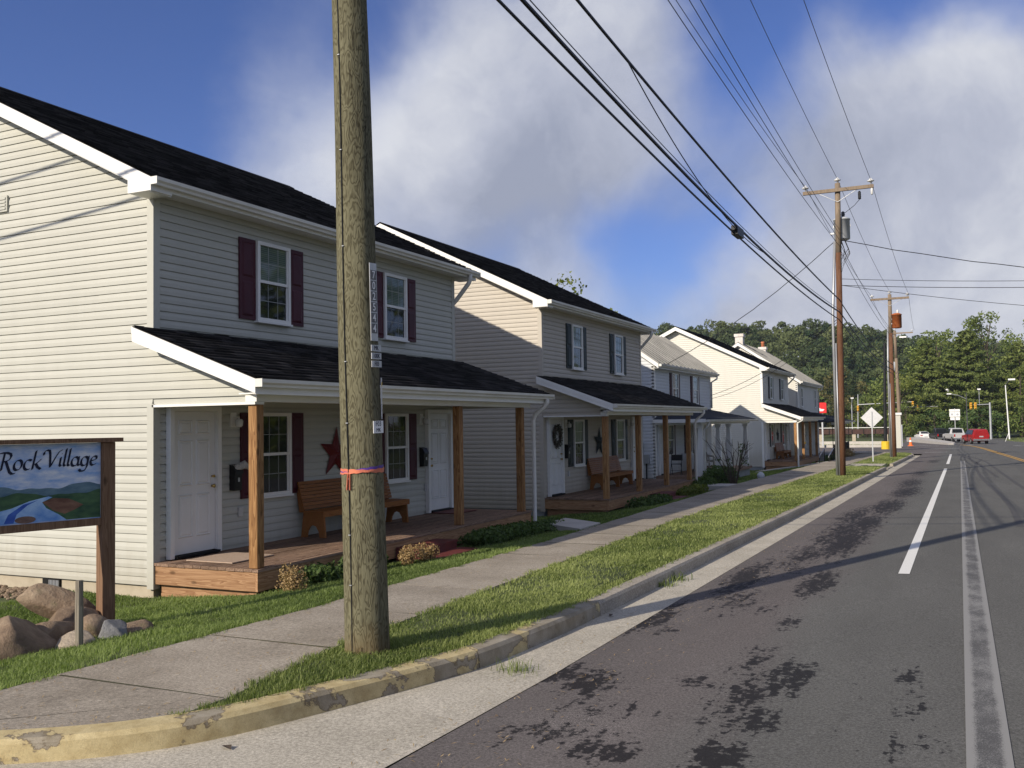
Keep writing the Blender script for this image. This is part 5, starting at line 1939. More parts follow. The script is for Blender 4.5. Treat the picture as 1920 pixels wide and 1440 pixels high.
# ------------------------------------------------------------------ utility poles
pl = thing('utility_pole', 'thick green treated wooden utility pole in the near verge with orange ribbon', 'pole', (-4.445, 6.55, -0.07), 0, 'utility poles along the kerb')
HP = 13.6
lean = -0.0225
mb = MB()
nseg, nr = 60, 40
g_ = np.random.default_rng(4)
for i in range(nseg + 1):
    z = -0.3 + (HP + 0.3) * (i / nseg) ** 1.3
    r_ = 0.180 - 0.0062 * max(z, 0) + 0.010 * max(0, 0.3 - z)
    for k in range(nr):
        a = 2 * math.pi * k / nr
        rr = r_ + 0.0025 * math.sin(3 * a + z * 1.3) + 0.002 * math.sin(7 * a - z * 2.1)
        mb.v.append((lean * z + rr * math.cos(a), rr * math.sin(a), z))
for i in range(nseg):
    for k in range(nr):
        a = i * nr + k
        c = i * nr + (k + 1) % nr
        mb.f.append((a, c, c + nr, a + nr))
mb.f.append(tuple(nseg * nr + k for k in range(nr)))
part('shaft', mb, M['pole'], pl, True)


def ponz(z, angd, out=0.0):
    """point on the pole's skin; angle measured from the side that faces the camera, towards its right"""
    a = math.radians(angd)
    f_ = Vector((0.561, -0.828))
    r__ = Vector((0.828, 0.561))
    n2 = f_ * math.cos(a) + r__ * math.sin(a)
    rad = 0.180 - 0.0062 * z + out
    return Vector((lean * z + n2.x * rad, n2.y * rad, z)), n2


def plate(name, z0, z1, wd, angd, mat_, out=0.012, th=0.004):
    p0, n2 = ponz((z0 + z1) / 2, angd, out)
    root = part(name, MB().box(-wd / 2, wd / 2, 0, th, -(z1 - z0) / 2, (z1 - z0) / 2), mat_, pl)
    root.location = p0
    root.rotation_euler = (0, -0.02, math.atan2(n2.y, n2.x) + math.pi / 2)
    return root


def ontext(parent, body, size, zz, mat_, sx=1.0):
    me = textmesh(body, size, 0, 0.0006, 0.0, 'CENTER', sx)
    return link('lettering', me, mat_, parent, (0, -0.0015, zz), (math.pi / 2, 0, 0))


nb = plate('number_strip', 2.52, 3.16, 0.085, 48, M['alu'], 0.014)
for k, ch in enumerate('702544'):
    dk = part('number_tile', MB().box(-0.034, 0.034, -0.003, -0.0005, 0.222 - k * 0.088 - 0.039, 0.222 - k * 0.088 + 0.039), M['tile'], nb)
    me = textmesh(ch, 0.088, 0, 0.0006, 0.001, 'CENTER', 0.85)
    link('lettering', me, M['white'], nb, (0, -0.0045, 0.220 - k * 0.088), (math.pi / 2, 0, 0))
for z_, tx in ((2.46, 'MK'), (2.395, '100K'), (2.33, 'F03')):
    p_ = plate('tag', z_ - 0.026, z_ + 0.026, 0.13, 52, M['alu'], 0.014)
    ontext(p_, tx, 0.052, 0, INK, 0.8)
plate('reflector_strip', 1.88, 2.22, 0.035, 78, M['alu'], 0.012)
p_ = plate('reflector', 2.145, 2.185, 0.02, 78, M['yellow'], 0.017)
p_ = plate('tag', 1.765, 1.865, 0.125, 50, M['white'], 0.014)
ontext(p_, 'F03', 0.055, 0.024, INK, 0.9)
ontext(p_, 'MK', 0.045, -0.026, INK, 0.9)
# ground wire stapled down the left side
mb = MB()
mb.tube([ponz(z, -40 + 2.0 * math.sin(z * 1.7), 0.006)[0] for z in np.linspace(0.0, 6.5, 40)], 0.0045, 5)
part('ground_wire', mb, M['cable'], pl)
for z in (0.55, 0.95, 1.4, 1.85, 2.35, 3.3, 4.1, 4.9):
    a_, _ = ponz(z, -43, 0.008)
    c_, _ = ponz(z, -36, 0.008)
    part('staple', MB().tube([a_, c_], 0.005, 5), M['steel'], pl)
# ribbons
for (za, zb_, mt, o_, hw) in ((1.47, 1.455, M['orange'], 0.006, 0.011), (1.45, 1.495, M['purple'], 0.004, 0.011), (1.44, 1.475, M['orange'], 0.009, 0.008)):
    mb = MB()
    n_ = 48
    for k in range(n_ + 1):
        a_ = 360 * k / n_ - 180
        f_ = 0.5 + 0.5 * math.sin(math.radians(a_))
        z = za + (zb_ - za) * f_ + 0.003 * math.sin(k * 1.9)
        for s in (-1, 1):
            mb.v.append(tuple(ponz(z + s * hw, a_, o_)[0]))
    for k in range(n_):
        mb.f.append((2 * k, 2 * k + 1, 2 * k + 3, 2 * k + 2))
    part('ribbon', mb, mt, pl)
mb = MB()
a_, _ = ponz(1.44, -38, 0.014)
for dx in (0, 0.018):
    mb.beam(a_ + Vector((dx, 0, 0)), a_ + Vector((dx * 1.6 - 0.01, 0, -0.13)), 0.02, 0.004)
part('ribbon_tail', mb, M['orange'], pl)
part('cross_arm', MB().box(-1.25, 1.25, -0.23, -0.13, HP - 0.45, HP - 0.33), M['poletop'], pl, loc=(lean * HP, 0, 0))


def pole(label, loc, H, r0, r1, arm, leanx=0.0, conduit=True, ins=True, matl=None):
    root = thing('utility_pole', label, 'pole', loc, 0, 'utility poles along the kerb')
    part('shaft', MB().tube([(leanx * z, 0, z) for z in (-0.3, H * .25, H * .5, H * .76)], [r0, r0 * .93, r0 * .84, (r0 * .3 + r1 * .7)], 14), matl or M['poledark'], root, True)
    part('pole_top', MB().tube([(leanx * z, 0, z) for z in (H * .76, H)], [(r0 * .3 + r1 * .7), r1], 14), M['poletop'], root, True)
    if conduit:
        part('conduit', MB().tube([(-r0 - 0.04, -0.03, -0.1), (-r0 - 0.03, -0.03, H * .55), (-r0 - 0.0 + leanx * H * .8, -0.03, H * .80)], 0.055, 10), M['steel'], root, True)
        part('conduit', MB().tube([(-r0 + 0.05, -r0 + 0.02, -0.1), (-r0 + 0.06, -r0 + 0.03, H * .45)], 0.028, 8), M['steel'], root, True)
    if arm:
        a = part('cross_arm', MB().box(-arm[0], arm[1], -0.20, -0.10, H - 0.36, H - 0.23), M['poletop'], root, loc=(leanx * H, 0, 0))
        part('arm_brace', MB().tube([(-0.7, -0.15, H - 0.36), (0, -0.12, H - 0.75), (0.7, -0.15, H - 0.36)], 0.015, 5), M['steel'], root, loc=(leanx * H, 0, 0))
        if ins:
            for xx, zz in ((-arm[0] + 0.1, H - 0.23), (arm[1] - 0.1, H - 0.23), (0.0, H - 0.02)):
                mb = MB().lathe([(0.02, 0), (0.02, 0.10), (0.05, 0.10), (0.13, 0.13), (0.125, 0.16), (0.06, 0.19), (0.05, 0.23), (0.02, 0.25)], (xx + leanx * H, -0.15 if zz < H - 0.1 else 0, zz), 12)
                part('insulator', mb, M['porcelain'], root, True)
    return root


P2 = Vector((-4.24, 38.4, -0.42))
p2 = pole('tall dark utility pole with grey conduit and crossarm before the off white house', P2, 11.3, 0.135, 0.10, (1.28, 1.32), 0.013)
part('fuse_cutout', MB().lathe([(0.03, 0), (0.06, 0.02), (0.05, 0.06), (0.06, 0.10), (0.05, 0.14), (0.06, 0.18), (0.05, 0.22), (0.06, 0.26), (0.03, 0.32)], (0.95, -0.15, 10.55), 10), M['cable'], p2, True)
part('fuse_cutout', MB().lathe([(0.03, 0), (0.05, 0.02), (0.05, 0.2), (0.03, 0.26)], (1.4, -0.15, 10.68), 10), M['porcelain'], p2, True)
P3 = Vector((-4.0, 64.8, -0.71))
p3 = pole('brown utility pole with rusty transformer at the end of the block', P3, 10.35, 0.16, 0.11, (1.15, 1.15), 0.004)


def can(name, label, loc, r_, h, mat_):
    root = thing(name, label, 'transformer', loc, 0, 'pole transformers')
    part('tank', MB().lathe([(r_ * .8, 0), (r_, 0.03), (r_, h - 0.05), (r_ * 1.06, h - 0.05), (r_ * 1.06, h), (r_ * .6, h + 0.07), (r_ * .1, h + 0.09)], (0, 0, 0), 20), mat_, root, True)
    part('bushing', MB().lathe([(0.05, 0), (0.08, 0.03), (0.06, 0.07), (0.08, 0.11), (0.06, 0.15), (0.07, 0.2), (0.03, 0.24)], (0.06, -0.05, h + 0.05), 10), M['wire'] if mat_ is not M['rust'] else M['porcelain'], root, True)
    for s in (-1, 1):
        part('lug', MB().box(r_ * .98 * s - 0.03, r_ * .98 * s + 0.03, -0.03, 0.03, h * .6, h * .72), M['steel'], root)
    part('bracket', MB().box(-r_ - 0.14, -r_ + 0.02, -0.05, 0.05, h * .3, h * .38), M['steel'], root)
    return root


can('pole_transformer', 'pale grey transformer can behind the tall pole', (-4.02, 38.78, 8.72), 0.30, 0.82, M['transgrey'])
can('pole_transformer', 'rust orange transformer can on the end pole', (-3.58, 64.75, 7.45), 0.29, 0.88, M['rust'])
P4 = Vector((-6.0, 108.5, -1.25))
p4 = pole('grey green utility pole with white base behind the end pole', P4, 12.3, 0.20, 0.14, (0.5, 1.8), -0.02, False, True, M['poletop'])
part('base_sleeve', MB().tube([(0, 0, 0.0), (0, 0, 2.3)], 0.215, 12), M['white'], p4)
part('lamp', MB().box(0.2, 0.9, -0.15, 0.15, 11.5, 11.65), M['white'], p4)
part('transformer', MB().lathe([(0.2, 0), (0.22, 0.9), (0.1, 1.0)], (-0.45, 0, 8.0), 10), M['transgrey'], p4, True)
P5 = Vector((-6.3, 91.0, -1.0))
o = thing('guy_pole', 'thin black pole with a yellow painted foot at the parking lot corner', 'pole', P5)
part('shaft', MB().tube([(0, 0, 0), (0.06, 0, 4), (0.2, 0, 9.5)], [0.16, 0.14, 0.11], 10), M['cable'], o)
part('foot', MB().lathe([(0.36, 0), (0.36, 0.66), (0.30, 0.70)], (0, 0, 0), 14), M['yellow'], o)

# cables and wires; each span is a thing


def span(a, b_, sag, r_, mat_, label, name='overhead_cable', n=22, cat='cable', wav=0.0):
    a = Vector(a)
    b_ = Vector(b_)
    pts = []
    for k in range(n + 1):
        t_ = k / n
        p = a.lerp(b_, t_)
        p.z -= sag * 4 * t_ * (1 - t_)
        if wav:
            p.z += wav * math.sin(k * 2.3)
            p.x += wav * math.cos(k * 1.9)
        pts.append(p)
    o = part(name, MB().tube(pts, r_, 5), mat_)
    return tag(o, label, cat, 'overhead cables')


p1x = -4.6
back = 36.0
for (x1, z1, x2, z2, sag, r_, mt, lab) in (
        (-4.45, 6.55, -4.18, 5.58, 0.33, 0.020, M['cable'], 'lowest thick black cable from the near pole to the tall pole'),
        (-4.42, 6.85, -4.16, 5.88, 0.45, 0.028, M['cable'], 'thick black cable carrying the splice box'),
        (-4.42, 6.95, -4.16, 5.98, 0.45, 0.008, M['wire'], 'thin wire lashed just above the splice box cable'),
        (-4.42, 7.60, -4.16, 6.36, 0.25, 0.024, M['cable'], 'highest thick black cable from the near pole to the tall pole'),
        (-4.5, 9.60, -4.1, 8.45, 0.25, 0.009, M['wire'], 'lowest thin secondary wire to the tall pole'),
        (-4.5, 10.42, -4.1, 8.70, 0.25, 0.009, M['wire'], 'middle thin secondary wire to the tall pole'),
        (-4.5, 10.88, -4.1, 8.95, 0.25, 0.009, M['wire'], 'upper thin secondary wire to the tall pole'),
        (-5.75, 12.18, -5.24, 10.80, 0.35, 0.009, M['wire'], 'thin wire to the left end of the tall pole crossarm'),
        (-4.55, 13.45, -4.09, 11.05, 0.30, 0.009, M['wire'], 'thin wire to the top of the tall pole'),
        (-3.35, 13.35, -2.86, 10.80, 0.30, 0.009, M['wire'], 'thin wire to the right end of the tall pole crossarm')):
    span((x1, 6.55, z1), (x2, 38.4, z2), sag, r_, mt, lab)
# on to the end pole
for (x2, z2, x3, z3, sag, r_, mt, lab) in (
        (-4.18, 5.6, -3.95, 4.6, 0.35, 0.020, M['cable'], 'lowest black cable from the tall pole to the end pole'),
        (-4.16, 5.9, -3.95, 4.85, 0.35, 0.024, M['cable'], 'second black cable from the tall pole to the end pole'),
        (-4.16, 6.36, -3.95, 5.2, 0.35, 0.022, M['cable'], 'third black cable from the tall pole to the end pole'),
        (-4.1, 8.3, -3.95, 7.0, 0.3, 0.010, M['wire'], 'thin secondary wire from the tall pole to the end pole'),
        (-4.1, 8.6, -3.95, 7.4, 0.25, 0.010, M['wire'], 'upper thin secondary wire from the tall pole to the end pole'),
        (-5.24, 10.8, -5.05, 9.62, 0.3, 0.009, M['wire'], 'thin wire between the left ends of both crossarms'),
        (-4.09, 11.05, -3.96, 9.85, 0.3, 0.009, M['wire'], 'thin wire between the tops of both far poles'),
        (-2.86, 10.8, -2.85, 9.6, 0.3, 0.009, M['wire'], 'thin wire between the right ends of both crossarms')):
    span((x2, 38.4, z2), (x3, 64.8, z3), sag, r_, mt, lab)
for i, (x3, z3, x4, z4, lab) in enumerate(((-3.95, 4.7, -6.0, 6.5, 'lower black cable from the end pole to the grey green pole'), (-3.95, 5.1, -6.0, 7.0, 'upper black cable from the end pole to the grey green pole'),
                            (-5.05, 9.62, -6.5, 11.0, 'thin wire from the end pole left arm to the grey green pole'), (-2.85, 9.6, -4.3, 11.0, 'thin wire from the end pole right arm to the grey green pole'))):
    span((x3, 64.8, z3), (x4, 108.5, z4), 0.5, 0.02 if i < 2 else 0.01, M['cable'] if i < 2 else M['wire'], lab)
span((-4.3, 38.4, 8.6), (-11.0, 37.3, 3.95), 0.35, 0.014, M['cable'], 'service drop from the tall pole to the old grey house', wav=0.008)
span((-4.25, 38.4, 5.6), (-11.0, 45.8, 3.0), 0.35, 0.011, M['cable'], 'lower service drop from the tall pole to the old grey house far corner')
span((-4.25, 38.4, 5.5), (-11.0, 46.0, 2.85), 0.45, 0.009, M['cable'], 'lowest service drop from the tall pole to the old grey house far corner')
span((-4.0, 38.4, 8.65), (16.0, 49.0, 7.2), 0.75, 0.016, M['cable'], 'twisted service cable crossing the road to the right', wav=0.012)
span((-4.05, 38.4, 7.15), (18.0, 42.0, 6.9), 0.45, 0.010, M['cable'], 'thin cable crossing the road to the right')
span((-4.05, 38.4, 6.9), (18.0, 43.0, 6.8), 0.45, 0.012, M['cable'], 'second thin cable crossing the road to the right')
span((-4.05, 38.4, 6.9), (20.0, 50.0, 5.6), 0.7, 0.010, M['cable'], 'lower thin cable crossing the road to the right')
span((-4.5, 6.55, 8.3), (-46.0, 1.0, 8.6), 0.7, 0.022, M['cable'], 'side street cable from the near pole passing out of view to the left')
span((-4.5, 6.55, 7.4), (-46.0, 1.6, 7.6), 0.7, 0.022, M['cable'], 'lower side street cable from the near pole passing out of view')
sb = thing('splice_box', 'black splice box hanging on the thick cable', 'cable box', (-4.305, 20.7, 5.88), 0)
part('case', MB().box(-0.07, 0.07, -0.32, 0.32, -0.12, 0.07), M['cable'], sb)
part('end_cap', MB().tube([(0, -0.42, 0.0), (0, -0.32, 0.0)], 0.05, 8), M['cable'], sb)
part('end_cap', MB().tube([(0, 0.32, 0.0), (0, 0.42, 0.0)], 0.05, 8), M['cable'], sb)
span((-4.36, 13.4, 7.155), (-4.28, 24.0, 5.88), 0.45, 0.010, M['cable'], 'slack loop of cable hanging between two thick cables')
# leads at the transformer
mb = MB()
for k in range(6):
    a_ = random.uniform(-.1, .1)
    mb.tube([(-4.0 + a_, 38.5, 8.75), (-3.8 + a_, 38.35, 8.3 - k * 0.05), (-4.02, 38.3, 7.9 - 0.1 * k), (-4.1, 38.35, 8.3)], 0.014, 5)
mb.tube([(-3.9, 38.7, 9.75), (-3.5, 38.4, 9.95), (-3.3, 38.25, 10.12)], 0.010, 5)
o = part('transformer_leads', mb, M['cable'])
tag(o, 'tangle of black leads under the grey transformer', 'cable')

# ------------------------------------------------------------------ signs, signals, cars
ds = thing('warning_sign', 'diamond shaped road sign seen from its grey metal back', 'sign', (-4.48, 55.2, -0.62), 0, None)
part('post', MB().box(-0.03, 0.03, -0.02, 0.02, -0.1, 2.75), M['steel'], ds)
q = 0.57
part('plate', MB().prism([(0, 2.42 - q), (q, 2.42), (0, 2.42 + q), (-q, 2.42)], 1, 0.022, 0.03), M['alu'], ds)


def signal_head(parent, x, y, z, front=False):
    h_ = part('signal_head', MB().box(x - 0.17, x + 0.17, y - 0.12, y + 0.12, z - 0.52, z + 0.52), M['sig_yellow'], parent)
    for k, mt in enumerate((M['lens_red'], M['lens_dark'], M['lens_dark'])):
        part('lens', MB().tube([(x, y - 0.12, z + 0.33 - k * 0.33), (x, y - 0.17, z + 0.33 - k * 0.33)], 0.12, 12), mt, h_)
        part('visor', MB().prism([(x + 0.14 * math.cos(a_ * math.pi / 8), z + 0.33 - k * 0.33 + 0.14 * math.sin(a_ * math.pi / 8)) for a_ in range(9)], 1, y - 0.36, y - 0.12), M['sig_yellow'], h_)
    return h_


g0 = float(base(195.0))
s1 = thing('traffic_signal', 'left mast arm traffic signal reaching over the junction', 'traffic signal', (-18.4, 195, g0), 0, 'traffic signals at the junction')
part('mast', MB().tube([(0, 0, 0), (0.2, 0, 8.4)], [0.16, 0.10], 10), M['steel'], s1)
part('arm', MB().tube([(0.1, 0, 6.4), (10.2, -1, 6.75)], [0.09, 0.05], 8), M['steel'], s1)
signal_head(s1, 0.15, -0.3, 5.7)
signal_head(s1, 10.0, -1.1, 6.3)
s1b = thing('signal_pole', 'short steel pole left of the left traffic signal', 'pole', (-19.3, 194, g0), 0)
part('shaft', MB().tube([(0, 0, 0), (0, 0, 6.4)], 0.11, 8), M['steel'], s1b)
part('camera_arm', MB().tube([(0, 0, 6.4), (0.1, 0, 7.7)], 0.05, 6), M['steel'], s1b)
part('camera_head', MB().box(-0.15, 0.4, -0.12, 0.12, 7.6, 7.8), M['white'], s1b)
s2 = thing('traffic_signal', 'middle mast arm traffic signal with its red lamp over the road', 'traffic signal', (-2.3, 193, g0), 0, 'traffic signals at the junction')
part('mast', MB().tube([(0, 0, 0), (0, 0, 8.8)], [0.15, 0.10], 10), M['steel'], s2)
part('arm', MB().tube([(0, 0, 5.75), (-8.4, -1, 5.75)], [0.09, 0.05], 8), M['steel'], s2)
signal_head(s2, -5.2, -0.9, 5.6)
signal_head(s2, -8.2, -1.1, 5.6)
part('camera_head', MB().box(-0.35, 0.15, -0.1, 0.1, 8.7, 8.95), M['white'], s2)
s3 = thing('traffic_signal', 'right traffic signal with two yellow heads beside the red minivan', 'traffic signal', (4.0, 170, float(base(170))), 0, 'traffic signals at the junction')
part('mast', MB().tube([(0, 0, 0), (0, 0, 5.9)], [0.18, 0.15], 10), M['steel'], s3)
part('arm', MB().tube([(0, 0, 5.6), (-2.4, -0.3, 5.55)], [0.08, 0.06], 8), M['steel'], s3)
signal_head(s3, -2.1, -0.45, 5.4)
signal_head(s3, -2.75, -0.4, 5.4)
part('camera_arm', MB().tube([(-1.5, -0.2, 5.5), (-1.5, -0.2, 8.0)], 0.05, 6), M['steel'], s3)
part('camera_head', MB().box(-1.75, -1.25, -0.3, -0.1, 7.95, 8.15), M['white'], s3)
ll = thing('street_lamp', 'street lamp on a thin dark pole behind the pickups', 'street lamp', (0.65, 172, float(base(172))), 0, 'street lamps at the junction')
part('pole', MB().tube([(0, 0, 0), (0, 0, 7.6)], [0.09, 0.06], 8), M['wire'], ll)
part('arm', MB().tube([(0, 0, 6.6), (-1.2, -0.2, 7.2), (-2.3, -0.3, 7.45)], 0.05, 6), M['steel'], ll)
part('lamp_head', MB().box(-2.9, -2.2, -0.45, -0.15, 7.38, 7.55), M['white'], ll)
ll = thing('street_lamp', 'pale street lamp pole on the right grass verge', 'street lamp', (6.6, 170, float(base(170))), 0, 'street lamps at the junction')
part('pole', MB().tube([(0, 0, 0), (-0.3, 0, 8.6)], [0.11, 0.07], 8), M['white'], ll)
part('arm', MB().tube([(-0.3, 0, 8.6), (0.3, 0, 9.4)], 0.05, 6), M['wire'], ll)
part('lamp_head', MB().box(0.1, 1.1, -0.2, 0.2, 9.35, 9.6), M['white'], ll)
rs = thing('route_sign', 'white route marker signs behind the dark pickup', 'sign', (-1.1, 163, float(base(163))), 0)
part('post', MB().box(-0.05, 0.05, 0, 0.06, -0.1, 4.9), M['steel'], rs)
for (xx, zz, ww, hh) in ((-0.75, 4.4, 0.72, 0.38), (0.02, 4.4, 0.72, 0.38), (-0.75, 3.62, 0.72, 0.72), (0.02, 3.62, 0.72, 0.72), (-0.65, 3.1, 0.6, 0.44), (0.1, 3.1, 0.6, 0.44)):
    part('sign_panel', MB().box(xx, xx + ww, -0.03, 0.0, zz, zz + hh), M['white'], rs)
for xx in (-0.39, 0.38):
    part('route_symbol', MB().lathe([(0.19, 0), (0.19, 0.012)], (0, 0, 0), 14).xf(Matrix.Translation((xx, -0.031, 3.98)) @ Matrix.Rotation(math.pi / 2, 4, 'X')), M['steel'], rs)
rk = thing('pylon_sign', 'red roadside sign with a white wedge behind the farthest house', 'sign', (-14.1, 110, -0.4))
part('post', MB().box(-0.08, 0.08, 0.05, 0.2, -0.9, 2.9), M['steel'], rk)
part('panel', MB().prism([(-0.5, 2.85), (0.5, 2.85), (0.5, 3.9), (0.42, 4.0), (-0.5, 4.0)], 1, -0.1, 0.05), mat('sign_red', (0.62, 0.02, 0.02), None, 2, 0.4), rk)
part('wedge', MB().prism([(-0.5, 3.05), (0.12, 3.05), (0.3, 3.25), (-0.1, 3.3), (-0.3, 3.5), (-0.5, 3.4)], 1, -0.115, -0.101), M['white'], rk)
cb = thing('utility_cabinet', 'tall pale box cabinet behind the end pole', 'cabinet', (-5.75, 96.0, -1.05))
part('case', MB().box(-0.45, 0.5, -0.3, 0.3, 0.0, 3.1), mat('cabinet_paint', (0.50, 0.49, 0.43), None, 2, 0.5), cb)
part('cap', MB().box(-0.55, 0.6, -0.4, 0.4, 3.1, 3.3), M['trim'], cb)
tcn = thing('traffic_cone', 'orange traffic cone on the far pavement corner', 'cone', (-5.0, 107.5, -1.17))
part('cone', MB().lathe([(0.19, 0.03), (0.05, 0.85), (0.03, 0.88)], (0, 0, 0), 12), M['cone'], tcn)
part('foot', MB().box(-0.28, 0.28, -0.28, 0.28, 0, 0.04), M['cone'], tcn)
part('band', MB().lathe([(0.135, 0.42), (0.102, 0.6)], (0, 0, 0), 12), M['white'], tcn)
fp = thing('marker_post', 'leaning white marker post on the right grass verge', 'post', (5.3, 150, float(base(150)) + 0.0))
part('shaft', MB().beam((0, 0, -0.1), (0.45, 0, 1.1), 0.12, 0.05), M['white'], fp)
br = thing('railway_bridge', 'dark steel girder bridge beyond the parking lot', 'bridge', (-24.0, 180, -2.0))
part('girder', MB().box(0, 12.2, 0, 0.5, 1.0, 1.9), mat('rusty_girder', (0.045, 0.025, 0.02), (0.08, 0.04, 0.03), 2, 0.8), br)
part('rail', MB().box(0, 12.2, -0.1, 0.02, 2.1, 2.2), M['trim'], br)
for k in range(7):
    part('stiffener', MB().box(0.1 + k * 1.95, 0.22 + k * 1.95, -0.08, -0.001, 1.0, 1.9), M['dark'], br)
for xx in (0.3, 6.0, 11.4):
    part('pier', MB().box(xx, xx + 0.6, 0.05, 0.45, -0.5, 1.0), M['found'], br)


def carpaint(name, c, metal=0.3):
    return mat(name, c, None, 2, 0.3, metal=metal)


def car(name, label, loc, rz, sections, paintm, glass_faces, wheels, rear, wr=0.33):
    """sections: (y, zlow, zbelt, zroof, half-width low, belt, roof); y runs from the rear (0) forwards"""
    root = thing(name, label, 'car' if 'pickup' not in name else 'pickup truck', loc, rz, 'cars waiting at the junction')
    mb = MB()
    n_ = 10
    for (y, zl, zb_, zr_, wl, wb, wr_) in sections:
        pts = [(-wl * .9, zl), (-wl, zl + 0.12), (-wb, (zl + zb_) / 2 + 0.1), (-wb * .98, zb_), (-wr_, zr_ - 0.04), (-wr_ * .82, zr_), (wr_ * .82, zr_), (wr_, zr_ - 0.04), (wb * .98, zb_), (wb, (zl + zb_) / 2 + 0.1), (wl, zl + 0.12), (wl * .9, zl)]
        n_ = len(pts)
        for (x, z) in pts:
            mb.v.append((x, y, z))
    for i in range(len(sections) - 1):
        for k in range(n_):
            a = i * n_ + k
            c = i * n_ + (k + 1) % n_
            mb.f.append((a, c, c + n_, a + n_))
    mb.f.append(tuple(range(n_))[::-1])
    mb.f.append(tuple((len(sections) - 1) * n_ + k for k in range(n_)))
    body = part('body', mb, paintm, root)
    bevel(body, 0.03, 2)
    for quad in glass_faces:
        c = sum((Vector(p) for p in quad), Vector()) / 4
        nn = (Vector(quad[1]) - Vector(quad[0])).cross(Vector(quad[2]) - Vector(quad[0])).normalized()
        vs = [Vector(p) + nn * 0.012 for p in quad] + [Vector(p) - nn * 0.03 for p in quad]
        part('window', MB().add(vs, [(0, 1, 2, 3), (7, 6, 5, 4), (0, 4, 5, 1), (1, 5, 6, 2), (2, 6, 7, 3), (3, 7, 4, 0)]), M['carglass'], root)
    for (x, y) in wheels:
        s = 1 if x > 0 else -1
        wv = part('wheel', MB().tube([(x - s * 0.20, y, wr), (x, y, wr)], wr, 18), M['tyre'], root)
        part('rim', MB().tube([(x, y, wr), (x + s * 0.012, y, wr)], wr * .62, 14), M['chrome'], wv)
    for (x0, x1, z0, z1, mt, nm) in rear:
        part(nm, MB().box(x0, x1, -0.035, 0.03, z0, z1), mt, root)
    return root


def cz(y):
    return float(base(y)) - 0.09


# white sedan
S = [(0.0, .45, .80, .98, .80, .84, .74), (0.12, .25, .82, 1.05, .86, .90, .76), (0.7, .22, .88, 1.10, .88, .91, .74), (1.35, .22, .92, 1.40, .88, .91, .60), (2.3, .22, .92, 1.44, .88, .91, .60), (3.2, .22, .90, 1.02, .88, .91, .72), (4.4, .25, .78, .86, .86, .88, .70), (4.7, .38, .68, .72, .76, .78, .62)]
car('sedan_car', 'white sedan at the left of the waiting cars, seen from behind', (-5.3, 163, cz(163)), R(14), S, carpaint('white_car', (0.75, 0.74, 0.70), 0.0),
    [[(-.60, 0.74, 1.12), (.60, 0.74, 1.12), (.50, 1.32, 1.38), (-.50, 1.32, 1.38)], [(-.86, 1.0, 1.0), (-.66, 1.45, 1.36), (-.66, 2.3, 1.38), (-.86, 3.0, 1.0)]],
    [(-.90, .95), (.90, .95), (-.90, 3.7), (.90, 3.7)], [(-.82, -.50, .78, .92, M['tailred'], 'tail_light'), (.50, .82, .78, .92, M['tailred'], 'tail_light'), (-.25, .25, .55, .68, M['alu'], 'licence_plate'), (-.8, .8, .25, .42, M['cable'], 'bumper')])
SUVs = [(0.0, .55, 1.05, 1.62, .82, .90, .70), (0.15, .35, 1.08, 1.72, .88, .94, .72), (1.0, .30, 1.08, 1.78, .90, .95, .72), (2.5, .30, 1.08, 1.78, .90, .95, .72), (3.3, .30, 1.06, 1.16, .90, .95, .78), (4.4, .32, .98, 1.04, .88, .92, .76), (4.7, .45, .82, .86, .80, .84, .66)]
car('minivan_car', 'red minivan with silver bumper nearest in the waiting line', (1.9, 124, cz(124)), R(16), SUVs, carpaint('red_car', (0.33, 0.018, 0.02), 0.2),
    [[(-.68, 0.03, 1.12), (.68, 0.03, 1.12), (.60, 0.1, 1.62), (-.60, 0.1, 1.62)], [(-.94, 0.3, 1.14), (-.77, 0.35, 1.66), (-.77, 2.4, 1.68), (-.94, 3.0, 1.14)]],
    [(-.93, .9), (.93, .9), (-.93, 3.7), (.93, 3.7)], [(-.88, -.70, .85, 1.08, M['tailred'], 'tail_light'), (.70, .88, .85, 1.08, M['tailred'], 'tail_light'), (-.22, .22, .82, .96, M['alu'], 'licence_plate'), (-.9, .9, .42, .62, M['chrome'], 'bumper')], .34)
PK = [(0.0, .62, 1.12, 1.16, .88, .96, .90), (0.05, .48, 1.14, 1.20, .92, .98, .92), (1.85, .42, 1.14, 1.20, .92, .98, .92), (1.95, .42, 1.16, 1.86, .92, .98, .72), (3.2, .42, 1.16, 1.92, .92, .98, .72), (3.95, .42, 1.14, 1.24, .92, .98, .82), (5.3, .45, 1.08, 1.14, .92, .96, .80), (5.6, .6, .95, 1.0, .86, .9, .72)]
wpk = [(-.97, 1.05), (.97, 1.05), (-.97, 4.55), (.97, 4.55)]
gpk = [[(-.66, 1.86, 1.26), (.66, 1.86, 1.26), (.60, 1.93, 1.78), (-.60, 1.93, 1.78)], [(-.97, 2.1, 1.22), (-.78, 2.15, 1.80), (-.78, 3.2, 1.84), (-.97, 3.8, 1.22)]]
rpk = [(-.95, -.80, .8, 1.12, M['tailred'], 'tail_light'), (.80, .95, .8, 1.12, M['tailred'], 'tail_light'), (-.2, .2, .66, .78, M['alu'], 'licence_plate'), (-.95, .95, .45, .63, M['chrome'], 'bumper')]
car('pickup_truck', 'silver pickup truck waiting beside the red minivan', (-0.2, 139, cz(139)), R(16), PK, carpaint('silver_car', (0.55, 0.54, 0.52), 0.3), gpk, wpk, rpk, .40)
car('pickup_truck', 'dark pickup truck waiting left of the silver one', (-2.4, 148, cz(148)), R(14), PK, carpaint('dark_car', (0.02, 0.02, 0.022), 0.3), gpk, wpk, rpk, .40)
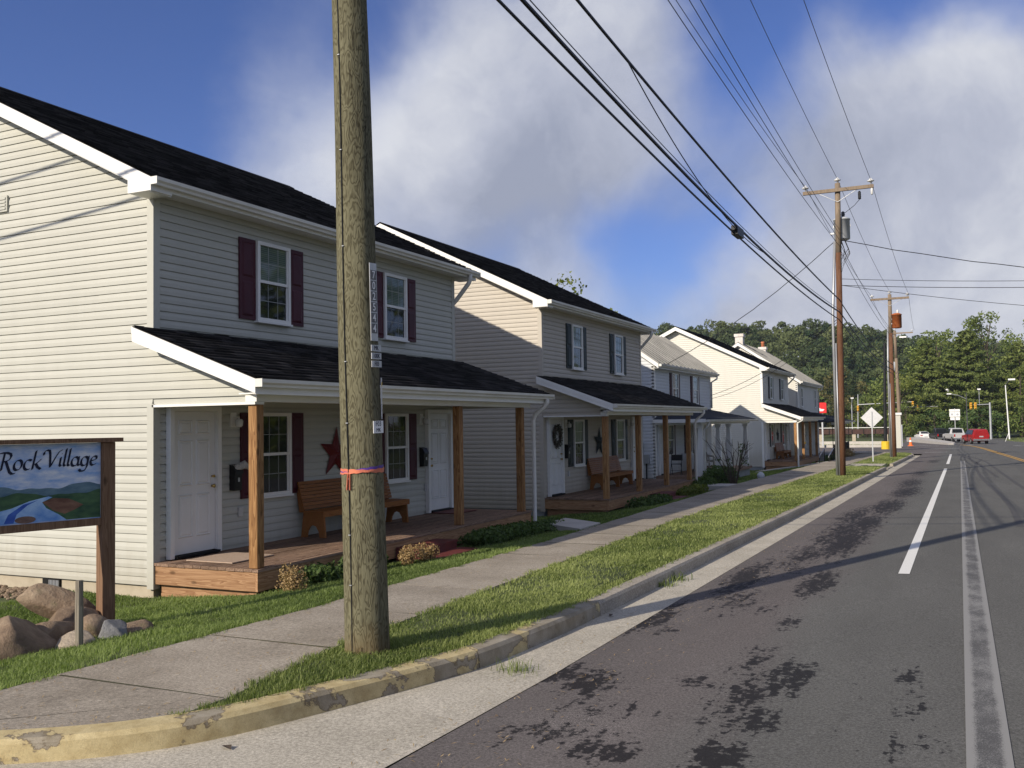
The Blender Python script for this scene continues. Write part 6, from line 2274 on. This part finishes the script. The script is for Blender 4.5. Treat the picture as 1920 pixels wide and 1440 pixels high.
car('hatchback_car', 'dark red car half hidden between the two pickups', (-1.1, 153, cz(153)), R(14), S, carpaint('maroon_car', (0.16, 0.015, 0.018), 0.2),
    [[(-.60, 0.74, 1.12), (.60, 0.74, 1.12), (.50, 1.32, 1.38), (-.50, 1.32, 1.38)], [(-.86, 1.0, 1.0), (-.66, 1.45, 1.36), (-.66, 2.3, 1.38), (-.86, 3.0, 1.0)]],
    [(-.90, .95), (.90, .95), (-.90, 3.7), (.90, 3.7)], [(-.82, -.50, .78, .92, M['tailred'], 'tail_light'), (.50, .82, .78, .92, M['tailred'], 'tail_light'), (-.8, .8, .25, .42, M['chrome'], 'bumper')])


# ------------------------------------------------------------------ trees
def tree(label, loc, H, spread, seed, mat_, ncl=40, nper=26, size=0.35, trunk=0.28, name='broadleaf_tree', low=0.25, group='trees beyond the junction', tint=0.5):
    g = np.random.default_rng(seed)
    root = thing(name, label, 'tree', loc, 0, group)
    cl, tn = [], []
    mb = MB()
    mb.tube([(0, 0, -0.3), (0.1, 0.05, H * .3), (-0.05, 0.1, H * .6), (0.05, 0, H * .88)], [trunk, trunk * .75, trunk * .45, trunk * .12], 9)
    for k in range(ncl):
        f = g.random()
        zf_ = low + (0.97 - low) * f
        prof = math.sin(math.pi * min(1, (zf_ - low) / (1 - low) * 0.85 + 0.15)) ** 0.7
        a = g.uniform(0, 2 * math.pi)
        rr = spread * prof * math.sqrt(g.uniform(0.15, 1.0))
        c = (rr * math.cos(a), rr * math.sin(a), H * zf_)
        s = g.uniform(0.13, 0.24) * spread * (0.7 + 0.5 * prof)
        cl.append((c, (s * 1.15, s * 1.15, s * 0.8)))
        tn.append(np.clip(g.normal(tint, 0.17), 0, 1))
        if k % 3 == 0:
            mb.tube([(0, 0, H * max(0.12, zf_ - 0.25)), (c[0] * .55, c[1] * .55, H * (zf_ - .08)), c], [trunk * .3, trunk * .18, trunk * .06], 5)
    part('trunk', mb, M['bark'], root, True)
    crown('crown', cl, nper, size, mat_, root, g, tn)
    return root


def pine(label, loc, H, spread, seed, size=0.33):
    g = np.random.default_rng(seed)
    root = thing('pine_tree', label, 'tree', loc, 0, 'trees beyond the junction')
    mb = MB()
    mb.tube([(0, 0, -0.3), (0, 0, H * .5), (0.1, 0, H * .97)], [0.36, 0.24, 0.04], 9)
    Vs, Qs, T = [], [], []
    off = 0
    z = H * 0.06
    while z < H * 0.985:
        f = (z / H)
        R_ = spread * (min(1.0, 0.75 + f * 1.1) if f < 0.25 else (1.05 - f) / 0.80) * g.uniform(0.8, 1.1) + 0.3
        nb_ = int(6 + 4 * (1 - f))
        a0 = g.uniform(0, 6.28)
        for k in range(nb_):
            a = a0 + k * 2 * math.pi / nb_ + g.uniform(-.25, .25)
            Lb = R_ * g.uniform(0.7, 1.15)
            rise = g.uniform(-0.05, 0.22) * Lb
            tip = np.array([Lb * math.cos(a), Lb * math.sin(a), z + rise])
            mb.tube([(0, 0, z), (tip[0] * .5, tip[1] * .5, z + rise * .35), tuple(tip)], [0.07, 0.045, 0.015], 4)
            m_ = int(76 * Lb / 3.0) + 16
            tt = g.uniform(0.25, 1.05, m_)
            side_ = g.normal(0, 0.22, m_) * (0.5 + 0.7 * tt) * (Lb * .45)
            P_ = np.stack([tip[0] * tt - math.sin(a) * side_, tip[1] * tt + math.cos(a) * side_, z + rise * tt ** 1.6 + g.normal(0, 0.13, m_) + 0.12], 1)
            v_, q_ = leaf_quads(P_, np.full(m_, size), g, 0.55, 0.42, np.tile(np.array([0.35 * math.cos(a), 0.35 * math.sin(a), 0.75]), (m_, 1)))
            tb = g.normal(0.5, 0.15)
            Vs.append(v_)
            Qs.append(q_ + off)
            T.append(np.repeat(np.clip(g.normal(tb, 0.15, m_), 0, 1), 4))
            off += len(v_)
        z += H * 0.030 * g.uniform(0.8, 1.3)
    part('trunk', mb, M['bark'], root)
    me = npmesh('crown', np.concatenate(Vs), np.concatenate(Qs), tint=np.concatenate(T))
    link('crown', me, M['needle'], root)['kind'] = 'stuff'
    return root


zt = float(base(190))
pine('big spreading pine behind the waiting cars', (1.0, 196, zt), 20.0, 9.0, 1)
pine('pine left of the big one behind the mast arm', (-6.0, 200, zt), 18.5, 8.0, 2)
pine('pine right of the big one at the picture edge', (10.0, 204, zt), 17.5, 8.0, 3)
tree('tall airy broadleaf tree rising above the pines', (5.0, 214, zt), 25.5, 6.5, 4, M['leaf_tree'], 50, 34, 0.27, tint=0.6)
tree('broadleaf tree above the left pine', (-4.5, 216, zt), 22.5, 7.0, 5, M['leaf_tree'], 50, 34, 0.27, tint=0.55)
tree('broadleaf tree at the far right picture edge', (13.5, 208, zt), 22.5, 6.5, 6, M['leaf_tree'], 50, 34, 0.27, tint=0.5)
tree('yellow green tree at the left of the pines beside the grey pole', (-10.2, 188, zt), 12.5, 4.2, 7, M['leaf_yel'], 40, 38, 0.24, 0.2, low=0.06)
tree('small yellow green tree right of the street lamp', (9.4, 190, zt), 13.0, 3.8, 8, M['leaf_yel'], 34, 38, 0.24, 0.2, low=0.08, tint=0.4)
tree('bushy green tree at the left foot of the pines', (-9.0, 182, zt), 6.5, 3.6, 9, M['leaf_tree'], 34, 42, 0.22, 0.15, low=0.03)
tree('low bushy thicket tree behind the white sedan', (-4.6, 186, zt), 5.0, 4.5, 10, M['leaf_shrub'], 34, 38, 0.24, 0.15, low=0.03)
tree('low bushy thicket tree behind the pickups', (2.5, 187, zt), 5.2, 5.0, 31, M['leaf_shrub'], 34, 38, 0.24, 0.15, low=0.03)
tree('low bushy thicket tree at the right verge', (9.8, 184, zt), 6.2, 4.4, 32, M['leaf_tree'], 34, 38, 0.24, 0.15, low=0.03, tint=0.35)
tree('leafy tree whose top shows over the roof of the tan house', (-21.0, 51.0, -0.9), 11.6, 3.6, 11, M['leaf_yel'], 50, 60, 0.13, 0.2, group=None)
tree('tan tinged tree at the foot of the wooded hill', (-24.5, 225, zt), 15.0, 6.0, 12, M['leaf_tan'], 40, 34, 0.27, 0.25, low=0.1, group='trees at the foot of the hill', tint=0.15)
tree('pale green tree at the foot of the wooded hill beside the tall pole', (-14.5, 222, zt), 14.0, 5.5, 13, M['leaf_tree'], 40, 36, 0.26, 0.25, low=0.06, group='trees at the foot of the hill', tint=0.6)
tree('round green tree right of the tall pole at the hill foot', (-18.5, 215, zt), 9.0, 5.0, 14, M['leaf_tree'], 36, 34, 0.25, 0.2, low=0.04, group='trees at the foot of the hill', tint=0.45)
tree('dark green tree behind the farthest house', (-33.0, 212, zt), 13.0, 6.5, 15, M['leaf_tree'], 36, 34, 0.26, 0.25, low=0.04, group='trees at the foot of the hill', tint=0.3)
# trees on the other side of the street, out of the picture, that the windows mirror
for i, (x, y, h) in enumerate(((25, 22, 15), (24, 31, 17), (26, 40, 16), (24, 49, 18), (26, 58, 16), (25, 68, 17), (27, 82, 16), (25, 98, 18))):
    tree('broadleaf tree across the street on the right, %s of eight from the viewer' % ('first', 'second', 'third', 'fourth', 'fifth', 'sixth', 'seventh', 'eighth')[i], (x, y, 0.0), h, 6.2, 40 + i, M['leaf_tree'], 40, 13, 0.5, 0.3, low=0.03, group='trees across the street')

# wooded hill
hx = np.linspace(-420, 160, 60)
hy = np.linspace(225, 620, 40)
HX, HY = np.meshgrid(hx, hy, indexing='ij')


def hillz(X, Y):
    ridge = np.interp(X, [-420, -200, -120, -90, -60, -35, -10, 30, 80, 160], [26, 30, 27, 26, 27, 25, 19, 12, 7, 4])
    up = np.clip((Y - 228) / 130.0, 0, 1)
    up = up * up * (3 - 2 * up)
    return float(base(230)) - 0.6 + ridge * up + 1.3 * np.sin(X * 0.045) * up + 0.8 * np.sin(Y * 0.06 + X * 0.02) * up


V = np.stack([HX, HY, hillz(HX, HY)], -1).reshape(-1, 3)
I = np.arange(HX.size).reshape(HX.shape)
Q = np.stack([I[:-1, :-1], I[1:, :-1], I[1:, 1:], I[:-1, 1:]], -1).reshape(-1, 4)
struct(link('hill', npmesh('hill', V, Q, smooth=True), M['soil']))
g = np.random.default_rng(77)
Vs, Qs, T = [], [], []
off = 0
pts = []
tries = 0
while len(pts) < 760 and tries < 60000:
    tries += 1
    y = 232 + 150 * g.random() ** 1.1
    x = g.uniform(-0.62 * y, 0.08 * y)
    if all((x - p[0]) ** 2 + (y - p[1]) ** 2 > 5.0 ** 2 for p in pts[-400:]):
        pts.append((x, y))
for (x, y) in pts:
    vis = -0.40 * y < x < 0.05 * y
    h = g.uniform(9, 15)
    sp = g.uniform(3.2, 5.2)
    z0 = float(hillz(np.array(x), np.array(y)))
    tone = np.clip(g.normal(0.45, 0.28), 0, 1)
    ncl = 9 if vis else 4
    for k in range(ncl):
        a = g.uniform(0, 6.28)
        rr = sp * 0.72 * math.sqrt(g.random())
        zf_ = g.uniform(0.35, 0.92)
        s = sp * g.uniform(0.35, 0.55)
        n = 84 if vis else 14
        cc_ = np.array((x + rr * math.cos(a), y + rr * math.sin(a), z0 + h * zf_))
        P_ = puff(cc_, (s, s, s * .8), n, g, 0.6)
        v_, q_ = leaf_quads(P_, np.full(n, 0.47 if vis else 1.1), g, out=(P_ - cc_) / s)
        Vs.append(v_)
        Qs.append(q_ + off)
        T.append(np.repeat(np.clip(g.normal(tone, 0.1, n), 0, 1), 4))
        off += len(v_)
wood_ = link('woodland', npmesh('woodland', np.concatenate(Vs), np.concatenate(Qs), tint=np.concatenate(T)), M['leaf_hill'])
wood_['kind'] = 'stuff'
tag(wood_, 'dense green woodland covering the hill behind the houses', 'woodland')

# ------------------------------------------------------------------ grass blades


def blades(P_, h, wdt, g, lean_=0.55):
    n = len(P_)
    a = g.uniform(0, 2 * math.pi, n)
    d = np.stack([np.cos(a), np.sin(a)], 1)
    b_ = a + g.normal(math.pi / 2, 0.5, n)
    e = np.stack([np.cos(b_), np.sin(b_)], 1) * (wdt * 0.5)[:, None]
    L_ = (h * g.uniform(0.2, lean_ * 2, n))[:, None]
    z = P_[:, 2]
    B0 = np.concatenate([P_[:, :2] - e, (z - 0.01)[:, None]], 1)
    B1 = np.concatenate([P_[:, :2] + e, (z - 0.01)[:, None]], 1)
    M0 = np.concatenate([P_[:, :2] + d * L_ * .35 - e * .8, (z + h * .6)[:, None]], 1)
    M1 = np.concatenate([P_[:, :2] + d * L_ * .35 + e * .8, (z + h * .6)[:, None]], 1)
    TP = np.concatenate([P_[:, :2] + d * L_, (z + h * g.uniform(.75, 1.0, n))[:, None]], 1)
    V_ = np.stack([B0, B1, M1, M0, TP], 1).reshape(-1, 3)
    k = np.arange(n) * 5
    return V_, np.stack([k, k + 1, k + 2, k + 3], 1), np.stack([k + 3, k + 2, k + 4], 1)


def lawn(name, label, sampler, mat_, hmin, hmax, seed, tone=0.5):
    g = np.random.default_rng(seed)
    P_, dist = sampler(g)
    n = len(P_)
    keep = g.random(n) < 0.62 + 0.5 * np.sin(P_[:, 0] * 2.7 + 1.3 * np.sin(P_[:, 1] * 1.1)) * np.sin(P_[:, 1] * 1.9 + P_[:, 0]) + 0.15
    P_, dist = P_[keep], dist[keep]
    n = len(P_)
    tuft = 0.5 + 0.5 * np.sin(P_[:, 0] * 5.1 + np.sin(P_[:, 1] * 3.3) * 2) * np.sin(P_[:, 1] * 4.3 + P_[:, 0] * 2.1)
    h = (hmin + (hmax - hmin) * g.random(n)) * (0.7 + 0.5 * tuft)
    wd_ = np.clip(0.0045 * dist / 6.5, 0.004, 0.03)
    V_, Q_, T_ = blades(P_, h, wd_, g)
    tn = np.clip(g.normal(tone, 0.2, n) + 0.3 * (tuft - .5) + 0.2 * np.sin(P_[:, 0] * 1.3 + P_[:, 1] * .7) + 0.12 * np.sin(P_[:, 0] * 3.1 - P_[:, 1] * 2.3), 0, 1)
    tn = np.where(g.random(n) < 0.07, 1.0, tn)
    o = link(name, npmesh(name, V_, Q_, T_, tint=np.repeat(tn, 5)), mat_)
    o['kind'] = 'stuff'
    return tag(o, label, 'grass')


def verge_sampler(g):
    out = []
    for (y0, y1, dens) in ((4.55, 7, 9000), (7, 10, 6500), (10, 15, 3600), (15, 24, 2000), (24, 38, 1000), (38, 48.3, 600), (52.2, 77, 420)):
        n = int(dens * (y1 - y0) * 2.0)
        y = g.uniform(y0, y1, n)
        x = g.uniform(-5.5, -3.3, n)
        rag = 0.035 * np.sin(y * 9) + 0.03 * np.sin(y * 23 + 1) + g.normal(0, 0.02, n)
        ok = (x > swR(y) - 0.01 + rag) & (x < kx(y) + 0.005 + 0.7 * np.abs(rag))
        P_ = np.stack([x, y, lawnz(x, y) - 0.004], 1)[ok]
        out.append(P_)
    P_ = np.concatenate(out)
    return P_, np.hypot(P_[:, 0], P_[:, 1])


def lawn_sampler(g):
    out = []
    for (x0, x1, y0, y1, dens) in ((-10.5, -6.0, 4.2, 7, 5200), (-11.5, -6.0, 7, 9.6, 4200), (-8.6, -6.0, 9.6, 13, 4200), (-8.4, -6.0, 13, 18.2, 2800), (-14, -6.1, 18, 23, 1400), (-8.4, -6.4, 23, 31.5, 1400), (-13, -6.4, 31, 37, 700), (-9.6, -6.6, 37, 53, 500), (-13, -6.6, 46.5, 53, 250), (-9, -6.6, 53, 77, 260)):
        n = int(dens * (y1 - y0) * (x1 - x0))
        x = g.uniform(x0, x1, n)
        y = g.uniform(y0, y1, n)
        rag = 0.03 * np.sin(y * 8) + 0.025 * np.sin(y * 21) + g.normal(0, 0.02, n)
        ok = (x < swL(y) + 0.015 + rag) & (y > np.interp(x, [-14, -6.2], [4.4, 3.6]))
        ok &= ~((x < -8.08) & (x > -20) & (((y > 9.5) & (y < 18.0)) | ((y > 22.7) & (y < 31.2)) | ((y > 53) & (y < 61.5)) | ((y > 65) & (y < 76))))
        ok &= ~((x > -8.15) & (x < -7.25) & (((y > 12.7) & (y < 14.05)) | ((y > 26.0) & (y < 27.4))))
        ok &= ~((x < -11.6) & (y > 8.7) & (y < 9.6))
        ok &= ~((x < -9.2) & (y > 36.8) & (y < 46.8))
        out.append(np.stack([x, y, lawnz(x, y) - 0.004], 1)[ok])
    P_ = np.concatenate(out)
    return P_, np.hypot(P_[:, 0], P_[:, 1])


lawn('verge_grass', 'yellowish green grass on the verge between kerb and sidewalk', verge_sampler, M['grass_b'], 0.022, 0.06, 5)
lawn('lawn_grass', 'green lawn grass in front of and beside the houses', lawn_sampler, M['grass_a'], 0.03, 0.07, 6)


def far_sampler(g):
    n = 42000
    x = g.uniform(-30, 20, n)
    y = g.uniform(100, 185, n)
    ok = ~on_road(x, y) & ~((x > -31) & (x < -6) & (y > 78) & (y < 111))
    P_ = np.stack([x, y, lawnz(x, y)], 1)[ok]
    return P_, np.full(len(P_), 40.0)


lawn('far_grass', 'grass verges around the far junction', far_sampler, M['grass_b'], 0.12, 0.25, 9, 0.55)


def weed_sampler(g):
    c = np.array([[-3.30, 6.95], [-3.42, 11.5], [-3.36, 12.0]])
    k = g.integers(0, 3, 330)
    P_ = np.concatenate([c[k] + g.normal(0, 0.075, (330, 2)), np.zeros((330, 1))], 1)
    P_[:, 2] = roadz(np.full(330, -3.2), P_[:, 1]) + 0.01
    return P_, np.hypot(P_[:, 0], P_[:, 1])


lawn('kerb_weeds', 'weeds sprouting from the gutter against the kerb', weed_sampler, M['grass_b'], 0.05, 0.15, 13, 0.4)


def litter_sampler(g):
    n = 1500
    y = 3.6 + 16 * g.random(n) ** 1.6
    x = np.where(g.random(n) < 0.55, g.uniform(-6.1, -4.6, n), g.uniform(-3.45, -2.2, n))
    edge = g.random(n)
    x = np.where((x < -4) & (edge < 0.6), np.where(edge < 0.3, swL(y) + np.abs(g.normal(0, .18, n)), swR(y) - np.abs(g.normal(0, .2, n))), x)
    ok = np.where(x < -4, (x > swL(y)) & (x < swR(y)), x > kx(y) + 0.18)
    z = np.where(x < -4, base(y) + 0.004, roadz(x, y) + 0.012)
    return np.stack([x, y, z], 1)[ok]


g = np.random.default_rng(99)
P_ = litter_sampler(g)
n = len(P_)
a = g.uniform(0, math.pi, n)
ln = g.uniform(0.008, 0.035, n)
u = np.stack([np.cos(a) * ln, np.sin(a) * ln, g.uniform(0, .004, n)], 1)
w_ = np.stack([-np.sin(a), np.cos(a), np.zeros(n)], 1) * g.uniform(0.0015, 0.0045, n)[:, None]
V_ = np.stack([P_ - u, P_ + w_, P_ + u, P_ - w_], 1).reshape(-1, 3)
lit = link('grass_clippings', npmesh('grass_clippings', V_, np.arange(4 * n).reshape(n, 4), tint=np.repeat(np.clip(g.normal(0.6, 0.3, n), 0, 1), 4)), M['leaf_dry'])
lit['kind'] = 'stuff'
tag(lit, 'dry straw and grass clippings scattered on the sidewalk and gutter', 'litter')
for i, (x, y, lab) in enumerate(((-3.36, 9.4, 'brown fallen leaf in the gutter by the grey kerb'), (-4.12, 4.55, 'brown fallen leaf at the foot of the yellow kerb'), (-3.3, 20.5, 'dry twig leaf in the gutter farther along the kerb'))):
    mb = MB()
    mb.add([(0, -0.05, 0.004), (0.03, -0.01, 0.02), (0.012, 0.05, 0.008), (-0.025, 0.012, 0.022), (0, 0, 0.012)], [(0, 1, 4), (1, 2, 4), (2, 3, 4), (3, 0, 4)])
    o = part('fallen_leaf', mb, M['bark'])
    o.location = (x, y, float(roadz(-3.2, y)) + 0.012)
    o.rotation_euler = (0, 0, i * 1.3)
    tag(o, lab, 'leaf', 'fallen leaves in the gutter')


# thin morning air that pales the far hill
hz = MB().box(-520, 260, -90, 720, -6.5, 62)
haze = link('haze', hz.mesh('haze'))
hm, t, b = newmat('haze_air')
t.nodes.remove(b)
pv = t.nodes.new('ShaderNodeVolumePrincipled')
pv.inputs['Color'].default_value = (0.80, 0.86, 0.95, 1)
pv.inputs['Density'].default_value = 0.00018
pv.inputs['Anisotropy'].default_value = 0.2
t.links.new(pv.outputs[0], t.nodes['Material Output'].inputs['Volume'])
haze.data.materials.append(hm)
haze['kind'] = 'stuff'
tag(haze, 'thin pale haze in the air towards the wooded hill', 'haze')
